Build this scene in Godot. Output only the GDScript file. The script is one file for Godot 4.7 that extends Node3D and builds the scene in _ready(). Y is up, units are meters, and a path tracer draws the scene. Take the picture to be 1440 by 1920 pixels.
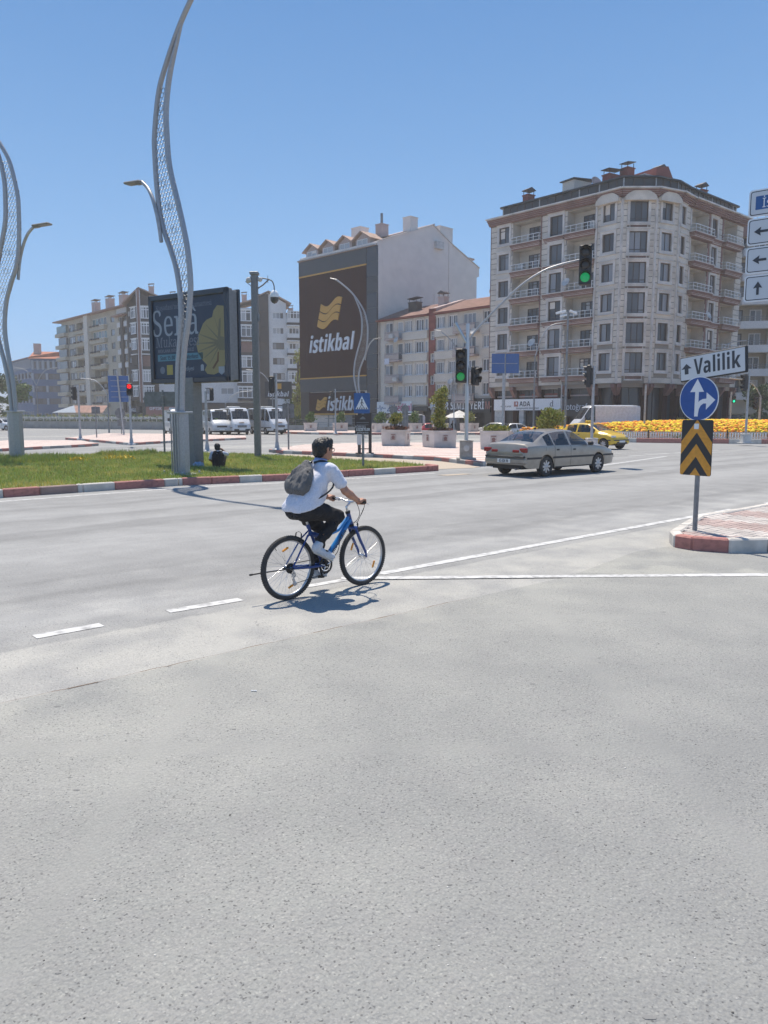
extends Node3D

func _ready() -> void:
	# ------------------------------------------------ camera, sky, sun, exposure
	var cam := Camera3D.new()
	cam.name = "camera"
	cam.position = Vector3(0, 1.9, 0)
	cam.rotation = Vector3(-atan2(181.0, 1441.0), 0, 0)
	cam.fov = rad_to_deg(2.0 * atan2(960.0, 1441.0))
	cam.near = 0.1
	cam.far = 3000.0
	add_child(cam)
	var env := Environment.new()
	env.background_mode = Environment.BG_SKY
	var sky := Sky.new()
	var sm := ProceduralSkyMaterial.new()
	sm.sky_top_color = Color(0.062, 0.185, 0.455).linear_to_srgb()
	sm.sky_horizon_color = Color(0.36, 0.61, 0.93).linear_to_srgb()
	sm.sky_curve = 0.23
	sm.ground_bottom_color = Color(0.32, 0.32, 0.31).linear_to_srgb()
	sm.ground_horizon_color = Color(0.40, 0.44, 0.50).linear_to_srgb()
	sky.sky_material = sm
	env.sky = sky
	env.tonemap_mode = Environment.TONE_MAPPER_LINEAR
	env.tonemap_exposure = 1.25
	env.fog_enabled = true
	env.fog_density = 0.0011
	env.fog_light_color = Color(1.0, 0.97, 0.93)
	env.sdfgi_enabled = true
	env.ssao_enabled = true
	env.ssil_enabled = true
	var we := WorldEnvironment.new()
	we.name = "world_environment"
	we.environment = env
	add_child(we)
	var sun := DirectionalLight3D.new()
	sun.name = "sun"
	sun.light_energy = 1.6
	sun.light_color = Color(1.0, 0.96, 0.9)
	sun.light_angular_distance = 0.53
	sun.shadow_enabled = true
	add_child(sun)
	sun.look_at_from_position(Vector3(-14, 100, -41), Vector3.ZERO, Vector3.UP)
	rng.seed = 4711
	materials()
	# ------------------------------------------------ large structure
	ground()
	islands()
	buildings()
	walls_and_trees()
	# ------------------------------------------------ objects
	street_furniture()
	planters()
	flower_roundabout()
	vehicles()
	cyclist()
	sitting_man()
	grass_and_litter()

# ---------------------------------------------------------------- helpers
var taken := {}
var M := {}
var cache := {}
var rng := RandomNumberGenerator.new()

class Mb:
	var v := PackedVector3Array()
	var n := PackedVector3Array()
	func tri(a: Vector3, b: Vector3, c: Vector3, na: Vector3, nb: Vector3, nc: Vector3) -> void:
		if (b - a).cross(c - a).dot(na + nb + nc) > 0.0:
			v.append(a); v.append(c); v.append(b)
			n.append(na); n.append(nc); n.append(nb)
		else:
			v.append(a); v.append(b); v.append(c)
			n.append(na); n.append(nb); n.append(nc)
	func quad(a: Vector3, b: Vector3, c: Vector3, d: Vector3) -> void:
		var m := (b - a).cross(c - a)
		if m.length_squared() < 1e-14:
			m = (c - a).cross(d - a)
		m = m.normalized()
		v.append(a); v.append(c); v.append(b); v.append(a); v.append(d); v.append(c)
		for i in 6:
			n.append(m)
	func ftri(a: Vector3, b: Vector3, c: Vector3) -> void:
		var m := (b - a).cross(c - a).normalized()
		tri(a, b, c, m, m, m)
	func box(c: Vector3, s: Vector3, bs := Basis()) -> void:
		var x := bs.x * s.x * 0.5
		var y := bs.y * s.y * 0.5
		var z := bs.z * s.z * 0.5
		quad(c - x - y + z, c + x - y + z, c + x + y + z, c - x + y + z)
		quad(c + x - y - z, c - x - y - z, c - x + y - z, c + x + y - z)
		quad(c + x - y + z, c + x - y - z, c + x + y - z, c + x + y + z)
		quad(c - x - y - z, c - x - y + z, c - x + y + z, c - x + y - z)
		quad(c - x + y + z, c + x + y + z, c + x + y - z, c - x + y - z)
		quad(c - x - y - z, c + x - y - z, c + x - y + z, c - x - y + z)
	func b2(a: Vector3, b: Vector3) -> void:   # box from corner to corner
		box((a + b) * 0.5, (b - a).abs())
	func cbox(c: Vector3, s: Vector3, e: float, bs := Basis()) -> void:   # chamfered box
		var p := []
		for k in 3:
			for sg in [-1.0, 1.0]:
				var f := []
				for q in [[-1, -1], [1, -1], [1, 1], [-1, 1]]:
					var o := Vector3()
					o[k] = sg * s[k] * 0.5
					o[(k + 1) % 3] = q[0] * (s[(k + 1) % 3] * 0.5 - e)
					o[(k + 2) % 3] = q[1] * (s[(k + 2) % 3] * 0.5 - e)
					f.append(o)
				p.append([f, k, sg])
		for f in p:
			var m := Vector3(); m[f[1]] = f[2]
			var q = f[0]
			tri(c + bs * q[0], c + bs * q[1], c + bs * q[2], bs * m, bs * m, bs * m)
			tri(c + bs * q[0], c + bs * q[2], c + bs * q[3], bs * m, bs * m, bs * m)
		for k in 3:
			var k1 := (k + 1) % 3
			var k2 := (k + 2) % 3
			for s1 in [-1.0, 1.0]:
				for s2 in [-1.0, 1.0]:
					var w := []
					for t in [[-1.0, true], [1.0, true], [1.0, false], [-1.0, false]]:
						var o := Vector3()
						o[k] = t[0] * (s[k] * 0.5 - e)
						o[k1] = s1 * (s[k1] * 0.5 - (0.0 if t[1] else e))
						o[k2] = s2 * (s[k2] * 0.5 - (e if t[1] else 0.0))
						w.append(c + bs * o)
					var m := Vector3(); m[k1] = s1 * 0.7071; m[k2] = s2 * 0.7071
					m = bs * m
					tri(w[0], w[1], w[2], m, m, m)
					tri(w[0], w[2], w[3], m, m, m)
		for sx in [-1.0, 1.0]:
			for sy in [-1.0, 1.0]:
				for sz in [-1.0, 1.0]:
					var h := s * 0.5
					var m := bs * Vector3(sx, sy, sz).normalized()
					tri(c + bs * Vector3(sx * h.x, sy * (h.y - e), sz * (h.z - e)), c + bs * Vector3(sx * (h.x - e), sy * h.y, sz * (h.z - e)), c + bs * Vector3(sx * (h.x - e), sy * (h.y - e), sz * h.z), m, m, m)
	func grid(rows: Array, wrap := false, flip := false) -> void:
		var nr := rows.size()
		var nc: int = rows[0].size()
		var nn := []
		for i in nr:
			var r: PackedVector3Array = rows[i]
			var ru: PackedVector3Array = rows[mini(i + 1, nr - 1)]
			var rd: PackedVector3Array = rows[maxi(i - 1, 0)]
			var o := PackedVector3Array()
			for j in nc:
				var jn := (j + 1) % nc if wrap else mini(j + 1, nc - 1)
				var jp := (j + nc - 1) % nc if wrap else maxi(j - 1, 0)
				var m := (ru[j] - rd[j]).cross(r[jn] - r[jp])
				if m.length_squared() < 1e-16:
					var rr: PackedVector3Array = ru if i == 0 else rd
					m = (ru[j] - rd[j]).cross(rr[jn] - rr[jp])
				if m.length_squared() < 1e-20:
					m = Vector3.UP if not flip else Vector3.DOWN
				o.append(-m.normalized() if flip else m.normalized())
			nn.append(o)
		for i in nr - 1:
			var a: PackedVector3Array = rows[i]
			var b: PackedVector3Array = rows[i + 1]
			var na: PackedVector3Array = nn[i]
			var nb: PackedVector3Array = nn[i + 1]
			for j in (nc if wrap else nc - 1):
				var k := (j + 1) % nc
				tri(a[j], b[j], b[k], na[j], nb[j], nb[k])
				tri(a[j], b[k], a[k], na[j], nb[k], na[k])
	func tube(p: Array, r, seg := 8, caps := true) -> void:
		var rows := []
		var up := Vector3.UP
		for i in p.size():
			var t: Vector3 = (p[mini(i + 1, p.size() - 1)] - p[maxi(i - 1, 0)]).normalized()
			if i == 0 and absf(t.dot(up)) > 0.9:
				up = Vector3.RIGHT
			var x := (up - t * up.dot(t)).normalized()
			up = x
			var y := t.cross(x)
			var rad: float = r[i] if r is Array else r
			var o := PackedVector3Array()
			for k in seg:
				var a := TAU * k / seg
				o.append(p[i] + x * (cos(a) * rad) + y * (sin(a) * rad))
			rows.append(o)
		grid(rows, true, true)
		if caps:
			for e in [0, p.size() - 1]:
				var m: Vector3 = (p[0] - p[1]).normalized() if e == 0 else (p[e] - p[e - 1]).normalized()
				var o: PackedVector3Array = rows[e]
				for k in seg:
					tri(p[e], o[k], o[(k + 1) % seg], m, m, m)
	func lathe(pr: Array, seg := 16, x := Transform3D()) -> void:   # pr: Vector2(radius, height) about local y, from bottom to top
		var rows := []
		for q in pr:
			var o := PackedVector3Array()
			for k in seg:
				var a := TAU * k / seg
				o.append(x * Vector3(cos(a) * q.x, q.y, sin(a) * q.x))
			rows.append(o)
		grid(rows, true)
	func ball(c: Vector3, r: Vector3, seg := 12) -> void:
		var rows := []
		for i in seg / 2 + 1:
			var t := -PI / 2 + PI * i / (seg / 2)
			var o := PackedVector3Array()
			for k in seg:
				var a := TAU * k / seg
				o.append(c + Vector3(cos(t) * cos(a) * r.x, sin(t) * r.y, cos(t) * sin(a) * r.z))
			rows.append(o)
		grid(rows, true)
	func prism(poly: PackedVector2Array, z0: float, z1: float, x := Transform3D()) -> void:   # polygon in local xy, extruded along local z
		var q := poly
		if Geometry2D.is_polygon_clockwise(q):
			q = q.duplicate(); q.reverse()
		var ix := Geometry2D.triangulate_polygon(q)
		var f := x.basis.z.normalized()
		for i in range(0, ix.size(), 3):
			var a := q[ix[i]]; var b := q[ix[i + 1]]; var c := q[ix[i + 2]]
			tri(x * Vector3(a.x, a.y, z1), x * Vector3(b.x, b.y, z1), x * Vector3(c.x, c.y, z1), f, f, f)
			tri(x * Vector3(a.x, a.y, z0), x * Vector3(b.x, b.y, z0), x * Vector3(c.x, c.y, z0), -f, -f, -f)
		for i in q.size():
			var a := q[i]; var b := q[(i + 1) % q.size()]
			quad(x * Vector3(a.x, a.y, z0), x * Vector3(b.x, b.y, z0), x * Vector3(b.x, b.y, z1), x * Vector3(a.x, a.y, z1))
	func mesh() -> ArrayMesh:
		var a := []
		a.resize(Mesh.ARRAY_MAX)
		a[Mesh.ARRAY_VERTEX] = v
		a[Mesh.ARRAY_NORMAL] = n
		var m := ArrayMesh.new()
		m.add_surface_from_arrays(Mesh.PRIMITIVE_TRIANGLES, a)
		return m

func numbered(c: String) -> String:
	if not taken.has(c):
		taken[c] = 0
		return c
	taken[c] += 1
	return "%s_%03d" % [c, taken[c]]

func tag(o: Node, label := "", category := "", group := "", kind := "") -> Node:
	if label: o.set_meta("label", label)
	if category: o.set_meta("category", category)
	if group: o.set_meta("group", group)
	if kind: o.set_meta("kind", kind)
	return o

func thing(called: String, label: String, category: String, x := Transform3D(), group := "", kind := "") -> Node3D:
	var o := Node3D.new()
	o.name = numbered(called)
	add_child(o)
	o.transform = x
	tag(o, label, category, group, kind)
	return o

func obj(called: String, mb, m: Material, parent: Node = null, x := Transform3D()) -> MeshInstance3D:
	var o := MeshInstance3D.new()
	o.mesh = mb.mesh() if mb is Mb else mb
	o.material_override = m
	o.transform = x
	if parent == null:
		o.name = numbered(called)
		add_child(o)
	else:
		o.name = called
		parent.add_child(o, true)
		var nm := String(o.name)
		if nm != called:
			var k := 1
			while parent.has_node("%s_%03d" % [called, k]):
				k += 1
			o.name = "%s_%03d" % [called, k]
	return o

func dup(o: Node3D, x: Transform3D, label: String, group := "") -> Node3D:
	var base := String(o.name)
	var r := RegEx.create_from_string("_\\d{3}$").search(base)
	if r: base = base.substr(0, base.length() - 4)
	var c: Node3D = o.duplicate()
	c.name = numbered(base)
	add_child(c)
	c.transform = x
	c.set_meta("label", label)
	if group: c.set_meta("group", group)
	return c

func V(x: float, y: float, z: float) -> Vector3: return Vector3(x, y, z)
func at(x: float, z: float, y := 0.0) -> Transform3D: return Transform3D(Basis(), Vector3(x, y, z))
func head(p: Vector3, dx: float, dz: float) -> Transform3D:   # local x runs along (dx, dz), local z to its right
	var d := Vector3(dx, 0, dz).normalized()
	return Transform3D(Basis(d, Vector3.UP, d.cross(Vector3.UP)), p)
func seg(x0: float, z0: float, x1: float, z1: float, y := 0.0) -> Transform3D: return head(Vector3(x0, y, z0), x1 - x0, z1 - z0)

func mat(r: float, g: float, b: float, rough := 0.8, metal := 0.0, grain = null, gs := 1.0) -> StandardMaterial3D:   # linear base colour
	var m := StandardMaterial3D.new()
	m.albedo_color = Color(r, g, b).linear_to_srgb()
	m.roughness = rough
	m.metallic = metal
	if grain:
		m.albedo_texture = grain
		m.uv1_triplanar = true
		m.uv1_world_triplanar = true
		m.uv1_scale = Vector3.ONE * gs
	return m

func noise_tex(size: int, freq: float, lo: float, hi: float, type := FastNoiseLite.TYPE_SIMPLEX_SMOOTH, oct := 4, seed_ := 1, mid := -1.0) -> NoiseTexture2D:
	var f := FastNoiseLite.new()
	f.noise_type = type
	f.frequency = freq
	f.fractal_octaves = oct
	f.seed = seed_
	var t := NoiseTexture2D.new()
	t.width = size; t.height = size
	t.seamless = true
	t.noise = f
	var g := Gradient.new()
	g.set_color(0, Color(lo, lo, lo)); g.set_color(1, Color(hi, hi, hi))
	if mid > 0: g.add_point(0.5, Color(mid, mid, mid))
	t.color_ramp = g
	return t

func bez(p: Array, nn: int) -> Array:   # Catmull-Rom through points
	var o := []
	for i in p.size() - 1:
		var a = p[maxi(i - 1, 0)]; var b = p[i]; var c = p[i + 1]; var d = p[mini(i + 2, p.size() - 1)]
		for k in nn:
			var t := float(k) / nn
			o.append(0.5 * ((2.0 * b) + (c - a) * t + (2.0 * a - 5.0 * b + 4.0 * c - d) * t * t + (3.0 * b - a - 3.0 * c + d) * t * t * t))
	o.append(p[-1])
	return o

func text(s: String, h: float, m: Material, parent: Node, x: Transform3D, called := "lettering", font := "Droid Sans", weight := 700, slant := 0.0, squeeze := 1.0, depth := 0.01) -> MeshInstance3D:
	var key := "f" + font + str(weight)
	if not cache.has(key):
		var f := SystemFont.new()
		f.font_names = PackedStringArray([font])
		f.font_weight = weight
		cache[key] = f
	var t := TextMesh.new()
	t.font = cache[key]
	t.text = s
	t.font_size = 64
	t.pixel_size = h / 64.0
	t.depth = depth
	t.curve_step = 2.0
	var bs := Basis(Vector3(squeeze, 0, 0), Vector3(slant, 1, 0), Vector3(0, 0, 1))
	return obj(called, t, m, parent, x * Transform3D(bs, Vector3()))

func poly(a: Array) -> PackedVector2Array:
	var p := PackedVector2Array()
	for i in range(0, a.size(), 2):
		p.append(Vector2(a[i], a[i + 1]))
	return p

func circle(cx: float, cy: float, r: float, k := 24) -> PackedVector2Array:
	var p := PackedVector2Array()
	for i in k:
		p.append(Vector2(cx + cos(TAU * i / k) * r, cy + sin(TAU * i / k) * r))
	return p

func rrect(x0: float, y0: float, x1: float, y1: float, r: float) -> PackedVector2Array:
	var p := PackedVector2Array()
	for c in [[x1 - r, y0 + r, -PI / 2], [x1 - r, y1 - r, 0.0], [x0 + r, y1 - r, PI / 2], [x0 + r, y0 + r, PI]]:
		for i in 5:
			var a: float = c[2] + PI / 2 * i / 4
			p.append(Vector2(c[0] + cos(a) * r, c[1] + sin(a) * r))
	return p

# signed distance bodies meshed as surface nets; bones are [a, b, ra, rb]
func sdf(bones: Array, cell: float, k: float, clips := [], wob := 0.0, wf := 12.0, into: Mb = null, wy := 1.6) -> Mb:
	var mb := into if into else Mb.new()
	var lo := Vector3.ONE * 1e9
	var hi := -lo
	for b in bones:
		var r: float = maxf(b[2], b[3]) + cell * 3.0
		lo = lo.min(b[0] - Vector3.ONE * r).min(b[1] - Vector3.ONE * r)
		hi = hi.max(b[0] + Vector3.ONE * r).max(b[1] + Vector3.ONE * r)
	var nx := int((hi.x - lo.x) / cell) + 2
	var ny := int((hi.y - lo.y) / cell) + 2
	var nz := int((hi.z - lo.z) / cell) + 2
	var f := PackedFloat32Array()
	f.resize(nx * ny * nz)
	f.fill(1.0)
	for b in bones:
		var a: Vector3 = b[0]
		var ba: Vector3 = b[1] - a
		var l2 := maxf(ba.length_squared(), 1e-9)
		var ra: float = b[2]
		var rb: float = b[3]
		var r := maxf(ra, rb) + k + cell * 2.0
		var p0: Vector3 = (a.min(b[1]) - Vector3.ONE * r - lo) / cell
		var p1: Vector3 = (a.max(b[1]) + Vector3.ONE * r - lo) / cell
		for z in range(maxi(int(p0.z), 0), mini(int(p1.z) + 1, nz)):
			for y in range(maxi(int(p0.y), 0), mini(int(p1.y) + 1, ny)):
				var ix := (z * ny + y) * nx
				for x in range(maxi(int(p0.x), 0), mini(int(p1.x) + 1, nx)):
					var p := lo + Vector3(x, y, z) * cell - a
					var h := clampf(p.dot(ba) / l2, 0.0, 1.0)
					var d := (p - ba * h).length() - ra - (rb - ra) * h
					var e := f[ix + x]
					var q := maxf(k - absf(e - d), 0.0)
					f[ix + x] = minf(e, d) - q * q * 0.25 / k
	if clips.size() > 0 or wob > 0.0:
		var ns := FastNoiseLite.new()
		ns.frequency = 1.0
		ns.seed = 7
		for z in nz:
			for y in ny:
				var ix := (z * ny + y) * nx
				for x in nx:
					var e := f[ix + x]
					if e > cell * 4.0:
						continue
					var p := lo + Vector3(x, y, z) * cell
					if wob > 0.0 and e > -cell * 4.0:
						e += wob * ns.get_noise_3d(p.x * wf, p.y * wf * wy, p.z * wf)
					for c in clips:
						e = maxf(e, c.distance_to(p))
					f[ix + x] = e
	var id := PackedInt32Array()
	id.resize(nx * ny * nz)
	id.fill(-1)
	var vs := PackedVector3Array()
	var ns2 := PackedVector3Array()
	var sy := nx
	var sz := nx * ny
	var off := [0, 1, sy, sy + 1, sz, sz + 1, sz + sy, sz + sy + 1]
	var ed := [[0, 1], [2, 3], [4, 5], [6, 7], [0, 2], [1, 3], [4, 6], [5, 7], [0, 4], [1, 5], [2, 6], [3, 7]]
	var far := cell * 1.8
	for z in nz - 1:
		for y in ny - 1:
			for x in nx - 1:
				var i := z * sz + y * sy + x
				if absf(f[i]) > far:
					continue
				var c := 0
				for q in 8:
					if f[i + off[q]] < 0.0:
						c += 1
				if c == 0 or c == 8:
					continue
				var s := Vector3()
				var m := 0
				for e in ed:
					var fa := f[i + off[e[0]]]
					var fb := f[i + off[e[1]]]
					if (fa < 0.0) != (fb < 0.0):
						var t := fa / (fa - fb)
						var pa := Vector3(e[0] & 1, (e[0] >> 1) & 1, e[0] >> 2)
						var pb := Vector3(e[1] & 1, (e[1] >> 1) & 1, e[1] >> 2)
						s += pa.lerp(pb, t)
						m += 1
				id[i] = vs.size()
				vs.append(lo + (Vector3(x, y, z) + s / m) * cell)
				var g := Vector3(f[i + 1] + f[i + 1 + sy] + f[i + 1 + sz] + f[i + 1 + sy + sz] - f[i] - f[i + sy] - f[i + sz] - f[i + sy + sz],
					f[i + sy] + f[i + sy + 1] + f[i + sy + sz] + f[i + sy + sz + 1] - f[i] - f[i + 1] - f[i + sz] - f[i + sz + 1],
					f[i + sz] + f[i + sz + 1] + f[i + sz + sy] + f[i + sz + sy + 1] - f[i] - f[i + 1] - f[i + sy] - f[i + sy + 1])
				ns2.append(g.normalized())
	for z in range(1, nz - 1):
		for y in range(1, ny - 1):
			for x in range(1, nx - 1):
				var i := z * sz + y * sy + x
				if absf(f[i]) > far:
					continue
				var s0 := f[i] < 0.0
				for ax in 3:
					var st: int = [1, sy, sz][ax]
					if (f[i + st] < 0.0) == s0:
						continue
					var u: int = [sy, sz, 1][ax]
					var w: int = [sz, 1, sy][ax]
					var q0 := id[i]; var q1 := id[i - u]; var q2 := id[i - u - w]; var q3 := id[i - w]
					if q0 < 0 or q1 < 0 or q2 < 0 or q3 < 0:
						continue
					mb.tri(vs[q0], vs[q1], vs[q2], ns2[q0], ns2[q1], ns2[q2])
					mb.tri(vs[q0], vs[q2], vs[q3], ns2[q0], ns2[q2], ns2[q3])
	return mb

# ---------------------------------------------------------------- materials
func materials() -> void:
	var fine := noise_tex(512, 0.02, 0.86, 1.0, FastNoiseLite.TYPE_SIMPLEX_SMOOTH, 5, 3)
	var blot := noise_tex(512, 0.006, 0.78, 1.0, FastNoiseLite.TYPE_SIMPLEX_SMOOTH, 5, 9)
	var chip := noise_tex(512, 0.03, 0.72, 1.0, FastNoiseLite.TYPE_SIMPLEX_SMOOTH, 4, 21, 0.97)
	var streak := noise_tex(512, 0.02, 0.91, 1.0, FastNoiseLite.TYPE_SIMPLEX_SMOOTH, 4, 33)
	cache.fine = fine
	cache.blot = blot
	M.steel = mat(0.42, 0.425, 0.435, 0.42, 0.4, fine, 1.5)
	M.galv = mat(0.30, 0.31, 0.32, 0.55, 0.5, blot, 1.2)
	M.galv_light = mat(0.50, 0.51, 0.52, 0.5, 0.35, blot, 1.2)
	M.pole_grey = mat(0.235, 0.235, 0.235, 0.55, 0.2, fine, 0.8)
	M.sign_back = mat(0.24, 0.25, 0.26, 0.6, 0.3, blot, 0.8)
	M.dark = mat(0.022, 0.022, 0.024, 0.5)
	M.black = mat(0.014, 0.014, 0.015, 0.55)
	M.rubber = mat(0.055, 0.052, 0.05, 0.85, 0.0, fine, 6.0)
	M.white = mat(0.78, 0.78, 0.77, 0.5)
	M.white_dirty = mat(0.66, 0.65, 0.62, 0.75, 0.0, blot, 0.6)
	M.line = mat(0.56, 0.56, 0.55, 0.8, 0.0, chip, 0.35)
	M.line_worn = mat(0.53, 0.53, 0.52, 0.85, 0.0, chip, 0.6)
	M.kerb_red = mat(0.45, 0.19, 0.16, 0.75, 0.0, chip, 0.5)
	M.kerb_white = mat(0.68, 0.64, 0.58, 0.8, 0.0, blot, 0.7)
	M.kerb_grey = mat(0.44, 0.41, 0.37, 0.85, 0.0, blot, 0.7)
	M.concrete = mat(0.40, 0.39, 0.37, 0.9, 0.0, blot, 0.25)
	M.planter = mat(0.70, 0.65, 0.60, 0.85, 0.0, blot, 0.35)
	M.pave_pink = mat(0.50, 0.385, 0.35, 0.9, 0.0, blot, 0.5)
	M.pave_light = mat(0.58, 0.53, 0.49, 0.9, 0.0, blot, 0.5)
	M.pave_red = mat(0.33, 0.27, 0.245, 0.9, 0.0, blot, 0.5)
	M.soil = mat(0.16, 0.11, 0.075, 1.0, 0.0, fine, 2.0)
	M.sand = mat(0.50, 0.42, 0.33, 1.0, 0.0, fine, 1.0)
	M.blue_sign = mat(0.014, 0.085, 0.33, 0.45, 0.0, fine, 0.8)
	M.sign_blue2 = mat(0.03, 0.12, 0.34, 0.45, 0.0, fine, 0.8)
	M.sign_white = mat(0.74, 0.75, 0.76, 0.45)
	M.sign_grey = mat(0.58, 0.60, 0.62, 0.45)
	M.sign_brown = mat(0.045, 0.032, 0.028, 0.5)
	M.amber = mat(0.72, 0.32, 0.028, 0.45, 0.0, fine, 1.5)
	M.sign_black = mat(0.02, 0.021, 0.024, 0.5)
	M.ink = mat(0.04, 0.045, 0.055, 0.5)
	M.glass_dark = mat(0.055, 0.06, 0.068, 0.06)
	M.glass_blue = mat(0.105, 0.115, 0.13, 0.08)
	M.curtain = mat(0.26, 0.27, 0.29, 0.1)
	M.curtain_w = mat(0.42, 0.42, 0.42, 0.12)
	M.frame_dark = mat(0.055, 0.045, 0.045, 0.5)
	M.frame_white = mat(0.72, 0.72, 0.72, 0.45)
	M.stone = mat(0.76, 0.69, 0.60, 0.85, 0.0, blot, 0.13)
	M.stone_joint = mat(0.34, 0.30, 0.265, 0.9)
	M.joint = mat(0.27, 0.245, 0.22, 0.9)
	M.stone_trim = mat(0.76, 0.71, 0.66, 0.8, 0.0, blot, 0.2)
	M.brown_band = mat(0.29, 0.16, 0.14, 0.75, 0.0, blot, 0.2)
	M.brick_red = mat(0.31, 0.09, 0.075, 0.85, 0.0, blot, 0.3)
	M.roof_tile = mat(0.42, 0.24, 0.19, 0.85, 0.0, blot, 0.25)
	M.roof_pale = mat(0.52, 0.36, 0.28, 0.85, 0.0, blot, 0.25)
	M.plaster_cream = mat(0.70, 0.63, 0.54, 0.9, 0.0, streak, 0.06)
	M.plaster_pale = mat(0.80, 0.73, 0.66, 0.9, 0.0, streak, 0.05)
	M.plaster_beige = mat(0.50, 0.45, 0.36, 0.9, 0.0, streak, 0.05)
	M.plaster_white = mat(0.72, 0.71, 0.70, 0.9, 0.0, streak, 0.05)
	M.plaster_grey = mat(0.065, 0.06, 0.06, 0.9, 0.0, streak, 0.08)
	M.plaster_blue = mat(0.06, 0.135, 0.27, 0.85, 0.0, streak, 0.05)
	M.blue_pale = mat(0.34, 0.40, 0.47, 0.85, 0.0, streak, 0.05)
	M.pink_plaster = mat(0.50, 0.40, 0.37, 0.9, 0.0, streak, 0.08)
	M.panel_brown = mat(0.045, 0.015, 0.017, 0.38, 0.0, fine, 0.1)
	M.panel_brown.roughness = 0.75
	M.panel_brown.metallic_specular = 0.15
	M.panel_slate = mat(0.04, 0.05, 0.06, 0.5, 0.0, fine, 0.1)
	M.panel_navy = mat(0.025, 0.032, 0.045, 0.2)
	M.logo_amber = mat(0.55, 0.28, 0.035, 0.5)
	M.logo_silver = mat(0.62, 0.64, 0.67, 0.4)
	M.shop_dark = mat(0.022, 0.022, 0.026, 0.3)
	M.foliage = leafmat(0.085, 0.15, 0.03)
	M.foliage_dark = leafmat(0.04, 0.08, 0.022)
	M.foliage_dry = leafmat(0.22, 0.235, 0.045)
	M.foliage_brown = leafmat(0.16, 0.075, 0.05)
	M.bark = mat(0.10, 0.075, 0.055, 0.95, 0.0, fine, 2.0)
	M.skin = mat(0.42, 0.215, 0.14, 0.6)
	M.skin.subsurf_scatter_enabled = true
	M.skin.subsurf_scatter_strength = 0.06
	M.skin_dark = mat(0.20, 0.10, 0.065, 0.6)
	M.hair = mat(0.014, 0.011, 0.010, 0.5, 0.0, fine, 14.0)
	M.shirt = mat(0.74, 0.75, 0.83, 0.9, 0.0, fine, 5.0)
	M.pants = mat(0.018, 0.017, 0.020, 0.9, 0.0, fine, 5.0)
	M.shoe = mat(0.60, 0.63, 0.68, 0.7, 0.0, fine, 5.0)
	M.bag = mat(0.155, 0.152, 0.15, 0.85, 0.0, blot, 3.0)
	M.vest = mat(0.014, 0.013, 0.015, 0.9)
	M.bike_blue = mat(0.022, 0.06, 0.22, 0.28, 0.1)
	M.bike_cyan = mat(0.02, 0.20, 0.52, 0.3)
	M.chrome = mat(0.62, 0.63, 0.65, 0.22, 1.0)
	M.alloy = mat(0.50, 0.51, 0.53, 0.35, 0.9)
	M.reflector = mat(0.80, 0.30, 0.02, 0.25)
	M.lens_off = mat(0.03, 0.025, 0.025, 0.15)
	M.green_on = glow(Color(0.12, 0.55, 0.30), 0.6)
	M.red_on = glow(Color(1.0, 0.08, 0.12), 1.2)
	M.car_glass = mat(0.02, 0.025, 0.03, 0.03)
	M.car_glass.albedo_color.a = 0.42
	M.car_glass.transparency = BaseMaterial3D.TRANSPARENCY_ALPHA
	M.car_dark = mat(0.02, 0.02, 0.021, 0.7)
	M.car_trim = mat(0.028, 0.028, 0.03, 0.6)
	M.lamp_red = mat(0.24, 0.012, 0.015, 0.15)
	M.lamp_clear = mat(0.62, 0.64, 0.66, 0.08, 0.3)
	M.plate = mat(0.70, 0.70, 0.68, 0.5)

func leafmat(r: float, g: float, b: float) -> StandardMaterial3D:
	var m := mat(r, g, b, 0.6)
	m.cull_mode = BaseMaterial3D.CULL_DISABLED
	m.backlight_enabled = true
	m.backlight = Color(r * 0.8, g * 0.9, b * 0.5).linear_to_srgb()
	m.vertex_color_use_as_albedo = true
	return m

func glow(c: Color, e: float) -> StandardMaterial3D:
	var m := StandardMaterial3D.new()
	m.albedo_color = Color(c.r * 0.3, c.g * 0.3, c.b * 0.3)
	m.roughness = 0.3
	m.emission_enabled = true
	m.emission = c
	m.emission_energy_multiplier = e
	return m

func paint(r: float, g: float, b: float, metal := 0.0) -> StandardMaterial3D:
	var m := mat(r, g, b, 0.32, metal, cache.fine, 0.35)
	m.clearcoat_enabled = true
	m.clearcoat = 0.7
	m.clearcoat_roughness = 0.06
	return m

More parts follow.
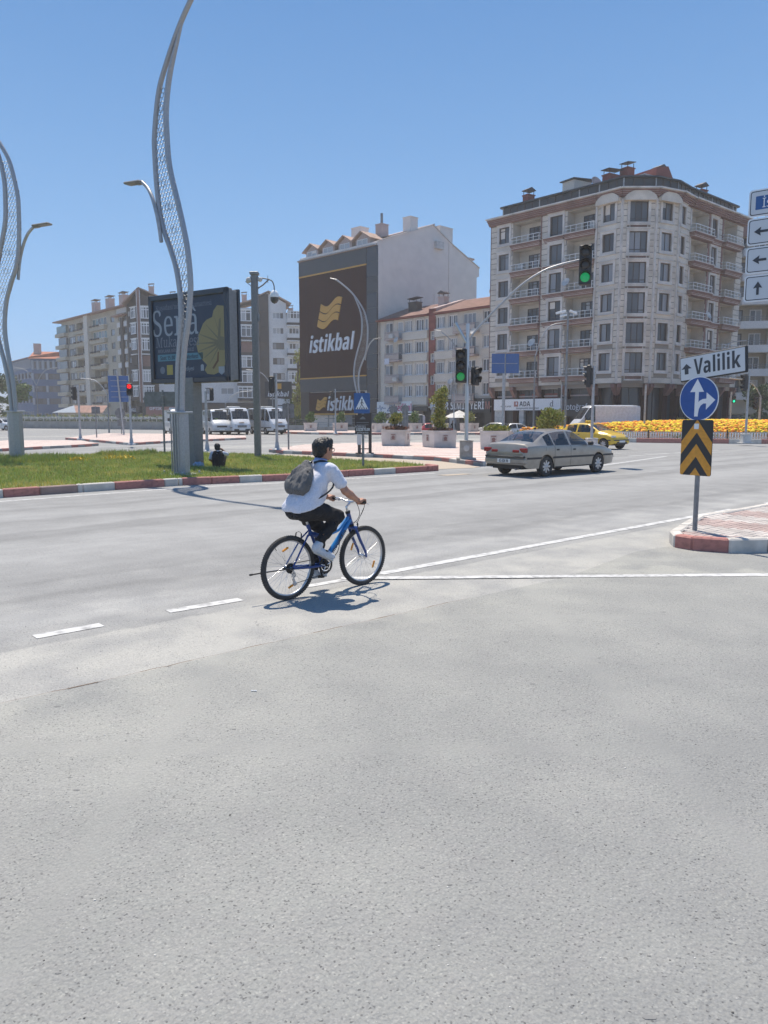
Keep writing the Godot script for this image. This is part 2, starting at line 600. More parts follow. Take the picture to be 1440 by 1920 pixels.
# ---------------------------------------------------------------- ground
func sheet(p: PackedVector2Array, y: float, uv: float, flip := false) -> ArrayMesh:   # flat horizontal sheet over (x, z)
	var ix := Geometry2D.triangulate_polygon(p)
	var v := PackedVector3Array(); var n := PackedVector3Array(); var t := PackedVector2Array(); var t2 := PackedVector2Array()
	for i in range(0, ix.size(), 3):
		var a := p[ix[i]]; var b := p[ix[i + 1]]; var c := p[ix[i + 2]]
		if (b - a).cross(c - a) < 0.0:
			var s := b; b = c; c = s
		for q in [a, b, c]:
			v.append(Vector3(q.x, y, q.y)); n.append(Vector3.UP)
			t.append(q * uv); t2.append((q - Vector2(-20, -44)) / 48.0)
	var ar := []
	ar.resize(Mesh.ARRAY_MAX)
	ar[Mesh.ARRAY_VERTEX] = v; ar[Mesh.ARRAY_NORMAL] = n; ar[Mesh.ARRAY_TEX_UV] = t; ar[Mesh.ARRAY_TEX_UV2] = t2
	var tg := PackedFloat32Array()
	for i in v.size():
		tg.append_array(PackedFloat32Array([1, 0, 0, 1]))
	ar[Mesh.ARRAY_TANGENT] = tg
	var m := ArrayMesh.new()
	m.add_surface_from_arrays(Mesh.PRIMITIVE_TRIANGLES, ar)
	return m

func macro_map() -> ImageTexture:
	# weathering of the asphalt as it lies: worn wheel tracks along the lanes, pale dust blown against the lane edge, patches; 48 m square
	var n := 1024
	var f := FastNoiseLite.new()
	f.frequency = 0.012; f.fractal_octaves = 5; f.seed = 5
	var g := FastNoiseLite.new()
	g.frequency = 0.05; g.fractal_octaves = 4; g.seed = 17
	var a := f.get_image(n, n, false, false, false).get_data()
	var b := g.get_image(n, n, false, false, false).get_data()
	var st := FastNoiseLite.new()
	st.frequency = 0.9; st.fractal_octaves = 3; st.seed = 8
	var prof := PackedFloat32Array()
	for i in 2048:
		prof.append(st.get_noise_1d((i - 1024) * 0.05))
	var hol := [[3.3, -9.35, 1.3, 0.3], [2.6, -9.7, 0.8, 0.2], [1.62, -5.75, 0.12, 0.05]]   # hollows where pale sand has settled
	var d := PackedByteArray()
	d.resize(n * n * 3)
	var o := 0
	for y in n:
		var z := -44.0 + 48.0 * y / n
		for x in n:
			var wx := -20.0 + 48.0 * x / n
			var na := a[y * n + x] / 255.0
			var nb := b[y * n + x] / 255.0
			var s := (wx + 3.02) * 0.669 + (z + 6.45) * 0.743      # metres right of the dashed lane line, towards the camera
			var l := (wx + 3.02) * 0.743 - (z + 6.45) * 0.669
			var r := 0.83 + (na - 0.5) * 0.04 + (nb - 0.5) * 0.035
			var dust := 0.0
			if s < 0.25:
				r += prof[clampi(int(1024 + (s + (na - 0.5) * 0.8) * 20.0), 0, 2047)] * 0.10 + (nb - 0.5) * 0.05
				dust = clampf((0.5 + s * 0.35 + (nb - 0.5) * 2.2), 0.0, 1.0) * 0.4
			elif s < 1.9:
				dust = clampf(0.75 + (nb - 0.5) * 1.6, 0.0, 1.0)
			else:
				dust = clampf(0.85 - (s - 1.9) * 0.22 + (na - 0.5) * 0.5 + (nb - 0.5) * 0.7, 0.0, 1.0) * 0.8
			for q in hol:
				var e := Vector2((wx - q[0]) / q[2], (z - q[1]) / q[3]).length()
				if e < 1.7: dust = maxf(dust, clampf((1.2 - e) * 1.4 + (nb - 0.5) * 5.0, 0.0, 1.0) * 1.15)
			r += dust * 0.13
			d[o] = int(clampf(r, 0.0, 1.0) * 255.0)
			d[o + 1] = int(clampf(r * (1.0 - dust * 0.008), 0.0, 1.0) * 255.0)
			d[o + 2] = int(clampf(r * (1.0 - dust * 0.032), 0.0, 1.0) * 255.0)
			o += 3
	return ImageTexture.create_from_image(Image.create_from_data(n, n, false, Image.FORMAT_RGB8, d))

func aggregate(seed_: int, contrast: float) -> NoiseTexture2D:
	var f := FastNoiseLite.new()
	f.noise_type = FastNoiseLite.TYPE_CELLULAR
	f.cellular_return_type = FastNoiseLite.RETURN_CELL_VALUE
	f.cellular_jitter = 1.0
	f.frequency = 0.2
	f.fractal_type = FastNoiseLite.FRACTAL_NONE
	f.domain_warp_enabled = true
	f.domain_warp_amplitude = 4.0
	f.domain_warp_frequency = 0.08
	f.seed = seed_
	var t := NoiseTexture2D.new()
	t.width = 2048; t.height = 2048
	t.seamless = true
	t.noise = f
	var g := Gradient.new()
	var c := contrast
	g.offsets = PackedFloat32Array([0.0, 0.022, 0.05, 0.5, 0.93, 0.965, 1.0])
	var cs := PackedColorArray()
	for q in [[0.88 - 0.40 * c, 1.0], [0.88 - 0.26 * c, 1.0], [0.88 - 0.07 * c, 0.995], [0.88, 0.99], [0.88 + 0.05 * c, 0.99], [0.88 + 0.10 * c, 0.985], [0.99, 0.98]]:
		cs.append(Color(q[0], q[0], q[0] * q[1]))
	g.colors = cs
	t.color_ramp = g
	return t

func asphalt(r: float, g: float, b: float, ag: Texture2D, macro: Texture2D, bump: Texture2D) -> StandardMaterial3D:
	var m := mat(r, g, b, 0.93)
	m.albedo_texture = ag
	m.detail_enabled = true
	m.detail_albedo = macro
	m.detail_uv_layer = BaseMaterial3D.DETAIL_UV_2
	m.detail_blend_mode = BaseMaterial3D.BLEND_MODE_MUL
	m.normal_enabled = true
	m.normal_texture = bump
	m.normal_scale = 0.35
	return m

func ground() -> void:
	var macro := macro_map()
	var ag := aggregate(3, 0.66)
	var bump := noise_tex(1024, 0.09, 0.0, 1.0, FastNoiseLite.TYPE_SIMPLEX, 3, 12)
	bump.color_ramp = null
	bump.as_normal_map = true
	bump.bump_strength = 5.0
	M.asphalt = asphalt(0.53, 0.53, 0.53, ag, macro, bump)
	M.apron = asphalt(0.455, 0.46, 0.455, ag, macro, bump)
	M.lower = mat(0.30, 0.295, 0.285, 0.95, 0.0, cache.blot, 0.05)
	# the lower terrain runs to the horizon
	var far := obj("ground", sheet(poly([-1500, -1500, 1500, -1500, 1500, 300, -1500, 300]), -0.45, 0.05), M.lower)
	tag(far, "", "", "", "structure")
	# the upper carriageway slab, its back edge hidden behind the far island
	var road := thing("road", "", "", Transform3D(), "", "structure")
	var edge := [-300, -150, -130, -133, -52, -115.2, -28, -102.4, -13.5, -94, -11, -90, 9.5, -87.5, 14.5, -76, 30, -71, 120, -71, 200, -60, 200, 60, -300, 60]
	var slab := Mb.new()
	slab.prism(poly(edge), -0.5, -0.012, Transform3D(Basis(Vector3.RIGHT, Vector3(0, 0, 1), Vector3.UP), Vector3()))
	obj("road_base", slab, M.concrete, road)
	obj("carriageway", sheet(poly(edge), 0.0, 1.0 / 2.9), M.asphalt, road)
	# the apron of paler asphalt this side of the joint
	var seam := [-60.0, 44.7, -2.54, -4.88, 0.65, -7.64, 2.2, -8.95, 3.5, -10.6, 4.2, -11.1, 5.0, -10.4, 60, -11, 60, 50, -60, 50]
	obj("apron", sheet(poly(seam), 0.006, 1.0 / 2.9), M.apron, road)
	# the tarred joint between the two surfaces
	var j := Mb.new()
	var pts := []
	for i in 70:
		var t := i / 69.0
		pts.append(V(-4.6 + 5.5 * t, 0.0, -3.1 - 4.77 * t) + V(0.669, 0, 0.743) * (rng.randf() - 0.5) * 0.02)
	for i in 69:
		var w := 0.002 + 0.005 * maxf(0.0, sin(i * 0.9) + rng.randf() - 0.4)
		var sd := V(0.669, 0, 0.743) * w
		var y := V(0, 0.009, 0)
		j.quad(pts[i] - sd + y, pts[i] + sd + y, pts[i + 1] + sd + y, pts[i + 1] - sd + y)
	obj("joint_crack", j, M.soil, road)
	# painted lines: centre a -> b with a half width
	for l in [[-3.02, -6.45, -2.58, -6.84, 0.07], [-2.11, -7.32, -1.49, -7.82, 0.07], [-0.9, -8.4, -0.45, -8.78, 0.06], [-0.05, -9.12, 7.1, -15.55, 0.075], [8.3, -16.6, 11.5, -19.5, 0.06]]:
		line(road, V(l[0], 0, l[1]), V(l[2], 0, l[3]), l[4], M.line)
	line(road, V(-0.5, 0.006, -8.83), V(1.75, 0.006, -8.93), 0.075, M.line)
	line(road, V(1.75, 0.006, -8.93), V(3.6, 0.006, -9.0), 0.07, M.line_worn)
	line(road, V(3.6, 0.006, -9.0), V(9.0, 0.006, -9.18), 0.08, M.line)
	# edge line along the lawn kerb
	var el := [[-12.2, -13.6], [-8.6, -16.9], [-5.2, -20.3], [-2.3, -22.1], [1.7, -25.4]]
	for i in 4:
		line(road, V(el[i][0], 0, el[i][1]), V(el[i + 1][0], 0, el[i + 1][1]), 0.07, M.line)
	# lines beyond the sedan and on the right-hand lanes
	for l in [[8.2, -29.2, 13.2, -36.0, 0.1], [11.5, -36.2, 18.5, -42.6, 0.1], [13.0, -38.5, 21, -41.0, 0.07], [21, -30, 24, -32.6, 0.07], [-14.5, -45.5, -10.5, -49.5, 0.08]]:
		line(road, V(l[0], 0, l[1]), V(l[2], 0, l[3]), l[4], M.line_worn)
	# the sandy dropped crossing between the lawn tip and the paved island
	obj("crossing_sand", sheet(poly([1.55, -27.1, 3.3, -28.0, 3.6, -28.6, 2.4, -31.9, -0.3, -34.6, -4.9, -38.0, -5.0, -36.5, -1.6, -31.6]), 0.008, 0.3), M.sand, road)
	obj("drain_patch", sheet(poly([1.7, -24.6, 2.6, -25.2, 2.9, -25.0, 2.0, -24.3]), 0.008, 0.3), M.sand, road)

func line(parent: Node, a: Vector3, b: Vector3, w: float, m: Material) -> void:
	var d := (b - a).normalized()
	var s := d.cross(Vector3.UP) * w
	var n := clampi(int((b - a).length() / 0.05), 4, 160)
	var p := PackedVector2Array()
	var q := PackedVector2Array()
	for i in n + 1:
		var c := a.lerp(b, float(i) / n)
		var k := 0.98 + 0.03 * rng.randf()
		p.append(Vector2(c.x + s.x * k, c.z + s.z * k))
		k = 0.98 + 0.03 * rng.randf()
		q.append(Vector2(c.x - s.x * k, c.z - s.z * k))
	q.reverse()
	p.append_array(q)
	obj("painted_line", sheet(p, a.y + 0.0045, 0.3), m, parent)

# ---------------------------------------------------------------- kerbed islands
func kerbs(parent: Node, pts: Array, lens: Array, cols: Array, h := 0.17, w := 0.16, close := false) -> void:
	# kerb stones laid end to end along a polyline; the stone lies on the left of the direction of travel
	var P := []
	for i in range(0, pts.size(), 2):
		P.append(V(pts[i], 0, pts[i + 1]))
	if close: P.append(P[0])
	var k := 0
	for i in P.size() - 1:
		var a: Vector3 = P[i]; var b: Vector3 = P[i + 1]
		var d := (b - a).normalized()
		var L := (b - a).length()
		var n: int = maxi(1, int(round(L / lens[0])))
		for j in n:
			var l := L / n
			var c := a + d * (l * (j + 0.5)) - d.cross(Vector3.UP) * (w * 0.5)
			var mb := Mb.new()
			var x := Transform3D(Basis(d, Vector3.UP, d.cross(Vector3.UP)).rotated(Vector3.UP, (rng.randf() - 0.5) * 0.006), c + V(0, h * 0.5 - 0.05 + (rng.randf() - 0.5) * 0.012, 0))
			mb.cbox(Vector3(), V(l - 0.012, h + 0.1, w), 0.022)
			obj("kerb_stone", mb, M[cols[k % cols.size()]], parent, x)
			k += 1

func slab_island(called: String, p: Array, h: float, m: Material, uv := 0.3) -> Node3D:
	var t := thing(called, "", "", Transform3D(), "", "structure")
	var b := Mb.new()
	b.prism(poly(p), 0.0, h - 0.012, Transform3D(Basis(Vector3.RIGHT, Vector3(0, 0, 1), Vector3.UP), Vector3()))
	obj("island_core", b, M.concrete, t)
	obj("paving", sheet(poly(p), h - 0.008, uv), m, t)
	return t

func paver_tex() -> ImageTexture:
	# pale and pink block rows as they recede out of reach of single blocks
	var n := 512
	var im := Image.create(n, n, false, Image.FORMAT_RGB8)
	var r := RandomNumberGenerator.new()
	r.seed = 77
	for j in 32:
		for i in 16:
			var base := Color(0.84, 0.74, 0.71) if (j / 4) % 2 == 0 else Color(0.90, 0.865, 0.84)
			var k := 0.93 + 0.1 * r.randf()
			var x0 := i * 32 + (16 if j % 2 else 0)
			im.fill_rect(Rect2i(x0 % n, j * 16, mini(31, n - x0 % n), 15), Color(base.r * k, base.g * k, base.b * k))
			if x0 % n + 31 > n:
				im.fill_rect(Rect2i(0, j * 16, 15, 15), Color(base.r * k, base.g * k, base.b * k))
	for y in n:
		for x in n:
			var c := im.get_pixel(x, y)
			if c.r == 0.0:
				im.set_pixel(x, y, Color(0.66, 0.58, 0.54))
	return ImageTexture.create_from_image(im)

func islands() -> void:
	M.pavers = mat(0.78, 0.76, 0.74, 0.9)
	M.pavers.albedo_texture = paver_tex()
	# lawn island
	var t := thing("lawn_island", "", "", Transform3D(), "", "structure")
	var fr := [-12.5, -14.2, -8.95, -17.7, -7.5, -19.1, -5.6, -20.9, -2.69, -22.6, -1.37, -23.8, 1.5, -26.2]
	var bk := [1.9, -26.6, 1.6, -27.3, 0.6, -28.6, -1.7, -30.6, -4.4, -33.6, -6.5, -35.2, -9.8, -36.8, -12.1, -35.8, -15.0, -32.6, -24, -25]
	var b := Mb.new()
	var lp := poly(fr + bk)
	b.prism(Geometry2D.offset_polygon(lp, -0.1)[0], 0.0, 0.14, Transform3D(Basis(Vector3.RIGHT, Vector3(0, 0, 1), Vector3.UP), Vector3()))
	M.turf = mat(0.25, 0.26, 0.10, 1.0, 0.0, cache.blot, 0.35)
	obj("turf", b, M.turf, t)
	M.kerb_faded = mat(0.40, 0.28, 0.24, 0.8, 0.0, cache.blot, 0.7)
	var cut := [[-12.5, "kerb_white"], [-8.85, "kerb_red"], [-8.25, "kerb_faded"], [-7.6, "kerb_white"], [-6.9, "kerb_red"], [-5.9, "kerb_white"], [-5.5, "kerb_red"], [-4.1, "kerb_white"], [-3.5, "kerb_red"], [-0.3, "kerb_white"], [0.4, "kerb_red"], [1.5, ""]]
	for i in cut.size() - 1:
		var ks := []
		var bounds := [cut[i][0], cut[i + 1][0]]
		for j in range(0, fr.size(), 2):
			if fr[j] > bounds[0] + 0.02 and fr[j] < bounds[1] - 0.02: bounds.insert(bounds.size() - 1, fr[j])
		for bx in bounds:
			var j := 0
			while j < fr.size() - 4 and bx > fr[j + 2]: j += 2
			ks.append_array([bx, lerpf(fr[j + 1], fr[j + 3], clampf((bx - fr[j]) / (fr[j + 2] - fr[j]), 0.0, 1.0))])
		kerbs(t, ks, [1.0], [cut[i][1]], 0.2, 0.17)
	kerbs(t, [1.5, -26.2, 1.9, -26.6, 1.6, -27.3], [0.9], ["kerb_red"], 0.2, 0.17)
	kerbs(t, bk.slice(2, 18), [1.4], ["kerb_grey"], 0.14, 0.15)
	# paved island of the big planters
	var p := [-6.0, -40.1, -5.05, -38.6, -3.06, -37.0, -0.48, -35.1, 2.14, -32.7, 3.7, -29.0, 4.8, -28.9, 10.69, -35.88, 11.1, -38.6, 10.6, -42.0, 8.9, -51.0, -0.66, -51.0, -5.0, -47.4]
	t = slab_island("paved_island", p, 0.15, M.pavers, 0.16)
	kerbs(t, p.slice(0, 16), [1.3], ["kerb_red", "kerb_white", "kerb_red", "kerb_red", "kerb_white"], 0.165, 0.16)
	kerbs(t, p.slice(14) + p.slice(0, 2), [1.6], ["kerb_grey", "kerb_white"], 0.155, 0.16)
	# left islands
	p = [-26, -37.5, -20.28, -40.9, -19.45, -43.9, -18.2, -46.9, -17.97, -48.55, -21.8, -55.4, -27, -55.4]
	t = slab_island("left_paved_island", p, 0.15, M.pavers, 0.16)
	kerbs(t, p.slice(0, 10), [1.3], ["kerb_white", "kerb_red", "kerb_red", "kerb_white"], 0.165)
	p = [-25.2, -61, -20.68, -55.4, -16.24, -49.4, -14.76, -54.3, -12.77, -57.7, -11.0, -61.6, -12.2, -68, -20.2, -75, -27.7, -77]
	t = slab_island("left_rear_island", p, 0.15, M.pavers, 0.16)
	kerbs(t, p.slice(0, 12), [1.5], ["kerb_red", "kerb_red", "kerb_white", "kerb_red", "kerb_white"], 0.165)
	p = [-30.4, -46.5, -27.5, -46.0, -26.8, -47.5, -28.5, -50, -31, -50]
	t = slab_island("left_edge_island", p, 0.3, M.concrete, 0.16)
	# far island with the row of small planters
	p = [-9.6, -79.8, -8.2, -78.6, -3.3, -75.8, 3.0, -76.3, 8.1, -76.6, 13.6, -75.2, 13.8, -76.5, 9.3, -87.0, -10.8, -89.6, -11.6, -84]
	t = slab_island("far_island", p, 0.2, M.pavers, 0.16)
	kerbs(t, p.slice(0, 12), [2.0], ["kerb_red", "kerb_white", "kerb_red", "kerb_red", "kerb_white"], 0.22, 0.2)
	kerbs(t, p.slice(16) + p.slice(0, 2), [2.0], ["kerb_red", "kerb_white"], 0.22, 0.2)
	# near right island with single paving blocks
	var q := [4.19, -10.98, 4.35, -10.72, 4.78, -10.5, 5.36, -10.56, 9.5, -10.8, 12, -17.5, 10, -17.2, 7.62, -15.1, 5.39, -13.2, 4.3, -11.45]
	t = thing("right_island", "", "", Transform3D(), "", "structure")
	b = Mb.new()
	b.prism(Geometry2D.offset_polygon(poly(q), -0.06)[0], 0.0, 0.14, Transform3D(Basis(Vector3.RIGHT, Vector3(0, 0, 1), Vector3.UP), Vector3()))
	obj("mortar_bed", b, M.pave_red, t)
	kerbs(t, q.slice(0, 6), [0.62], ["kerb_red"], 0.2, 0.16)
	kerbs(t, q.slice(4, 10), [1.0], ["kerb_white", "kerb_white", "kerb_red"], 0.2, 0.16)
	kerbs(t, q.slice(12) + q.slice(0, 2), [0.8], ["kerb_white"], 0.19, 0.16)
	var inner: PackedVector2Array = Geometry2D.offset_polygon(poly(q), -0.17)[0]
	var pm := Mb.new()
	pm.cbox(Vector3(), V(0.192, 0.05, 0.092), 0.006)
	var blk := pm.mesh()
	var d := V(0.743, 0, -0.669)
	var r := V(0.669, 0, 0.743)
	var cnt := 0
	var rest := Mb.new()
	for i in range(-4, 60):
		for j in range(-30, 60):
			var c := V(4.5, 0, -11.6) + d * (j * 0.2 + (0.1 if i % 2 else 0.0)) + r * (i * 0.1)
			if not Geometry2D.is_point_in_polygon(Vector2(c.x, c.z), inner) or c.x > 8.6:
				continue
			var m: Material = M.pave_pink if (j + 60) % 8 < 4 else M.pave_light
			var x := Transform3D(Basis(d, Vector3.UP, r), c + V(0, 0.148 + rng.randf() * 0.006, 0))
			if cnt < 296 and c.x < 7.6:
				obj("paving_block", blk, m, t, x)
				cnt += 1
			else:
				rest.box(x.origin, V(0.192, 0.05, 0.092), x.basis)
	if rest.v.size() > 0:
		tag(obj("far_paving_blocks", rest, M.pave_light, t), "", "", "", "stuff")

# ---------------------------------------------------------------- building kit: local u along the facade, v up, z outwards
func wall(mb: Mb, u0: float, v0: float, u1: float, v1: float, holes: Array, x := Transform3D()) -> void:   # holes [u0, v0, u1, v1, depth]
	var us := [u0, u1]
	var vs := [v0, v1]
	for h in holes:
		for q in [h[0], h[2]]:
			if q > u0 + 1e-4 and q < u1 - 1e-4 and not us.has(q): us.append(q)
		for q in [h[1], h[3]]:
			if q > v0 + 1e-4 and q < v1 - 1e-4 and not vs.has(q): vs.append(q)
	us.sort(); vs.sort()
	for j in vs.size() - 1:
		var vc: float = (vs[j] + vs[j + 1]) * 0.5
		var start := -1
		for i in us.size():
			var solid := i < us.size() - 1
			if solid:
				var uc: float = (us[i] + us[i + 1]) * 0.5
				for h in holes:
					if uc > h[0] and uc < h[2] and vc > h[1] and vc < h[3]:
						solid = false
						break
			if solid and start < 0: start = i
			if not solid and start >= 0:
				mb.quad(x * V(us[start], vs[j], 0), x * V(us[i], vs[j], 0), x * V(us[i], vs[j + 1], 0), x * V(us[start], vs[j + 1], 0))
				start = -1
	for h in holes:
		var a := V(h[0], h[1], 0); var b := V(h[2], h[1], 0); var c := V(h[2], h[3], 0); var d := V(h[0], h[3], 0)
		var k := V(0, 0, -h[4])
		mb.quad(x * (a + k), x * (a), x * (d), x * (d + k))
		mb.quad(x * (b), x * (b + k), x * (c + k), x * (c))
		mb.quad(x * (a + k), x * (b + k), x * (b), x * (a))
		mb.quad(x * (d), x * (c), x * (c + k), x * (d + k))
		mb.quad(x * (a + k), x * (b + k), x * (c + k), x * (d + k))

func frame_mesh(w: float, h: float, n: int, tr: float, bar: float) -> ArrayMesh:
	var key := "fr%.2f_%.2f_%d_%.2f_%.2f" % [w, h, n, tr, bar]
	if not cache.has(key):
		var m := Mb.new()
		m.b2(V(0, 0, -0.04), V(bar, h, 0.03)); m.b2(V(w - bar, 0, -0.04), V(w, h, 0.03))
		m.b2(V(bar, 0, -0.04), V(w - bar, bar, 0.03)); m.b2(V(bar, h - bar, -0.04), V(w - bar, h, 0.03))
		for i in range(1, n):
			m.b2(V(w * i / n - bar * 0.45, bar, -0.03), V(w * i / n + bar * 0.45, h - bar, 0.02))
		if tr > 0.0:
			m.b2(V(bar, h * tr - bar * 0.45, -0.03), V(w - bar, h * tr + bar * 0.45, 0.018))
		cache[key] = m.mesh()
	return cache[key]

func unit_box() -> ArrayMesh:
	if not cache.has("unit"):
		var m := Mb.new()
		m.b2(V(0, 0, 0), V(1, 1, 1))
		cache.unit = m.mesh()
	return cache.unit

func slabx(called: String, parent: Node, m: Material, fx: Transform3D, a: Vector3, b: Vector3) -> MeshInstance3D:   # box a..b in facade space
	var s := b - a
	return obj(called, unit_box(), m, parent, fx * Transform3D(Basis.from_scale(s), a))

func win(parent: Node, fx: Transform3D, r: Array, n: int, fm: Material, tr := 0.0, z := -0.12, bar := 0.07, glass := []) -> MeshInstance3D:
	var w: float = r[2] - r[0]
	var h: float = r[3] - r[1]
	var o := obj("window", frame_mesh(w, h, n, tr, bar), fm, parent, fx * Transform3D(Basis(), V(r[0], r[1], z)))
	var g: Array = glass if glass.size() else [M.glass_dark, M.glass_blue, M.glass_blue, M.curtain]
	if n > 1 and w > 1.2:
		if rng.randf() < 0.3:
			var dr := h * rng.randf_range(0.25, 0.7)
			var k0 := rng.randi() % n
			slabx("blind", o, [M.curtain_w, M.curtain, M.plaster_pale][rng.randi() % 3], Transform3D(), V(w * k0 / n + 0.05, h - dr, -0.024), V(w * (k0 + 1) / n - 0.05, h - 0.05, -0.018))
		for i in n:
			var p := obj("pane", unit_box(), g[rng.randi() % g.size()], o, Transform3D(Basis.from_scale(V(w / n, h, 0.01)), V(w * i / n, 0, -0.035)))
			p.name = "pane" if i == 0 else "pane_%03d" % i
	else:
		obj("pane", unit_box(), g[rng.randi() % g.size()], o, Transform3D(Basis.from_scale(V(w, h, 0.01)), V(0, 0, -0.035)))
	return o

func surround(parent: Node, fx: Transform3D, r: Array, wd: float, proud: float, m: Material, called := "window_surround") -> void:
	var w: float = r[2] - r[0]
	var h: float = r[3] - r[1]
	var key := "su%.2f_%.2f_%.2f_%.2f" % [w, h, wd, proud]
	if not cache.has(key):
		var b := Mb.new()
		b.b2(V(-wd, -wd, -0.02), V(0, h + wd, proud)); b.b2(V(w, -wd, -0.02), V(w + wd, h + wd, proud))
		b.b2(V(0, h, -0.02), V(w, h + wd, proud)); b.b2(V(0, -wd, -0.02), V(w, 0, proud))
		b.b2(V(-wd - 0.06, h + wd, -0.02), V(w + wd + 0.06, h + wd + 0.1, proud + 0.07))
		b.b2(V(-wd - 0.05, -wd - 0.07, -0.02), V(w + wd + 0.05, -wd, proud + 0.06))
		cache[key] = b.mesh()
	obj(called, cache[key], m, parent, fx * Transform3D(Basis(), V(r[0], r[1], 0)))

func railing(parent: Node, fx: Transform3D, u0: float, u1: float, v0: float, v1: float, z: float, m: Material, gap := 0.55, mid := 2, side := 0.0) -> void:
	var b := Mb.new()
	var n: int = maxi(1, int(round((u1 - u0) / gap)))
	for i in n + 1:
		var u := lerpf(u0, u1, float(i) / n)
		b.box(V(u, (v0 + v1) * 0.5, z), V(0.045, v1 - v0, 0.045))
	for i in mid + 1:
		var v := lerpf(v0, v1, float(i + 1) / (mid + 1))
		b.box(V((u0 + u1) * 0.5, v, z), V(u1 - u0, 0.05 if i == mid else 0.03, 0.05))
		if side > 0.0:
			for u in [u0, u1]:
				b.box(V(u, v, z - side * 0.5), V(0.04, 0.04, side))
	obj("railing", b, m, parent, fx)

func cladding(parent: Node, fx: Transform3D, u0: float, u1: float, v0: float, v1: float, holes: Array, m: Material, pitch: float, budget: Array, rest: Mb, rx: Transform3D) -> void:
	var n := int(round((v1 - v0) / pitch))
	var ph := (v1 - v0) / n
	for j in n:
		var a := v0 + ph * j + 0.04
		var b := v0 + ph * (j + 1) - 0.04
		var spans := [[u0 + 0.01, u1 - 0.01]]
		for h in holes:
			if h[3] <= a + 0.02 or h[1] >= b - 0.02:
				continue
			var o := []
			for s in spans:
				if h[2] <= s[0] or h[0] >= s[1]:
					o.append(s)
					continue
				if h[0] > s[0] + 0.05: o.append([s[0], h[0]])
				if h[2] < s[1] - 0.05: o.append([h[2], s[1]])
			spans = o
		for s in spans:
			if budget[0] > 0:
				slabx("cladding_panel", parent, m, fx, V(s[0], a, 0.0), V(s[1], b, 0.045))
				budget[0] -= 1
			else:
				var c := V((s[0] + s[1]) * 0.5, (a + b) * 0.5, 0.0225)
				rest.box(rx * fx * c, V(s[1] - s[0], b - a, 0.045), (rx * fx).basis)

func chimney(parent: Node, x: Transform3D, w: float, d: float, h: float, m: Material, cap := 1) -> void:
	var b := Mb.new()
	b.b2(V(-w / 2, -1.0, -d / 2), V(w / 2, h, d / 2))
	b.b2(V(-w / 2 - 0.07, h, -d / 2 - 0.07), V(w / 2 + 0.07, h + 0.1, d / 2 + 0.07))
	var c := obj("chimney", b, m, parent, x)
	if cap:
		var k := Mb.new()
		for sx in [-1, 1]:
			for sz in [-1, 1]:
				k.box(V(sx * w * 0.42, h + 0.3, sz * d * 0.42), V(0.05, 0.45, 0.05))
		var pr := poly([-w * 0.62, 0, w * 0.62, 0, w * 0.62, 0.06, 0, 0.34, -w * 0.62, 0.06]) if cap == 1 else poly([-w * 0.6, 0, w * 0.6, 0.14, w * 0.6, 0.2, -w * 0.6, 0.06])
		k.prism(pr, -d * 0.6, d * 0.6, Transform3D(Basis(), V(0, h + 0.5, 0)))
		obj("chimney_cap", k, M.frame_dark, c)

# ---------------------------------------------------------------- the buildings
func buildings() -> void:
	corner_block()
	cream_block()
	sign_block()
	dark_white_block()
	beige_block()
	blue_block()
	far_right_block()

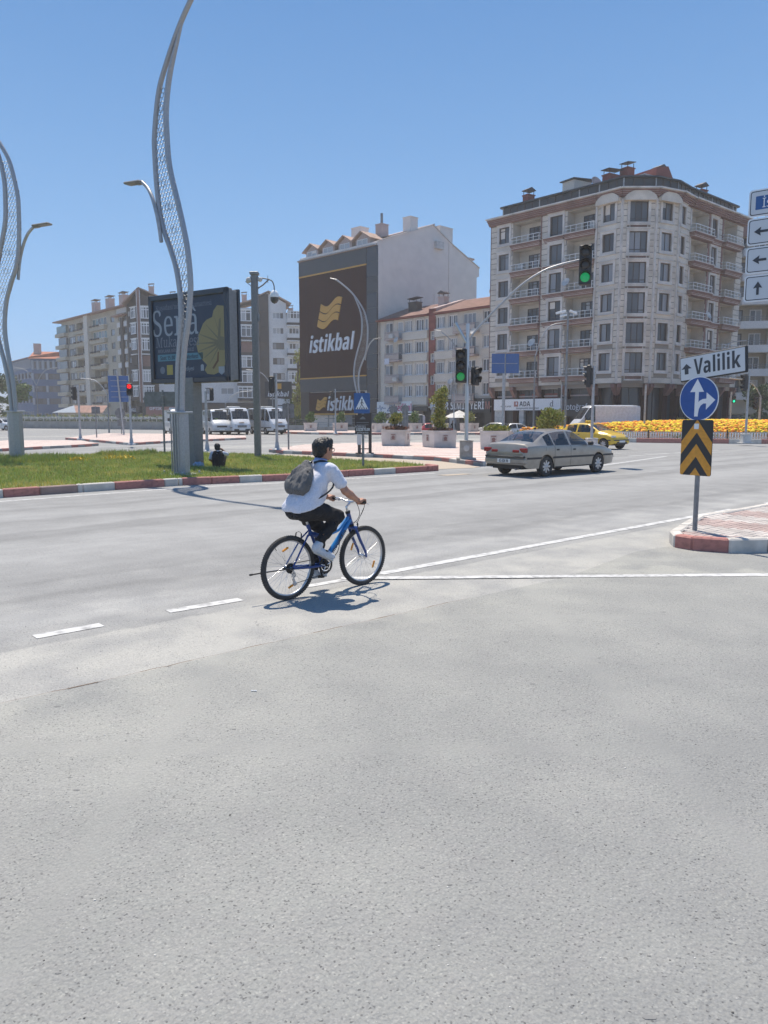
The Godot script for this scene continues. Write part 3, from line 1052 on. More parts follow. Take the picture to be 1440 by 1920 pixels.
func corner_block() -> void:
	var t := thing("corner_building", "beige stone-clad apartment block with rounded corner bay, brown balcony bands and glazed penthouse", "building", seg(11.68, -86.5, 20.49, -76.8, -0.45))
	var inv := t.transform.affine_inverse()
	var G := 0.45     # the street lies lower than the road in front
	var segs := [[11.68, -86.5, 20.49, -76.8], [20.49, -76.8, 22.22, -74.6], [22.22, -74.6, 25.39, -74.6], [25.39, -74.6, 28.02, -76.0], [28.02, -76.0, 29.99, -78.2], [29.99, -78.2, 38.74, -86.0]]
	var fx := []
	var len := []
	for s in segs:
		fx.append(inv * seg(s[0], s[1], s[2], s[3], 0.0))
		len.append(Vector2(s[2] - s[0], s[3] - s[1]).length())
	var base := Mb.new()
	var foot := []
	for s in segs: foot.append_array([s[0], s[1]])
	foot.append_array([38.74, -86.0, 30.5, -97.0, 21.5, -96.5])
	var P := 2.78
	var budget := [285]
	var rest := Mb.new()
	var joints := Mb.new()
	var H := []
	for i in 6: H.append([])
	var front := [M.glass_dark, M.glass_blue, M.glass_blue, M.curtain]
	for k in 6:
		var y := P * k
		# left facade: window, balcony, boxed window, balcony
		H[0].append([1.12, 6.21 + y, 2.5, 7.88 + y, 0.2])
		H[0].append([2.95, 5.84 + y, 6.52, 8.05 + y, 1.25])
		H[0].append([7.71, 5.94 + y, 9.22, 7.87 + y, 0.2])
		H[0].append([9.75, 5.84 + y, 13.0, 8.05 + y, 1.25])
		H[1].append([0.75, 6.21 + y, 2.05, 7.88 + y, 0.2])
		H[2].append([0.72, 5.95 + y, 2.42, 7.88 + y, 0.2])
		H[3].append([0.72, 6.21 + y, 2.1, 7.88 + y, 0.2])
		H[4].append([0.5, 6.21 + y, 1.6, 7.88 + y, 0.2])
		H[5].append([0.15, 5.84 + y, 3.7, 8.05 + y, 1.3])
		H[5].append([4.45, 5.95 + y, 5.65, 7.88 + y, 0.2])
		H[5].append([6.9, 5.84 + y, 10.2, 8.05 + y, 1.3])
		win(t, fx[0], [1.12, 6.21 + y, 2.5, 7.88 + y], 2, M.frame_dark, 0.78, -0.12, 0.07, front)
		win(t, fx[0], [4.2, 5.9 + y, 6.45, 7.6 + y], 4, M.frame_dark, 0.8, -1.18, 0.08, front)
		win(t, fx[0], [7.71, 5.94 + y, 9.22, 7.87 + y], 2, M.frame_dark, 0.18, -0.12, 0.07, front)
		win(t, fx[0], [10.85, 5.9 + y, 12.9, 7.6 + y], 4, M.frame_dark, 0.8, -1.18, 0.08, front)
		win(t, fx[1], [0.75, 6.21 + y, 2.05, 7.88 + y], 2, M.frame_dark, 0.0, -0.12, 0.07, front)
		win(t, fx[2], [0.72, 5.95 + y, 2.42, 7.88 + y], 3, M.frame_dark, 0.16, -0.12, 0.07, front)
		win(t, fx[3], [0.72, 6.21 + y, 2.1, 7.88 + y], 2, M.frame_dark, 0.0, -0.12, 0.07, front)
		win(t, fx[4], [0.5, 6.21 + y, 1.6, 7.88 + y], 1, M.frame_dark, 0.0, -0.12, 0.07, front)
		win(t, fx[5], [0.35, 5.9 + y, 1.35, 7.6 + y], 1, M.frame_dark, 0.0, -1.2, 0.08, front)
		win(t, fx[5], [4.45, 5.95 + y, 5.65, 7.88 + y], 2, M.frame_dark, 0.16, -0.12, 0.07, front)
		win(t, fx[5], [7.4, 5.9 + y, 8.5, 7.6 + y], 2, M.frame_dark, 0.0, -1.2, 0.08, front)
		for q in [[0, 0], [0, 2], [1, 0], [2, 0], [3, 0], [4, 0], [5, 1]]:
			var h = H[q[0]][H[q[0]].size() - [4, 1, 1, 1, 1, 3][q[0]] + q[1]]
			surround(t, fx[q[0]], h, 0.24, 0.12, M.stone_trim)
		# brown balcony bands with pale ribs
		for q in [[0, 2.8, 6.66, 0.42], [0, 9.55, 13.05, 0.42], [0, 7.0, 9.45, 0.3], [5, -0.2, 3.95, 0.75], [5, 4.05, 6.5, 0.4], [5, 6.6, 10.5, 0.75]]:
			var narrow: bool = q[0] == 0 and q[1] == 7.0
			var b := Mb.new()
			var lo := 5.3 + y
			for i in 4:
				b.box(V((q[1] + q[2]) * 0.5, lo + 0.065 + i * 0.13, (q[3] - 0.06 * (3 - i)) * 0.5 - 0.02), V(q[2] - q[1] - 0.08 * (3 - i), 0.1, q[3] - 0.06 * (3 - i)))
			obj("balcony_band", b, M.brown_band, t, fx[q[0]])
			var w := Mb.new()
			for i in 3:
				w.box(V((q[1] + q[2]) * 0.5, lo + 0.13 + i * 0.13, q[3] * 0.5 - 0.1), V(q[2] - q[1] - 0.16, 0.03, q[3] - 0.08))
			w.box(V((q[1] + q[2]) * 0.5, lo + 0.56, q[3] * 0.5), V(q[2] - q[1] + 0.06, 0.09, q[3] + 0.06))
			obj("band_rib", w, M.stone_trim, t, fx[q[0]])
			if not narrow and q[1] != 4.05:
				railing(t, fx[q[0]], q[1] + 0.15, q[2] - 0.1, 5.9 + y, 6.55 + y, q[3] - 0.08, M.frame_white, 0.72, 1, q[3] - 0.1)
		# the striped panel under the wide window of the bay
		var st := Mb.new()
		for i in 3:
			st.box(V(1.57, 5.42 + y + i * 0.12, 0.05), V(1.6, 0.07, 0.1))
		obj("striped_panel", st, M.brown_band, t, fx[2])
		surround(t, fx[2], [0.78, 5.36 + y, 2.36, 5.72 + y], 0.07, 0.1, M.stone_trim, "panel_frame")
	var body := Mb.new()
	for i in 6:
		wall(body, 0.0, 4.95, len[i], 22.1, H[i], fx[i])
		var hh := []
		for h in H[i]:
			var g: float = 0.24 if h[4] < 1.0 else 0.0
			hh.append([h[0] - g, h[1] - g - (0.3 if g > 0.0 and i == 2 else 0.0), h[2] + g, h[3] + g])
			if h[4] > 1.0:
				hh.append([h[0] - 0.15, h[1] - 0.6, h[2] + 0.2, h[1]])
				slabx("balcony_lining", t, M.stone, fx[i], V(h[0] + 0.002, h[1], -h[4] + 0.005), V(h[2] - 0.002, h[3] - 0.015, -h[4] + 0.015))
				slabx("balcony_lining", t, M.stone, fx[i], V(h[0] + 0.005, h[1], -h[4] + 0.02), V(h[0] + 0.02, h[3] - 0.015, -0.01))
				slabx("balcony_lining", t, M.stone, fx[i], V(h[2] - 0.02, h[1], -h[4] + 0.02), V(h[2] - 0.005, h[3] - 0.015, -0.01))
				slabx("balcony_lining", t, M.stone, fx[i], V(h[0] + 0.03, h[3] - 0.013, -h[4] + 0.02), V(h[2] - 0.03, h[3] - 0.003, -0.01))
		cladding(t, fx[i], 0.05 if i else 0.02, len[i] - 0.05, 4.97, 22.05, hh, M.stone, 0.556, budget, rest, Transform3D())
		if i >= 1 and i <= 4:
			slabx("pilaster", t, M.stone_trim, fx[i], V(-0.11, 4.95, -0.05), V(0.11, 21.9, 0.13))
	slabx("pilaster", t, M.stone_trim, fx[5], V(-0.1, 4.95, -0.05), V(0.1, 21.9, 0.12))
	slabx("pilaster", t, M.brown_band, fx[0], V(-0.05, 4.95, -0.3), V(0.04, 22.1, 0.06))
	slabx("pilaster", t, M.brown_band, fx[0], V(6.58, 4.95, -0.2), V(6.7, 22.1, 0.1))
	for q in [3.78, 6.72]:
		slabx("pilaster", t, M.brown_band, fx[5], V(q, 4.95, -0.2), V(q + 0.3, 22.1, 0.08))
	obj("wall", body, M.joint, t)
	tag(obj("rest_cladding", rest, M.stone, t), "", "", "", "stuff")
	# solid core behind, back walls and roof slab
	var core := Mb.new()
	var cx := inv * Transform3D(Basis(Vector3.RIGHT, Vector3(0, 0, 1), Vector3.UP), Vector3())
	core.prism(Geometry2D.offset_polygon(poly(foot), -1.5)[0], -0.4, 22.3, cx)
	core.prism(Geometry2D.offset_polygon(poly(foot), -0.02)[0], 22.1, 22.35, cx)
	core.prism(Geometry2D.offset_polygon(poly(foot), -0.35)[0], 4.6, 4.95, cx)
	obj("core", core, M.stone_joint, t)
	# cornice in brown steps with pale lines, scalloped over the bay
	for i in 6:
		var e: float = [0.35, 0.28, 0.28, 0.28, 0.3, 0.45][i]
		var b := Mb.new()
		var w := Mb.new()
		for s in 4:
			b.box(V(len[i] * 0.5, 22.16 + s * 0.15, (e + s * 0.09) * 0.5 - 0.2), V(len[i] + 0.18 + s * 0.06, 0.115, e + s * 0.09 + 0.4))
			w.box(V(len[i] * 0.5, 22.235 + s * 0.15, (e + s * 0.09) * 0.5 - 0.22), V(len[i] + 0.14 + s * 0.06, 0.035, e + s * 0.09 + 0.36))
		w.box(V(len[i] * 0.5, 22.78, (e + 0.45) * 0.5 - 0.2), V(len[i] + 0.5, 0.14, e + 0.85))
		obj("cornice", b, M.brown_band, t, fx[i])
		obj("cornice_moulding", w, M.stone_trim, t, fx[i])
		if i >= 1 and i <= 3:
			var a := PackedVector2Array([Vector2(0.12, 21.7)])
			a.append(Vector2(len[i] - 0.12, 21.7))
			for s in 13:
				var u := 1.0 - s / 12.0
				a.append(Vector2(0.12 + (len[i] - 0.24) * u, 22.02 + 0.62 * pow(sin(PI * u), 0.7)))
			var m := Mb.new()
			m.prism(a, -0.05, 0.5, Transform3D())
			obj("scallop_arch", m, M.stone, t, fx[i])
	# glazed penthouse with a slate eave
	var pfoot := foot.duplicate()
	pfoot[0] = 12.45; pfoot[1] = -85.65
	pfoot[12] = 37.8; pfoot[13] = -85.15
	var pf: PackedVector2Array = Geometry2D.offset_polygon(poly(pfoot), -0.25)[0]
	var gl := Mb.new()
	gl.prism(pf, 22.4, 23.85, cx)
	obj("penthouse_glazing", gl, M.panel_slate, t)
	var n := pf.size()
	for i in n:
		var a := pf[i]; var b := pf[(i + 1) % n]
		var L := a.distance_to(b)
		for k in int(L / 0.95) + 1:
			var c := a.lerp(b, minf(1.0, k * 0.95 / L))
			if c.y > -92.0:
				var px := inv * head(Vector3(c.x, 0, c.y), b.x - a.x, b.y - a.y)
				slabx("penthouse_post", t, M.frame_dark if k % 5 else M.galv_light, px, V(-0.05, 22.4, -0.06), V(0.05, 23.85, 0.06))
	var ev := Mb.new()
	ev.prism(Geometry2D.offset_polygon(pf, 0.35)[0], 23.85, 23.97, cx)
	ev.prism(Geometry2D.offset_polygon(pf, -0.8)[0], 23.97, 24.1, cx)
	obj("roof", ev, M.panel_slate, t)
	# things on the roof: red lift house, chimneys, water tank, dish
	var rx := func(wx: float, wz: float, y: float) -> Transform3D: return inv * Transform3D(Basis(Vector3.UP, 0.55), Vector3(wx, y - 0.45, wz))
	var lift := Mb.new()
	lift.prism(poly([-2.2, 0, 2.4, 0, 2.4, 1.2, 1.3, 2.75, -0.4, 2.4, -0.5, 1.45, -2.2, 1.2]), -1.6, 1.6, rx.call(26.6, -81.5, 24.4) * Transform3D(Basis(), Vector3()))
	obj("lift_house", lift, M.brick_red, t)
	slabx("parapet_cap", t, M.stone_trim, rx.call(26.6, -81.5, 24.4), V(-2.3, 1.4, -1.7), V(-0.55, 1.5, 1.7))
	chimney(t, rx.call(24.2, -80.0, 25.1), 1.0, 0.9, 1.5, M.brick_red, 2)
	chimney(t, rx.call(28.0, -81.8, 25.4), 0.95, 0.9, 1.3, M.brick_red, 1)
	chimney(t, rx.call(22.5, -79.4, 25.0), 1.7, 0.9, 0.75, M.brick_red, 2)
	chimney(t, rx.call(15.3, -84.8, 24.6), 0.95, 0.8, 0.75, M.brick_red, 1)
	chimney(t, rx.call(33.0, -83.4, 24.7), 0.9, 0.8, 0.75, M.brick_red, 1)
	var tank := Mb.new()
	tank.b2(V(-1.5, -0.5, -0.8), V(1.0, 1.45, 0.8))
	var tk := obj("roof_room", tank, M.plaster_cream, t, rx.call(19.9, -82.0, 24.4))
	slabx("red_end", tk, M.brick_red, Transform3D(), V(1.0, -0.5, -0.82), V(1.75, 1.3, 0.82))
	slabx("sheet_roof", tk, M.panel_slate, Transform3D(Basis(Vector3(0, 0, 1), 0.08), Vector3()), V(-1.6, 1.6, -1.0), V(1.8, 1.7, 1.0))
	var dish := Mb.new()
	var pr := []
	for i in 7: pr.append(Vector2(i * 0.125, i * i * 0.008))
	dish.lathe(pr, 20)
	var dh := obj("satellite_dish", dish, M.white_dirty, t, rx.call(21.2, -80.6, 25.3) * Transform3D(Basis(Vector3.RIGHT, 1.2), Vector3()))
	slabx("dish_arm", dh, M.galv, Transform3D(), V(-0.03, -0.9, -0.03), V(0.03, 0.4, 0.03))
	for q in [[0, 3.1, 6.2], [0, 10.0, 11.8], [0, 3.2, 17.3], [5, 0.4, 8.9], [5, 7.2, 14.5], [0, 12.0, 20.1]]:
		slabx("air_unit", t, M.white_dirty, fx[q[0]], V(q[1], q[2], -0.75), V(q[1] + 0.8, q[2] + 0.55, -0.45))
	for q in [[0, 6.2, 9.4], [0, 10.2, 15.0], [5, 3.3, 12.0]]:
		var sd := Mb.new()
		sd.lathe([Vector2(0.02, 0), Vector2(0.25, 0.03), Vector2(0.45, 0.1)], 14)
		obj("satellite_dish", sd, M.white_dirty, t, fx[q[0]] * at(q[1], 0.65, q[2]) * Transform3D(Basis(Vector3.RIGHT, 1.1), Vector3()))
	# shop fronts: double-height dark glazing between columns, raking brackets, fascias
	var shop := Mb.new()
	var col := Mb.new()
	for i in 6:
		wall(shop, 0.0, -0.3, len[i], 4.95, [], fx[i] * Transform3D(Basis(), V(0, 0, -1.0)))
		var nb: int = maxi(1, int(round(len[i] / 3.2)))
		for k in nb + 1:
			var u: float = clampf(len[i] * k / nb, 0.25, len[i] - 0.25)
			slabx("column", t, M.panel_brown, fx[i], V(u - 0.25, -0.4, -0.98), V(u + 0.25, 4.6, -0.5))
			var br := Mb.new()
			br.prism(poly([-1.0, 3.6, -0.3, 3.9, 0.25, 4.6, 0.25, 4.93, -1.0, 4.93]), u - 0.2, u + 0.2, Transform3D(Basis(Vector3(0, 0, 1), Vector3.UP, Vector3(1, 0, 0)), Vector3()))
			obj("bracket", br, M.brown_band, t, fx[i])
		for k in int(len[i] / 1.05):
			slabx("mullion", t, M.frame_dark, fx[i], V(k * 1.05 + 0.5, -0.3, -1.0), V(k * 1.05 + 0.57, 4.6, -0.94))
	obj("shop_glazing", shop, M.glass_dark, t)
	var F: Transform3D = fx[0]
	var fa := slabx("shop_fascia", t, M.white, F, V(0.5, 2.45, -0.75), V(9.4, 3.65, -0.3))
	text("ADA", 0.72, M.ink, t, F * Transform3D(Basis(), V(4.75, 3.12, -0.29)))
	slabx("fascia_logo", t, M.kerb_red, F, V(3.3, 2.85, -0.31), V(3.85, 3.4, -0.28))
	slabx("fascia_logo", t, M.sign_white, F, V(3.55, 3.05, -0.29), V(3.72, 3.3, -0.275))
	text("danışmanlık hizmetleri", 0.27, M.sign_back, t, F * Transform3D(Basis(), V(5.1, 2.68, -0.29)))
	text("eğitim proje", 0.25, M.sign_back, t, F * Transform3D(Basis(), V(2.2, 2.9, -0.29)))
	text("d", 0.8, M.ink, t, F * Transform3D(Basis(), V(8.2, 3.1, -0.29)), "lettering", "Droid Serif", 400)
	slabx("shop_front", t, M.white_dirty, F, V(0.5, -0.4, -0.8), V(1.6, 2.45, -0.45))
	slabx("shop_front", t, M.white_dirty, F, V(3.9, -0.4, -0.8), V(4.5, 2.45, -0.45))
	slabx("shop_front", t, M.white_dirty, F, V(7.4, -0.4, -0.8), V(8.0, 2.45, -0.45))
	slabx("shop_front", t, M.brick_red, F, V(9.1, -0.4, -0.8), V(9.7, 2.45, -0.45))
	slabx("shop_fascia", t, M.shop_dark, F, V(9.75, 1.8, -0.75), V(13.05, 3.55, -0.28))
	text("fotoğrafçı", 0.8, M.sign_white, t, F * Transform3D(Basis(), V(11.4, 2.75, -0.27)), "lettering", "Droid Sans", 400, 0.0, 0.95)
	slabx("shop_awning", t, M.pink_plaster, F, V(-0.2, 3.85, -0.9), V(13.0, 4.0, -0.86))
	for q in [[2.5, 4.2], [5.2, 8.6]]:
		slabx("window_poster", t, M.brick_red, F, V(q[0], 3.75, -0.98), V(q[1], 4.2, -0.95))

func cream_block() -> void:
	var t := thing("cream_apartment_block", "low cream apartment block with red tiled roof, white windows and a dark red stair strip", "building", seg(-0.49, -104, 12.6, -89.75, -0.45))
	var L := 19.35
	var fx := Transform3D()
	var holes := []
	var g := [M.glass_dark, M.glass_blue, M.curtain, M.curtain_w]
	for k in 4:
		var y := 4.75 + 2.72 * k
		for q in [[0.97, 2.45, 2], [4.6, 6.0, 4], [6.65, 8.05, 3], [10.3, 11.6, 4], [12.3, 13.7, 4], [17.7, 18.7, 2]]:
			var r := [q[0], y, q[1], y + 1.42, 0.18]
			holes.append(r)
			win(t, fx, r, q[2], M.frame_white, 0.0, -0.1, 0.09, g)
			surround(t, fx, r, 0.1, 0.05, M.stone_trim)
		for q in [[3.3, 4.3, 1], [14.6, 16.6, 3], [8.25, 8.75, 1]]:
			var dv := -0.7 if q[0] != 8.25 else 0.0
			var r := [q[0], y + dv, q[1], y + 1.4, 0.2]
			holes.append(r)
			win(t, fx, r, q[2], M.frame_white, 0.0, -0.1, 0.09, g)
		for q in [[1.75, 4.45], [13.75, 17.15]]:
			slabx("balcony_floor", t, M.pink_plaster, fx, V(q[0], y - 0.95, -0.05), V(q[1], y - 0.72, 0.95))
			railing(t, fx, q[0] + 0.05, q[1] - 0.05, y - 0.72, y + 0.12, 0.88, M.pink_plaster, 0.16, 0, 0.85)
			slabx("balcony_sheet", t, M.plaster_pale, fx, V(q[0] + 0.1, y - 0.62, 0.84), V(q[1] - 0.1, y - 0.1, 0.86))
		# flat projecting bays between the rows
		slabx("bay_spandrel", t, M.plaster_cream, fx, V(4.5, y - 1.05, 0.0), V(8.9, y - 0.12, 0.3))
		slabx("bay_spandrel", t, M.plaster_cream, fx, V(10.2, y - 1.05, 0.0), V(13.7, y - 0.12, 0.3))
		slabx("bay_sill", t, M.stone_trim, fx, V(4.45, y - 0.12, 0.0), V(8.95, y - 0.04, 0.36))
		slabx("bay_sill", t, M.stone_trim, fx, V(10.15, y - 0.12, 0.0), V(13.75, y - 0.04, 0.36))
		holes.append([9.25, y - 1.3, 10.0, y - 0.2, 0.3])
		win(t, fx, [9.25, y - 1.3, 10.0, y - 0.2], 2, M.frame_white, 0.5, -0.2, 0.08, g)
	var w := Mb.new()
	wall(w, 0.0, 3.45, L, 14.8, holes, fx)
	w.b2(V(0.01, -0.2, -11), V(L - 0.01, 14.79, -1.4))
	w.b2(V(0.0, 3.3, -1.5), V(L, 3.45, 0.4))
	w.quad(V(0, 3.4, -2), V(0, 3.4, 0), V(0, 14.8, 0), V(0, 14.8, -2))
	obj("wall", w, M.plaster_cream, t)
	slabx("stair_strip", t, M.brick_red, fx, V(9.05, 3.5, -0.02), V(9.22, 15.4, 0.14))
	slabx("stair_strip", t, M.brick_red, fx, V(10.03, 3.5, -0.02), V(10.15, 15.4, 0.14))
	for k in 4:
		slabx("stair_panel", t, M.brick_red, fx, V(9.22, 4.56 + 2.72 * k, -0.02), V(10.03, 6.15 + 2.72 * k + (1.1 if k == 3 else 0.0), 0.1))
	# tiled roof: pitched front slope, ridge behind
	var tiles := Mb.new()
	for q in [[-0.35, 9.0, 14.72], [10.15, L + 0.6, 14.72]]:
		var n := int((q[1] - q[0]) / 0.28)
		for i in n:
			var u0: float = lerpf(q[0], q[1], float(i) / n)
			var u1: float = lerpf(q[0], q[1], float(i + 1) / n)
			var h := 0.05
			for s in 8:
				var a := s / 8.0
				var b := (s + 1) / 8.0
				tiles.quad(V(u0, q[2] + 2.1 * a + h, 0.65 - 6.0 * a), V((u0 + u1) * 0.5, q[2] + 2.1 * a + h + 0.06, 0.65 - 6.0 * a), V((u0 + u1) * 0.5, q[2] + 2.1 * b + h + 0.02, 0.65 - 6.0 * b), V(u0, q[2] + 2.1 * b + h - 0.04, 0.65 - 6.0 * b))
				tiles.quad(V((u0 + u1) * 0.5, q[2] + 2.1 * a + h + 0.06, 0.65 - 6.0 * a), V(u1, q[2] + 2.1 * a + h, 0.65 - 6.0 * a), V(u1, q[2] + 2.1 * b + h - 0.04, 0.65 - 6.0 * b), V((u0 + u1) * 0.5, q[2] + 2.1 * b + h + 0.02, 0.65 - 6.0 * b))
	obj("roof", tiles, M.roof_tile, t)
	var rb := Mb.new()
	rb.prism(poly([0.62, 14.6, 0.62, 14.74, -5.35, 16.83, -11.5, 14.8, -11.5, 14.6]), -0.3, 9.0, Transform3D(Basis(Vector3(0, 0, 1), Vector3.UP, Vector3(1, 0, 0)), Vector3()))
	rb.prism(poly([0.62, 14.6, 0.62, 14.74, -5.35, 16.83, -11.5, 14.8, -11.5, 14.6]), 10.15, L + 0.55, Transform3D(Basis(Vector3(0, 0, 1), Vector3.UP, Vector3(1, 0, 0)), Vector3()))
	obj("roof_board", rb, M.brick_red, t)
	var stair_top := Mb.new()
	stair_top.prism(poly([0.1, 14.6, 0.1, 15.4, -5.35, 17.0, -8.0, 14.8]), 9.02, 10.13, Transform3D(Basis(Vector3(0, 0, 1), Vector3.UP, Vector3(1, 0, 0)), Vector3()))
	obj("stair_head", stair_top, M.pink_plaster, t)
	chimney(t, at(3.9, -2.6, 15.4), 1.5, 1.0, 1.5, M.plaster_grey, 2)
	chimney(t, at(8.2, -3.4, 15.6), 1.0, 0.9, 1.6, M.pink_plaster, 1)
	chimney(t, at(17.4, -4.0, 16.0), 1.1, 0.9, 1.5, M.pink_plaster, 1)
	var dish := Mb.new()
	dish.lathe([Vector2(0.02, 0), Vector2(0.3, 0.03), Vector2(0.6, 0.12)], 16)
	obj("satellite_dish", dish, M.white_dirty, t, at(16.2, -3.6, 17.2) * Transform3D(Basis(Vector3.RIGHT, 1.2), Vector3()))
	for q in [[2.9, 12.2], [3.6, 6.7], [14.5, 9.5], [16.2, 4.1]]:
		slabx("air_unit", t, M.white_dirty, fx, V(q[0], q[1], 0.9), V(q[0] + 0.75, q[1] + 0.5, 1.2))
	for q in [[1.9, 9.7, 0.9, 0], [14.0, 6.9, 1.4, 1], [15.6, 6.9, 0.7, 2]]:
		slabx("laundry", t, [M.shirt, M.curtain_w, M.sign_blue2][q[3]], fx, V(q[0], q[1] - 0.75, 0.98), V(q[0] + q[2], q[1], 1.0))
	for q in [[4.3, 11.9], [13.75, 6.4], [17.2, 12.0]]:
		var sd := Mb.new()
		sd.lathe([Vector2(0.02, 0), Vector2(0.22, 0.03), Vector2(0.4, 0.1)], 14)
		obj("satellite_dish", sd, M.white_dirty, t, at(q[0], 1.15, q[1]) * Transform3D(Basis(Vector3.RIGHT, 1.1), Vector3()))
	# shops
	slabx("shop_glazing", t, M.glass_dark, fx, V(0.1, -0.2, -1.35), V(L - 0.1, 3.3, -1.3))
	for k in 7:
		slabx("shop_pillar", t, M.plaster_pale if k < 5 else M.shop_dark, fx, V(k * 3.1, -0.2, -1.3), V(k * 3.1 + 0.6, 3.3, -0.2))
	slabx("shop_fascia", t, M.white, fx, V(-0.7, 2.65, 0.2), V(6.4, 4.15, 0.45))
	text("29", 1.5, M.sign_blue2, t, at(2.6, 0.46, 3.4), "lettering", "Droid Sans", 400)
	text("medikal", 1.25, mat(0.42, 0.03, 0.16), t, at(4.7, 0.46, 3.35), "lettering", "Droid Sans", 700, 0.0, 0.72)
	var hb := Mb.new()
	hb.tube([V(-0.5, 3.3, 0.47), V(0.3, 3.3, 0.47), V(0.45, 3.7, 0.47), V(0.65, 2.95, 0.47), V(0.85, 3.5, 0.47), V(1.0, 3.3, 0.47), V(1.6, 3.3, 0.47)], 0.035, 5)
	obj("pulse_line", hb, M.sign_blue2, t)
	slabx("shop_fascia", t, M.shop_dark, fx, V(6.6, 2.9, 0.2), V(9.3, 3.5, 0.5))
	slabx("shop_fascia", t, M.shop_dark, fx, V(10.4, 2.7, 0.2), V(19.3, 4.35, 0.5))
	text("PAZAR SİMİT YERİ", 1.25, M.sign_white, t, at(14.1, 0.51, 3.5), "lettering", "Droid Sans", 700, 0.0, 0.82)
	text("M", 1.25, M.kerb_red, t, at(18.95, 0.51, 3.5), "lettering", "Droid Sans", 700, 0.0, 0.75)

func sign_block() -> void:
	var t := thing("furniture_store_building", "tall block with brown advertising facade, amber wave logo and silver lettering, bare pale side wall", "building", seg(-12.22, -115.7, -0.77, -104.0, -0.45))
	var L := 16.37
	var side := t.transform.affine_inverse() * seg(-0.77, -104.0, 14.43, -119.2, 0.0)
	# body: the stepped side outline run through the width of the block
	var out := poly([0.0, -0.3, 0.0, 24.5, 10.76, 28.3, 12.4, 27.6, 15.4, 26.1, 17.9, 25.1, 21.3, 23.8, 21.3, 22.6, 20.75, 22.4, 20.75, -0.3])
	var b := Mb.new()
	b.prism(out, -L + 0.15, 0.0, side)
	obj("wall", b, M.plaster_pale, t)
	slabx("downpipe", t, M.plaster_pale, side, V(11.1, 0, 0.0), V(11.25, 19.0, 0.09))
	slabx("downpipe", t, M.plaster_pale, side, V(14.2, 0, 0.0), V(14.32, 26.4, 0.09))
	slabx("air_unit", t, M.white_dirty, side, V(11.1, 25.2, 0.0), V(12.6, 26.2, 0.5))
	var cp := Mb.new()
	for q in [[0.0, 24.5, 10.76, 28.3], [10.76, 28.3, 15.4, 26.1], [15.4, 26.1, 21.3, 23.8]]:
		var a := V(q[0], q[1], 0); var c := V(q[2], q[3], 0)
		cp.box(side * ((a + c) * 0.5 + V(0, 0.05, -0.1)), V((c - a).length(), 0.1, 0.5), side.basis * Basis(Vector3(0, 0, 1), atan2(q[3] - q[1], q[2] - q[0])))
	obj("coping", cp, M.stone_trim, t)
	var fx := Transform3D()
	slabx("slate_band", t, M.panel_slate, fx, V(0.0, 22.35, 0.0), V(14.4, 24.5, 0.3))
	slabx("amber_stripe", t, M.logo_amber, fx, V(0.0, 22.15, 0.0), V(14.35, 22.35, 0.32))
	slabx("brown_facade", t, M.panel_brown, fx, V(0.0, 7.8, 0.0), V(14.4, 22.15, 0.28))
	slabx("amber_stripe", t, M.logo_amber, fx, V(0.0, 7.62, 0.0), V(14.35, 7.8, 0.32))
	slabx("slate_band", t, M.panel_slate, fx, V(0.0, 5.75, 0.0), V(14.4, 7.62, 0.3))
	# seams between the sheets of the brown facade, as narrow gaps
	for k in 9:
		slabx("sheet_joint", t, M.panel_navy, fx, V(1.6 * (k + 1) - 0.012, 7.8, 0.0), V(1.6 * (k + 1) + 0.012, 22.15, 0.283))
	for k in 12:
		var y := 0.6 + 1.99 * k
		slabx("corner_glazing", t, M.panel_navy if k % 3 else M.panel_slate, fx, V(14.45, y, 0.0), V(16.37, y + 1.95, 0.26))
	for k in 6:
		win(t, fx, [2.25 + 2.0 * k, 0.05, 4.2 + 2.0 * k, 2.45], 2, M.galv, 0.78, 0.1, 0.09, [M.glass_blue, M.glass_dark, M.curtain])
	slabx("shop_sign", t, M.panel_brown, fx, V(2.3, 2.65, 0.0), V(13.8, 5.6, 0.5))
	slabx("amber_stripe", t, M.logo_amber, fx, V(2.3, 2.45, 0.0), V(13.8, 2.65, 0.52))
	slabx("entrance_pier", t, M.plaster_grey, fx, V(0.0, 0.0, 0.0), V(2.2, 5.75, 0.2))
	for q in [[4.2, 14.8, 1.0, 0.3], [3.95, 3.15, 0.47, 0.52]]:
		var lg := Mb.new()
		for k in 3:
			var p := PackedVector2Array()
			var n := 16
			for s in n + 1:
				var f := float(s) / n
				p.append(Vector2(f * 4.5, sin(f * TAU - 0.4) * -0.42 + 0.5 * f))
			for s in n + 1:
				var f := 1.0 - float(s) / n
				p.append(Vector2(f * 4.5 + 0.25, sin(f * TAU - 0.4) * -0.42 + 0.5 * f + 0.92))
			lg.prism(p, 0.0, 0.12, Transform3D(Basis.from_scale(V(q[2], q[2], 1)), V(q[0] + 0.32 * k * q[2], q[1] + 1.06 * k * q[2], q[3])))
		obj("wave_logo", lg, M.logo_amber, t)
	text("istikbal", 3.15, M.logo_silver, t, fx * Transform3D(Basis(), V(7.2, 12.45, 0.34)), "lettering", "Droid Sans", 700, 0.2, 0.86, 0.15)
	text("istikbal", 2.6, M.logo_silver, t, fx * Transform3D(Basis(), V(10.2, 3.95, 0.56)), "lettering", "Droid Sans", 700, 0.2, 0.8, 0.12)
	# four dormers
	var tr := Mb.new()
	tr.prism(poly([0.5, 24.4, 0.5, 24.56, -6.0, 27.2, -6.0, 24.4]), 0.0, L - 0.2, Transform3D(Basis(Vector3(0, 0, 1), Vector3.UP, Vector3(1, 0, 0)), Vector3()))
	obj("roof", tr, M.roof_pale, t)
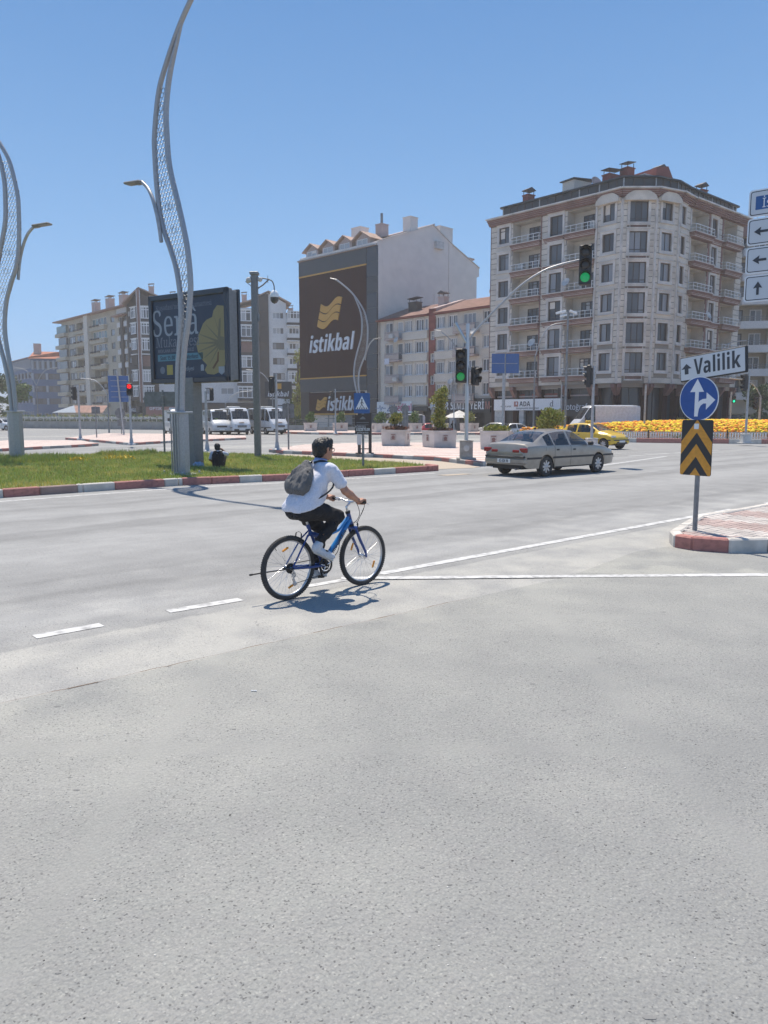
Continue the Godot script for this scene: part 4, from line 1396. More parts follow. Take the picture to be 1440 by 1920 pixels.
	slabx("gutter", t, M.white_dirty, fx, V(-0.1, 24.46, 0.28), V(L, 24.62, 0.5))
	for k in 4:
		var u := 1.0 + 3.55 * k
		var d := Mb.new()
		d.prism(poly([0, 24.5, 2.7, 24.5, 2.7, 25.75, 1.35, 26.55, 0, 25.75]), -5.0, -0.35, Transform3D(Basis(), V(u, 0, 0)))
		var dn := obj("dormer", d, M.pink_plaster, t)
		var rf := Mb.new()
		for s in [-1.0, 1.0]:
			rf.box(V(u + 1.35 + s * 0.92, 26.22, -2.4), V(2.15, 0.12, 5.0), Basis(Vector3(0, 0, 1), -s * 0.53))
		obj("dormer_roof", rf, M.roof_pale, dn)
		win(t, fx, [u + 0.35, 24.75, u + 2.35, 25.75], 2, M.frame_white, 0.0, -0.3, 0.08, [M.sky_pane if M.has("sky_pane") else M.curtain_w])
	chimney(t, at(8.0, -4.5, 26.0), 1.9, 1.6, 2.6, M.plaster_pale, 0)
	var rr := Mb.new()
	rr.prism(poly([-3.0, 26.3, -12.0, 29.3, -12.0, 26.0]), 9.5, 15.5, Transform3D(Basis(Vector3(0, 0, 1), Vector3.UP, Vector3(1, 0, 0)), Vector3()))
	obj("roof_room", rr, M.pink_plaster, t)
	chimney(t, side * at(3.7, -3.0, 25.6), 1.3, 1.2, 2.0, M.pink_plaster, 0)
	slabx("flue_pipe", t, M.galv, side, V(3.6, 27.6, -3.2), V(3.85, 29.2, -2.95))
	chimney(t, side * at(7.0, -0.8, 27.0), 1.5, 1.4, 1.7, M.plaster_pale, 0)
	chimney(t, side * at(13.9, -0.9, 26.9), 2.8, 1.4, 1.6, M.plaster_pale, 0)
	slabx("eave", t, M.roof_pale, side, V(18.2, 25.0, -3.0), V(20.9, 25.25, -0.6))
	# the small dark pylon sign of the store by the corner
	var s := thing("store_pylon_sign", "small dark pylon sign with amber mark and price boards left of the brown store facade", "sign", Transform3D(Basis(), V(-15.0, -0.45, -108)))
	var pl := Mb.new()
	pl.b2(V(-1.1, 0, -0.2), V(1.0, 4.6, 0.2))
	obj("body", pl, M.panel_slate, s)
	slabx("header", s, M.shop_dark, fx, V(-1.5, 4.7, -0.25), V(2.2, 7.0, 0.25))
	text("istikbal", 0.95, M.logo_silver, s, at(0.35, 0.26, 5.3), "lettering", "Droid Sans", 700, 0.2, 0.86)
	slabx("mark", s, M.logo_amber, fx, V(0.0, 6.0, 0.25), V(0.8, 6.75, 0.28))
	for k in 3:
		slabx("price_board", s, M.sign_grey, fx, V(0.2, 3.8 - k * 0.95, 0.2), V(1.9, 4.6 - k * 0.95, 0.3))
	text("36", 1.0, M.brick_red, s, at(1.05, 0.31, 2.3))

func dark_white_block() -> void:
	var t := thing("grey_white_apartment_block", "long grey and white apartment block with gabled roofs and glazed white bays behind the billboard", "building", seg(-47.83, -154, -16.81, -161, -0.45))
	var fx := Transform3D()
	var g := [M.glass_dark, M.glass_blue, M.curtain, M.curtain_w]
	var P := 3.0
	var holes := []
	var L := 31.8
	for k in 6:
		var y := 6.6 + 3.05 * k
		for q in [[23.3, 24.5, 2], [25.8, 28.1, 3], [12.2, 13.6, 2], [15.2, 17.8, 2], [6.0, 8.0, 2], [9.2, 10.6, 2]]:
			var r := [q[0], y, q[1], y + 1.3, 0.2]
			holes.append(r)
			win(t, fx, r, q[2], M.frame_white if q[0] < 24 or k > 3 else M.frame_dark, 0.0, -0.1, 0.1, g)
		# glazed white bays left of the dark slab and on the corner
		for q in [[18.6, 22.3], [0.3, 2.3]]:
			if k == 2 and q[0] < 1.0 or k == 3 and q[0] > 1.0:
				slabx("open_balcony", t, M.brown_band, fx, V(q[0], y - 0.9, 0.0), V(q[1], y + 1.3, 0.5))
			else:
				slabx("bay_core", t, M.glass_blue, fx, V(q[0] + 0.05, y - 0.7, 0.0), V(q[1] - 0.05, y + 1.5, 0.85))
				win(t, fx, [q[0], y - 0.75, q[1], y + 1.5], 4, M.frame_white, 0.75, 0.92, 0.16, [M.glass_dark, M.glass_blue, M.curtain_w])
			slabx("dark_band", t, M.plaster_grey, fx, V(q[0] - 0.1, y - 1.3, 0.0), V(q[1] + 0.1, y - 0.78, 0.98))
			slabx("white_sill", t, M.frame_white, fx, V(q[0] - 0.12, y + 1.5, 0.0), V(q[1] + 0.12, y + 1.68, 1.05))
		# balconies of the right end
		if k < 6:
			slabx("balcony_parapet", t, M.plaster_white, fx, V(28.7, y - 0.75, 0.0), V(31.9, y + 0.1, 1.0))
			slabx("dark_band", t, M.plaster_grey, fx, V(28.65, y - 1.25, 0.0), V(31.95, y - 0.8, 1.06))
			slabx("white_sill", t, M.frame_white, fx, V(28.65, y - 1.42, 0.0), V(31.95, y - 1.27, 1.1))
			if k in [1, 5]:
				slabx("bay_core", t, M.glass_blue, fx, V(28.8, y + 0.1, 0.0), V(31.8, y + 1.55, 0.9))
				win(t, fx, [28.75, y - 0.1, 31.85, y + 1.55], 5, M.frame_white, 0.7, 0.96, 0.14, g)
			else:
				win(t, fx, [29.1, y - 0.6, 31.2, y + 1.3], 3, M.frame_white, 0.0, 0.06, 0.12, g)
	var w := Mb.new()
	var mid := Transform3D()
	wall(w, 3.2, 4.9, 23.1, 23.8, holes.filter(func(h): return h[0] < 22), mid)
	wall(w, 25.0, 4.9, 28.6, 25.0, holes.filter(func(h): return h[0] > 25), mid)
	w.b2(V(28.6, 4.9, -9), V(31.8, 22.8, 0.0))
	w.b2(V(0.0, 0, -9), V(31.8, 23.0, -0.35))
	obj("wall", w, M.plaster_white, t)
	var ds := Mb.new()
	wall(ds, 22.6, 4.9, 25.0, 26.6, holes.filter(func(h): return h[0] > 23 and h[0] < 25), Transform3D(Basis(), V(0, 0, 0.35)))
	ds.b2(V(22.6, 4.9, -6), V(25.0, 25.5, 0.0))
	ds.b2(V(22.59, 4.9, 0.0), V(22.66, 26.5, 0.35))
	ds.b2(V(24.94, 4.9, 0.0), V(25.01, 26.7, 0.35))
	ds.prism(poly([0.0, 4.9, 3.2, 4.9, 3.2, 24.6, 0.0, 26.4]), -0.3, -0.02, Transform3D())
	ds.b2(V(2.3, 4.9, -5), V(2.8, 24.9, 0.3))
	obj("dark_slab", ds, M.plaster_grey, t)
	slabx("corner_strip", t, M.brown_band, fx, V(-0.35, 4.9, -0.3), V(0.15, 26.8, 1.15))
	slabx("strip_edge", t, M.frame_white, fx, V(0.15, 4.9, 0.9), V(0.25, 26.5, 1.17))
	slabx("strip_edge", t, M.frame_white, fx, V(-0.45, 4.9, 0.9), V(-0.35, 26.5, 1.17))
	var gb := Mb.new()
	gb.prism(poly([22.4, 23.0, 25.0, 23.0, 28.6, 23.0, 28.6, 24.9, 25.0, 26.9, 22.4, 26.0]), -9.0, -0.01, Transform3D())
	obj("gable", gb, M.plaster_white, t)
	var rf := Mb.new()
	for q in [[22.0, 25.7, 25.05, 27.2], [25.05, 27.2, 29.6, 24.9], [18.0, 24.2, 22.4, 25.6], [28.6, 22.9, 32.3, 23.0], [0.0, 27.0, 6.5, 24.4], [-3.2, 24.0, 0.0, 27.0], [6.5, 24.2, 18, 24.4]]:
		var a := V(q[0], q[1], 0); var c := V(q[2], q[3], 0)
		rf.box((a + c) * 0.5 + V(0, 0, -4.2), V((c - a).length() + 0.05, 0.22, 9.6), Basis(Vector3(0, 0, 1), atan2(q[3] - q[1], q[2] - q[0])))
	obj("roof", rf, M.roof_pale, t)
	for q in [[2.2, 26.6], [6.3, 25.2], [20.4, 25.6], [29.8, 23.2]]:
		chimney(t, at(q[0], -3.0, q[1]), 1.0, 0.9, 1.1, M.pink_plaster, 2)
	# the face turned to the left of the corner
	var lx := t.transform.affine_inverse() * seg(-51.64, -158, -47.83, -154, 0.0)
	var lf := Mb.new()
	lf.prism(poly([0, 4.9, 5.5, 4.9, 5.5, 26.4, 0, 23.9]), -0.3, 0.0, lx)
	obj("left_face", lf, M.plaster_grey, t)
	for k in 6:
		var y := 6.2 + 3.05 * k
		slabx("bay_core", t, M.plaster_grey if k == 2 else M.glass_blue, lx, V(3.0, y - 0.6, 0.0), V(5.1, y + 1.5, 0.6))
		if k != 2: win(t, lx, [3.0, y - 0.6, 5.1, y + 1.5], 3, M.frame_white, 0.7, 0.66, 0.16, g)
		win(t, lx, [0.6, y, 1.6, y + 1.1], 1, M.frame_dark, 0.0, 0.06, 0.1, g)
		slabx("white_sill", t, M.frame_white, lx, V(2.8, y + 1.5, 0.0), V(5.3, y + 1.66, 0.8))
	# shops under the block
	slabx("shop_glazing", t, M.glass_dark, fx, V(0.0, 0.0, -0.34), V(31.8, 4.9, -0.2))
	slabx("shop_canopy", t, M.plaster_grey, fx, V(-0.2, 3.9, -0.2), V(32.0, 4.9, 0.7))
	slabx("shop_fascia", t, M.kerb_red, fx, V(0.6, 2.2, 0.0), V(7.2, 4.6, 0.9))
	slabx("fascia_panel", t, M.sign_white, fx, V(5.0, 2.7, 0.9), V(6.8, 3.9, 0.95))
	text("OPTİK", 0.8, M.sign_white, t, at(2.4, 0.92, 3.7))
	slabx("shop_fascia", t, M.plaster_grey, lx, V(0.2, 2.4, 0.0), V(5.2, 3.7, 0.6))
	text("HOLL", 0.9, M.sign_white, t, lx * at(2.6, 0.62, 3.0))

func beige_block() -> void:
	var t := thing("beige_apartment_block", "weathered beige apartment block with glazed balconies and a red-brown eave at far left", "building", seg(-75.93, -185, -51.64, -158, -0.45))
	var fx := Transform3D()
	var g := [M.glass_dark, M.glass_blue, M.curtain, M.curtain_w, M.glass_dark]
	var holes := []
	var teal := mat(0.13, 0.21, 0.21, 0.15)
	for k in 7:
		var y := 4.95 + 2.72 * k
		for q in [[9.2, 14.8, 3], [18.6, 26.0, 4]]:
			holes.append([q[0], y, q[1], y + 1.75, 1.2])
			if rng.randf() < 0.62:
				win(t, fx, [q[0], y, q[1], y + 1.75], q[2] + 1, M.plaster_pale, 0.0, -0.08, 0.1, [teal, M.glass_dark, M.curtain] if k > 4 else g)
			else:
				win(t, fx, [q[0] + 0.6, y, q[1] - 0.8, y + 1.6], q[2], M.frame_dark, 0.0, -1.15, 0.1, g)
			slabx("balcony_parapet", t, M.plaster_beige, fx, V(q[0] - 0.3, y - 0.85, -0.1), V(q[1] + 0.3, y, 0.7))
			slabx("parapet_cap", t, M.plaster_pale, fx, V(q[0] - 0.4, y, -0.05), V(q[1] + 0.4, y + 0.12, 0.8))
			for s in 3:
				slabx("flower_trough", t, M.plaster_grey, fx, V(q[0] + 0.3 + s * 1.9, y - 0.1, 0.7), V(q[0] + 1.5 + s * 1.9, y + 0.2, 1.0))
		holes.append([28.3, y + 0.3, 30.2, y + 1.6, 0.2])
		win(t, fx, [28.3, y + 0.3, 30.2, y + 1.6], 1, M.frame_dark, 0.0, -0.1, 0.12, g)
		holes.append([32.2, y + 0.2, 33.4, y + 1.6, 0.2])
		win(t, fx, [32.2, y + 0.2, 33.4, y + 1.6], 1, M.frame_dark, 0.0, -0.1, 0.12, g)
		win(t, fx, [35.1, y + 0.2, 36.2, y + 1.6], 1, M.frame_dark, 0.0, 0.06, 0.12, g)
		slabx("white_panel", t, M.plaster_white, fx, V(31.6, y + 1.7, 0.0), V(36.3, y + 2.65, 0.14))
		# projecting corner balconies at the left end
		slabx("corner_balcony", t, M.plaster_beige, fx, V(-2.2, y - 0.7, -1.5), V(4.0, y + 0.1, 0.9))
		slabx("corner_glazing", t, teal if k == 6 else M.glass_blue, fx, V(-1.0 if k < 6 else -2.0, y + 0.1, -1.4), V(3.9, y + 1.8, 0.5))
		win(t, fx, [4.6, y + 0.1, 8.4, y + 1.7], 3, M.frame_dark, 0.0, 0.06, 0.12, g)
	var w := Mb.new()
	wall(w, 0.0, 3.0, 36.3, 24.0, holes, fx)
	w.b2(V(0.01, 0.0, -14), V(36.29, 23.99, -1.3))
	w.quad(V(0, 0, -14), V(0, 0, 0), V(0, 24, 0), V(0, 24, -14))
	obj("wall", w, M.plaster_beige, t)
	slabx("pier", t, M.plaster_cream, fx, V(15.5, 3.0, -0.1), V(17.7, 24.0, 0.85))
	slabx("dark_pier", t, M.plaster_grey, fx, V(33.8, 3.0, -0.1), V(34.9, 22.0, 0.4))
	slabx("eave", t, M.roof_tile, fx, V(-2.6, 24.0, -14.5), V(36.5, 24.25, 1.2))
	slabx("eave", t, M.roof_tile, fx, V(31.0, 22.3, 0.0), V(36.4, 22.6, 1.0))
	var r := Mb.new()
	r.prism(poly([1.1, 24.25, -14.4, 24.25, -6.5, 26.2]), -2.4, 36.4, Transform3D(Basis(Vector3(0, 0, 1), Vector3.UP, Vector3(1, 0, 0)), Vector3()))
	obj("roof", r, M.roof_pale, t)
	for q in [19.5, 27.0, 33.8]:
		chimney(t, at(q, -0.6, 24.3), 1.9, 1.2, 2.2, M.pink_plaster, 2)
	slabx("ground_floor", t, M.plaster_beige, fx, V(0, 0, 0.0), V(36.3, 3.0, 0.25))
	for k in 6:
		slabx("shop_window", t, M.glass_blue, fx, V(1.5 + k * 6, 0.4, 0.2), V(5.5 + k * 6, 2.4, 0.3))

func blue_block() -> void:
	var t := thing("blue_office_building", "low blue office building with pale pilasters and orange hipped roof at far left", "building", seg(-92.45, -205, -79.0, -208.3, -0.45))
	var fx := Transform3D()
	var lx := t.transform.affine_inverse() * seg(-107.46, -225, -92.45, -205, 0.0)
	var g := [M.glass_dark, M.glass_blue]
	for f in [[fx, 14.6, 4, 3.5], [lx, 25.0, 6, 4.1]]:
		var holes := []
		for k in 3:
			var y := 5.3 + 3.25 * k
			for i in f[2]:
				holes.append([0.45 + f[3] * i, y, 0.45 + f[3] * i + f[3] - 0.8, y + 1.5, 0.25])
				win(t, f[0], [0.45 + f[3] * i, y, 0.45 + f[3] * i + f[3] - 0.8, y + 1.5], 3, M.frame_dark, 0.0, -0.15, 0.1, g)
				slabx("pilaster", t, M.blue_pale, f[0], V(-0.2 + f[3] * i, y - 0.1, 0.0), V(0.3 + f[3] * i, y + 1.6, 0.25))
		for i in int(f[1] / 1.3):
			holes.append([0.4 + 1.3 * i, 14.5, 1.1 + 1.3 * i, 16.5, 0.25])
			win(t, f[0], [0.4 + 1.3 * i, 14.5, 1.1 + 1.3 * i, 16.5], 1, M.blue_pale, 0.0, -0.15, 0.08, g)
			slabx("pilaster", t, M.blue_pale, f[0], V(-0.1 + 1.3 * i, 14.3, 0.0), V(0.35 + 1.3 * i, 16.7, 0.2))
		for i in f[2] * 2:
			win(t, f[0], [0.8 + f[3] * 0.5 * i, 1.2, 1.8 + f[3] * 0.5 * i, 3.0], 1, M.blue_pale, 0.0, 0.06, 0.1, g)
		var w := Mb.new()
		wall(w, 0.0, 0.0, f[1], 17.2, holes, f[0])
		obj("wall", w, M.plaster_blue, t)
	var r := Mb.new()
	r.prism(poly([0.6, 17.2, -16.0, 17.2, -8.0, 19.6]), -0.8, 15.2, Transform3D(Basis(Vector3(0, 0, 1), Vector3.UP, Vector3(1, 0, 0)), Vector3()))
	r.prism(poly([0.6, 17.15, -14.0, 17.15, -7.0, 18.8]), -0.2, 25.0, lx * Transform3D(Basis(Vector3(0, 0, 1), Vector3.UP, Vector3(1, 0, 0)), Vector3()))
	obj("roof", r, mat(0.50, 0.17, 0.09, 0.85, 0.0, cache.blot, 0.2), t)
	chimney(t, at(0.5, -6.0, 18.2), 1.7, 1.5, 3.2, M.pink_plaster, 0)
	# house behind with a mono-pitch roof
	var h := thing("pink_house", "pale pink house with red sloping roof behind the blue office building", "building", seg(-92, -224, -70, -226, -0.45))
	var b := Mb.new()
	b.prism(poly([0, 0, 22, 0, 22, 21.8, 7, 21.6, 0, 23.2]), -9.0, 0.0)
	obj("wall", b, M.pink_plaster, h)
	var rr := Mb.new()
	rr.box(V(3.4, 22.55, -4.5), V(7.6, 0.25, 10), Basis(Vector3(0, 0, 1), -0.226))
	rr.box(V(14.6, 21.85, -4.5), V(15.2, 0.25, 10), Basis(Vector3(0, 0, 1), 0.013))
	obj("roof", rr, M.roof_tile, h)
	slabx("mast", h, M.pole_grey, fx, V(4.2, 22.5, -1), V(4.35, 27.5, -0.85))
	# low canteen with a hipped roof
	var c := thing("hipped_kiosk", "small low kiosk with pale and red hipped roof in front of the blue building", "building", seg(-63.5, -150, -56.5, -150, -0.45))
	var cb := Mb.new()
	cb.b2(V(0.4, 0, -4), V(9.0, 2.9, 0))
	obj("wall", cb, M.plaster_cream, c)
	for k in 4:
		slabx("window", c, M.glass_dark, fx, V(0.9 + 2.0 * k, 1.0, 0.0), V(2.3 + 2.0 * k, 2.3, 0.05))
	var cr := Mb.new()
	cr.quad(V(-0.4, 2.9, 0.9), V(4.2, 2.9, 0.9), V(2.8, 4.3, -2), V(2.7, 4.3, -2))
	cr.quad(V(-0.4, 2.9, -5), V(-0.4, 2.9, 0.9), V(2.7, 4.3, -2), V(2.7, 4.3, -2.1))
	obj("roof", cr, M.blue_pale, c)
	var c2 := Mb.new()
	c2.quad(V(4.2, 2.9, 0.9), V(9.4, 2.9, 0.9), V(9.4, 4.3, -2), V(2.8, 4.3, -2))
	obj("red_roof", c2, M.roof_tile, c)

func far_right_block() -> void:
	var t := thing("grey_balcony_block", "grey-beige apartment block with white balconies behind the direction panels at right", "building", seg(40.6, -99, 66, -93, -0.45))
	var fx := Transform3D()
	var holes := []
	var g := [M.glass_dark, M.glass_blue, M.curtain]
	for k in 7:
		var y := 5.4 + 2.9 * k
		for q in [[0.6, 1.7], [8.2, 10.2], [11.4, 13.0], [15, 17], [19, 21]]:
			holes.append([q[0], y, q[1], y + 1.5, 0.2])
			win(t, fx, [q[0], y, q[1], y + 1.5], 2, M.frame_white, 0.0, -0.1, 0.1, g)
			surround(t, fx, [q[0], y, q[1], y + 1.5], 0.14, 0.06, M.frame_dark if q[0] < 2 else M.stone_trim)
		holes.append([3.0, y - 0.6, 7.2, y + 1.8, 1.2])
		win(t, fx, [3.3, y - 0.55, 4.4, y + 1.4], 1, M.frame_dark, 0.0, -1.1, 0.12, g)
		win(t, fx, [5.2, y - 0.55, 6.6, y + 1.4], 2, M.frame_white, 0.0, -1.1, 0.12, g)
		slabx("balcony_parapet", t, M.plaster_white, fx, V(3.8, y - 1.1, -0.05), V(7.6, y - 0.2, 1.0))
		railing(t, fx, 3.85, 7.55, y - 0.2, y + 0.35, 0.95, M.galv, 0.3, 1, 0.9)
	var w := Mb.new()
	wall(w, 0.0, 0.0, 7.75, 25.4, holes.filter(func(h): return h[0] < 7.7), fx)
	var sw := Mb.new()
	wall(sw, 7.75, 0.0, 26.0, 25.4, holes.filter(func(h): return h[0] > 7.7), Transform3D(Basis(), V(0, 0, 0.03)))
	obj("stone_wall", sw, M.stone_joint, t)
	w.b2(V(0.01, 0, -10), V(26, 25.3, -1.3))
	w.quad(V(0, 0, -10), V(0, 0, 0), V(0, 25.4, 0), V(0, 25.4, -10))
	obj("wall", w, M.plaster_beige, t)
	slabx("brown_top", t, M.brown_band, fx, V(-0.3, 24.2, -0.5), V(26.2, 25.6, 0.4))
	railing(t, fx, -0.2, 26.0, 25.6, 26.5, 0.2, M.galv, 0.9, 1, 0.0)
	slabx("shop_fascia", t, M.plaster_beige, fx, V(0.2, 2.6, 0.0), V(20, 3.3, 0.4))
	slabx("shop_window", t, M.glass_blue, fx, V(0.5, 0.2, 0.0), V(20, 2.4, 0.1))

# ---------------------------------------------------------------- walls, trees, hedges
func leaf_mesh() -> ArrayMesh:
	if not cache.has("leaf"):
		var b := Mb.new()
		b.ftri(V(0, 0, 0), V(0.28, 0.45, 0.06), V(0, 1, 0))
		b.ftri(V(0, 0, 0), V(0, 1, 0), V(-0.28, 0.45, 0.06))
		cache.leaf = b.mesh()
	return cache.leaf

func leaves(called: String, parent: Node, clumps: Array, n: int, size: float, m: Material, x := Transform3D()) -> MultiMeshInstance3D:   # clumps [centre, radii]
	var mm := MultiMesh.new()
	mm.transform_format = MultiMesh.TRANSFORM_3D
	mm.use_colors = true
	mm.mesh = leaf_mesh()
	mm.instance_count = n
	var tot := 0.0
	for c in clumps: tot += c[1].x * c[1].y + 0.001
	var i := 0
	for ci in clumps.size():
		var c = clumps[ci]
		var k: int = int(n * (c[1].x * c[1].y + 0.001) / tot) if ci < clumps.size() - 1 else n - i
		for j in k:
			if i >= n: break
			var d := Vector3(rng.randfn(), rng.randfn(), rng.randfn()).normalized() * pow(rng.randf(), 0.4)
			var p: Vector3 = c[0] + d * c[1]
			var bs := Basis.from_euler(Vector3(rng.randf_range(-1.2, 1.2), rng.randf() * TAU, rng.randf_range(-1.2, 1.2))).scaled(Vector3.ONE * size * rng.randf_range(0.6, 1.35))
			mm.set_instance_transform(i, Transform3D(bs, p))
			var g := rng.randf_range(0.65, 1.4)
			mm.set_instance_color(i, Color(g * rng.randf_range(0.85, 1.25), g, g * 0.9))
			i += 1
	var o := MultiMeshInstance3D.new()
	o.multimesh = mm
	o.material_override = m
	o.transform = x
	o.set_meta("kind", "stuff")
	if parent == null:
		o.name = numbered(called)
		add_child(o)
	else:
		o.name = called
		parent.add_child(o, true)
	return o

func tree(label: String, p: Vector3, h: float, w: float, m: Material, n: int, size: float, group := "", bottom := 0.25) -> void:
	var t := thing("tree", label, "tree", Transform3D(Basis(), p), group)
	var b := Mb.new()
	b.tube([V(0, -0.3, 0), V(0.05, h * 0.25, 0), V(-0.08, h * 0.5, 0.05), V(0, h * 0.8, 0)], [h * 0.025, h * 0.02, h * 0.014, h * 0.005], 8)
	var cl := []
	for i in 16:
		var f := rng.randf_range(bottom, 0.97)
		var rr := w * 0.5 * sqrt(clampf(1.05 - absf(f - 0.55) * 1.7, 0.08, 1.0)) * rng.randf_range(0.5, 1.0)
		var a := rng.randf() * TAU
		var c := V(cos(a) * rr, f * h, sin(a) * rr)
		b.tube([V(0, maxf(0.15, f - 0.2) * h, 0), c * V(0.6, 1, 0.6) - V(0, h * 0.05, 0), c], [h * 0.009, h * 0.006, h * 0.002], 5)
		cl.append([c, V(w * 0.2, h * 0.11, w * 0.2) * rng.randf_range(0.7, 1.25)])
	obj("trunk", b, M.bark, t)
	leaves("crown", t, cl, n, size, m)

func walls_and_trees() -> void:
	# retaining wall at the left rear with posts, rail and flower troughs
	var a := V(-60, 0, -119.2)
	var d := (V(-28, 0, -102.4) - a)
	var L := d.length()
	var x := head(a, d.x, d.z)
	var t := thing("retaining_wall", "long low grey concrete wall with white railing and flower troughs at left rear", "wall", x)
	var n := 20
	for i in n:
		slabx("wall_panel", t, M.concrete, Transform3D(), V(L * i / n, -0.3, -0.15), V(L * (i + 1) / n - 0.03, 1.0 + 0.01 * (i % 2), 0.15))
	slabx("coping", t, M.kerb_grey, Transform3D(), V(0, 1.02, -0.22), V(L, 1.1, 0.22))
	railing(t, Transform3D(), 0.0, L, 1.1, 1.75, 0.0, M.frame_white, 1.4, 2)
	for i in 30:
		var tr := Mb.new()
		tr.cbox(V(L * (i + 0.5) / 30, 1.55, 0.28), V(0.85, 0.22, 0.3), 0.03)
		obj("flower_trough", tr, M.white_dirty, t)
		var lv := leaves("trough_plants", t, [[V(L * (i + 0.5) / 30, 1.8, 0.25), V(0.5, 0.25, 0.2)]], 46, 0.16, M.foliage_dry if i % 3 else M.foliage)
		lv.name = "trough_plants" if i == 0 else "trough_plants_%03d" % i
	# the wall goes on behind the far island, lower
	t = thing("retaining_wall", "short stretch of low concrete wall with railing beside the dark store sign", "wall", seg(-26.5, -104.5, -9.5, -96.5, -0.45))
	for i in 8:
		slabx("wall_panel", t, M.concrete, Transform3D(), V(2.3 * i, 0, -0.15), V(2.3 * i + 2.27, 1.15, 0.15))
	railing(t, Transform3D(), 0.0, 18.4, 1.15, 1.8, 0.0, M.pole_grey, 1.4, 2)
	t = thing("retaining_wall", "low grey wall running behind the row of far white planters", "wall", seg(-9.0, -93.0, 6.0, -91.0, -0.45))
	for i in 7:
		slabx("wall_panel", t, M.concrete, Transform3D(), V(2.15 * i, 0, -0.15), V(2.15 * i + 2.12, 1.0, 0.15))
	railing(t, Transform3D(), 0.0, 15.0, 1.0, 1.5, 0.0, M.pole_grey, 1.2, 1)
	# trees
	tree("tall dark green tree at the left edge behind the left curved lamp", V(-73.3, -0.45, -140), 14.5, 12, M.foliage_dark, 5200, 0.62, "", 0.12)
	tree("smaller green tree right of the tall dark tree, before the blue building", V(-68, -0.45, -143), 7.5, 6.0, M.foliage, 2200, 0.5, "", 0.12)
	tree("tall slim tree growing in the gap left of the brown store facade", V(-14.0, -0.45, -127), 13, 2.6, M.foliage_dry, 2200, 0.42, "", 0.1)
	tree("round bushy tree below the slim tree beside the dark store sign", V(-12.9, -0.45, -108.5), 4.6, 3.2, M.foliage_dark, 1500, 0.32, "", 0.1)
	tree("dark round street tree at the right edge before the grey balcony block", V(42.5, -0.45, -88), 6.2, 5.2, M.foliage_dark, 2600, 0.36, "", 0.15)
	tree("small pale tree behind the flower bed left of the round blue sign", V(31.0, -0.45, -78), 3.6, 2.6, M.foliage_dry, 1200, 0.25, "", 0.1)
	# hedge growing along the street behind the wall
	var cl := []
	for i in 40:
		cl.append([V(-62 + i * 0.95, 0.5 + rng.randf() * 0.5, -124 + i * 0.42), V(1.0, 0.9, 0.8)])
	tag(leaves("hedge", null, cl, 5200, 0.3, M.foliage_dark), "uneven green hedge behind the long concrete wall at left", "hedge", "", "stuff")

# ---------------------------------------------------------------- lamps, poles, signals, signs
func fac(x: float, z: float, deg: float, y := 0.0) -> Transform3D:   # local +z faces deg degrees to the right of the camera direction
	return Transform3D(Basis(Vector3.UP, deg_to_rad(deg)), Vector3(x, y, z))

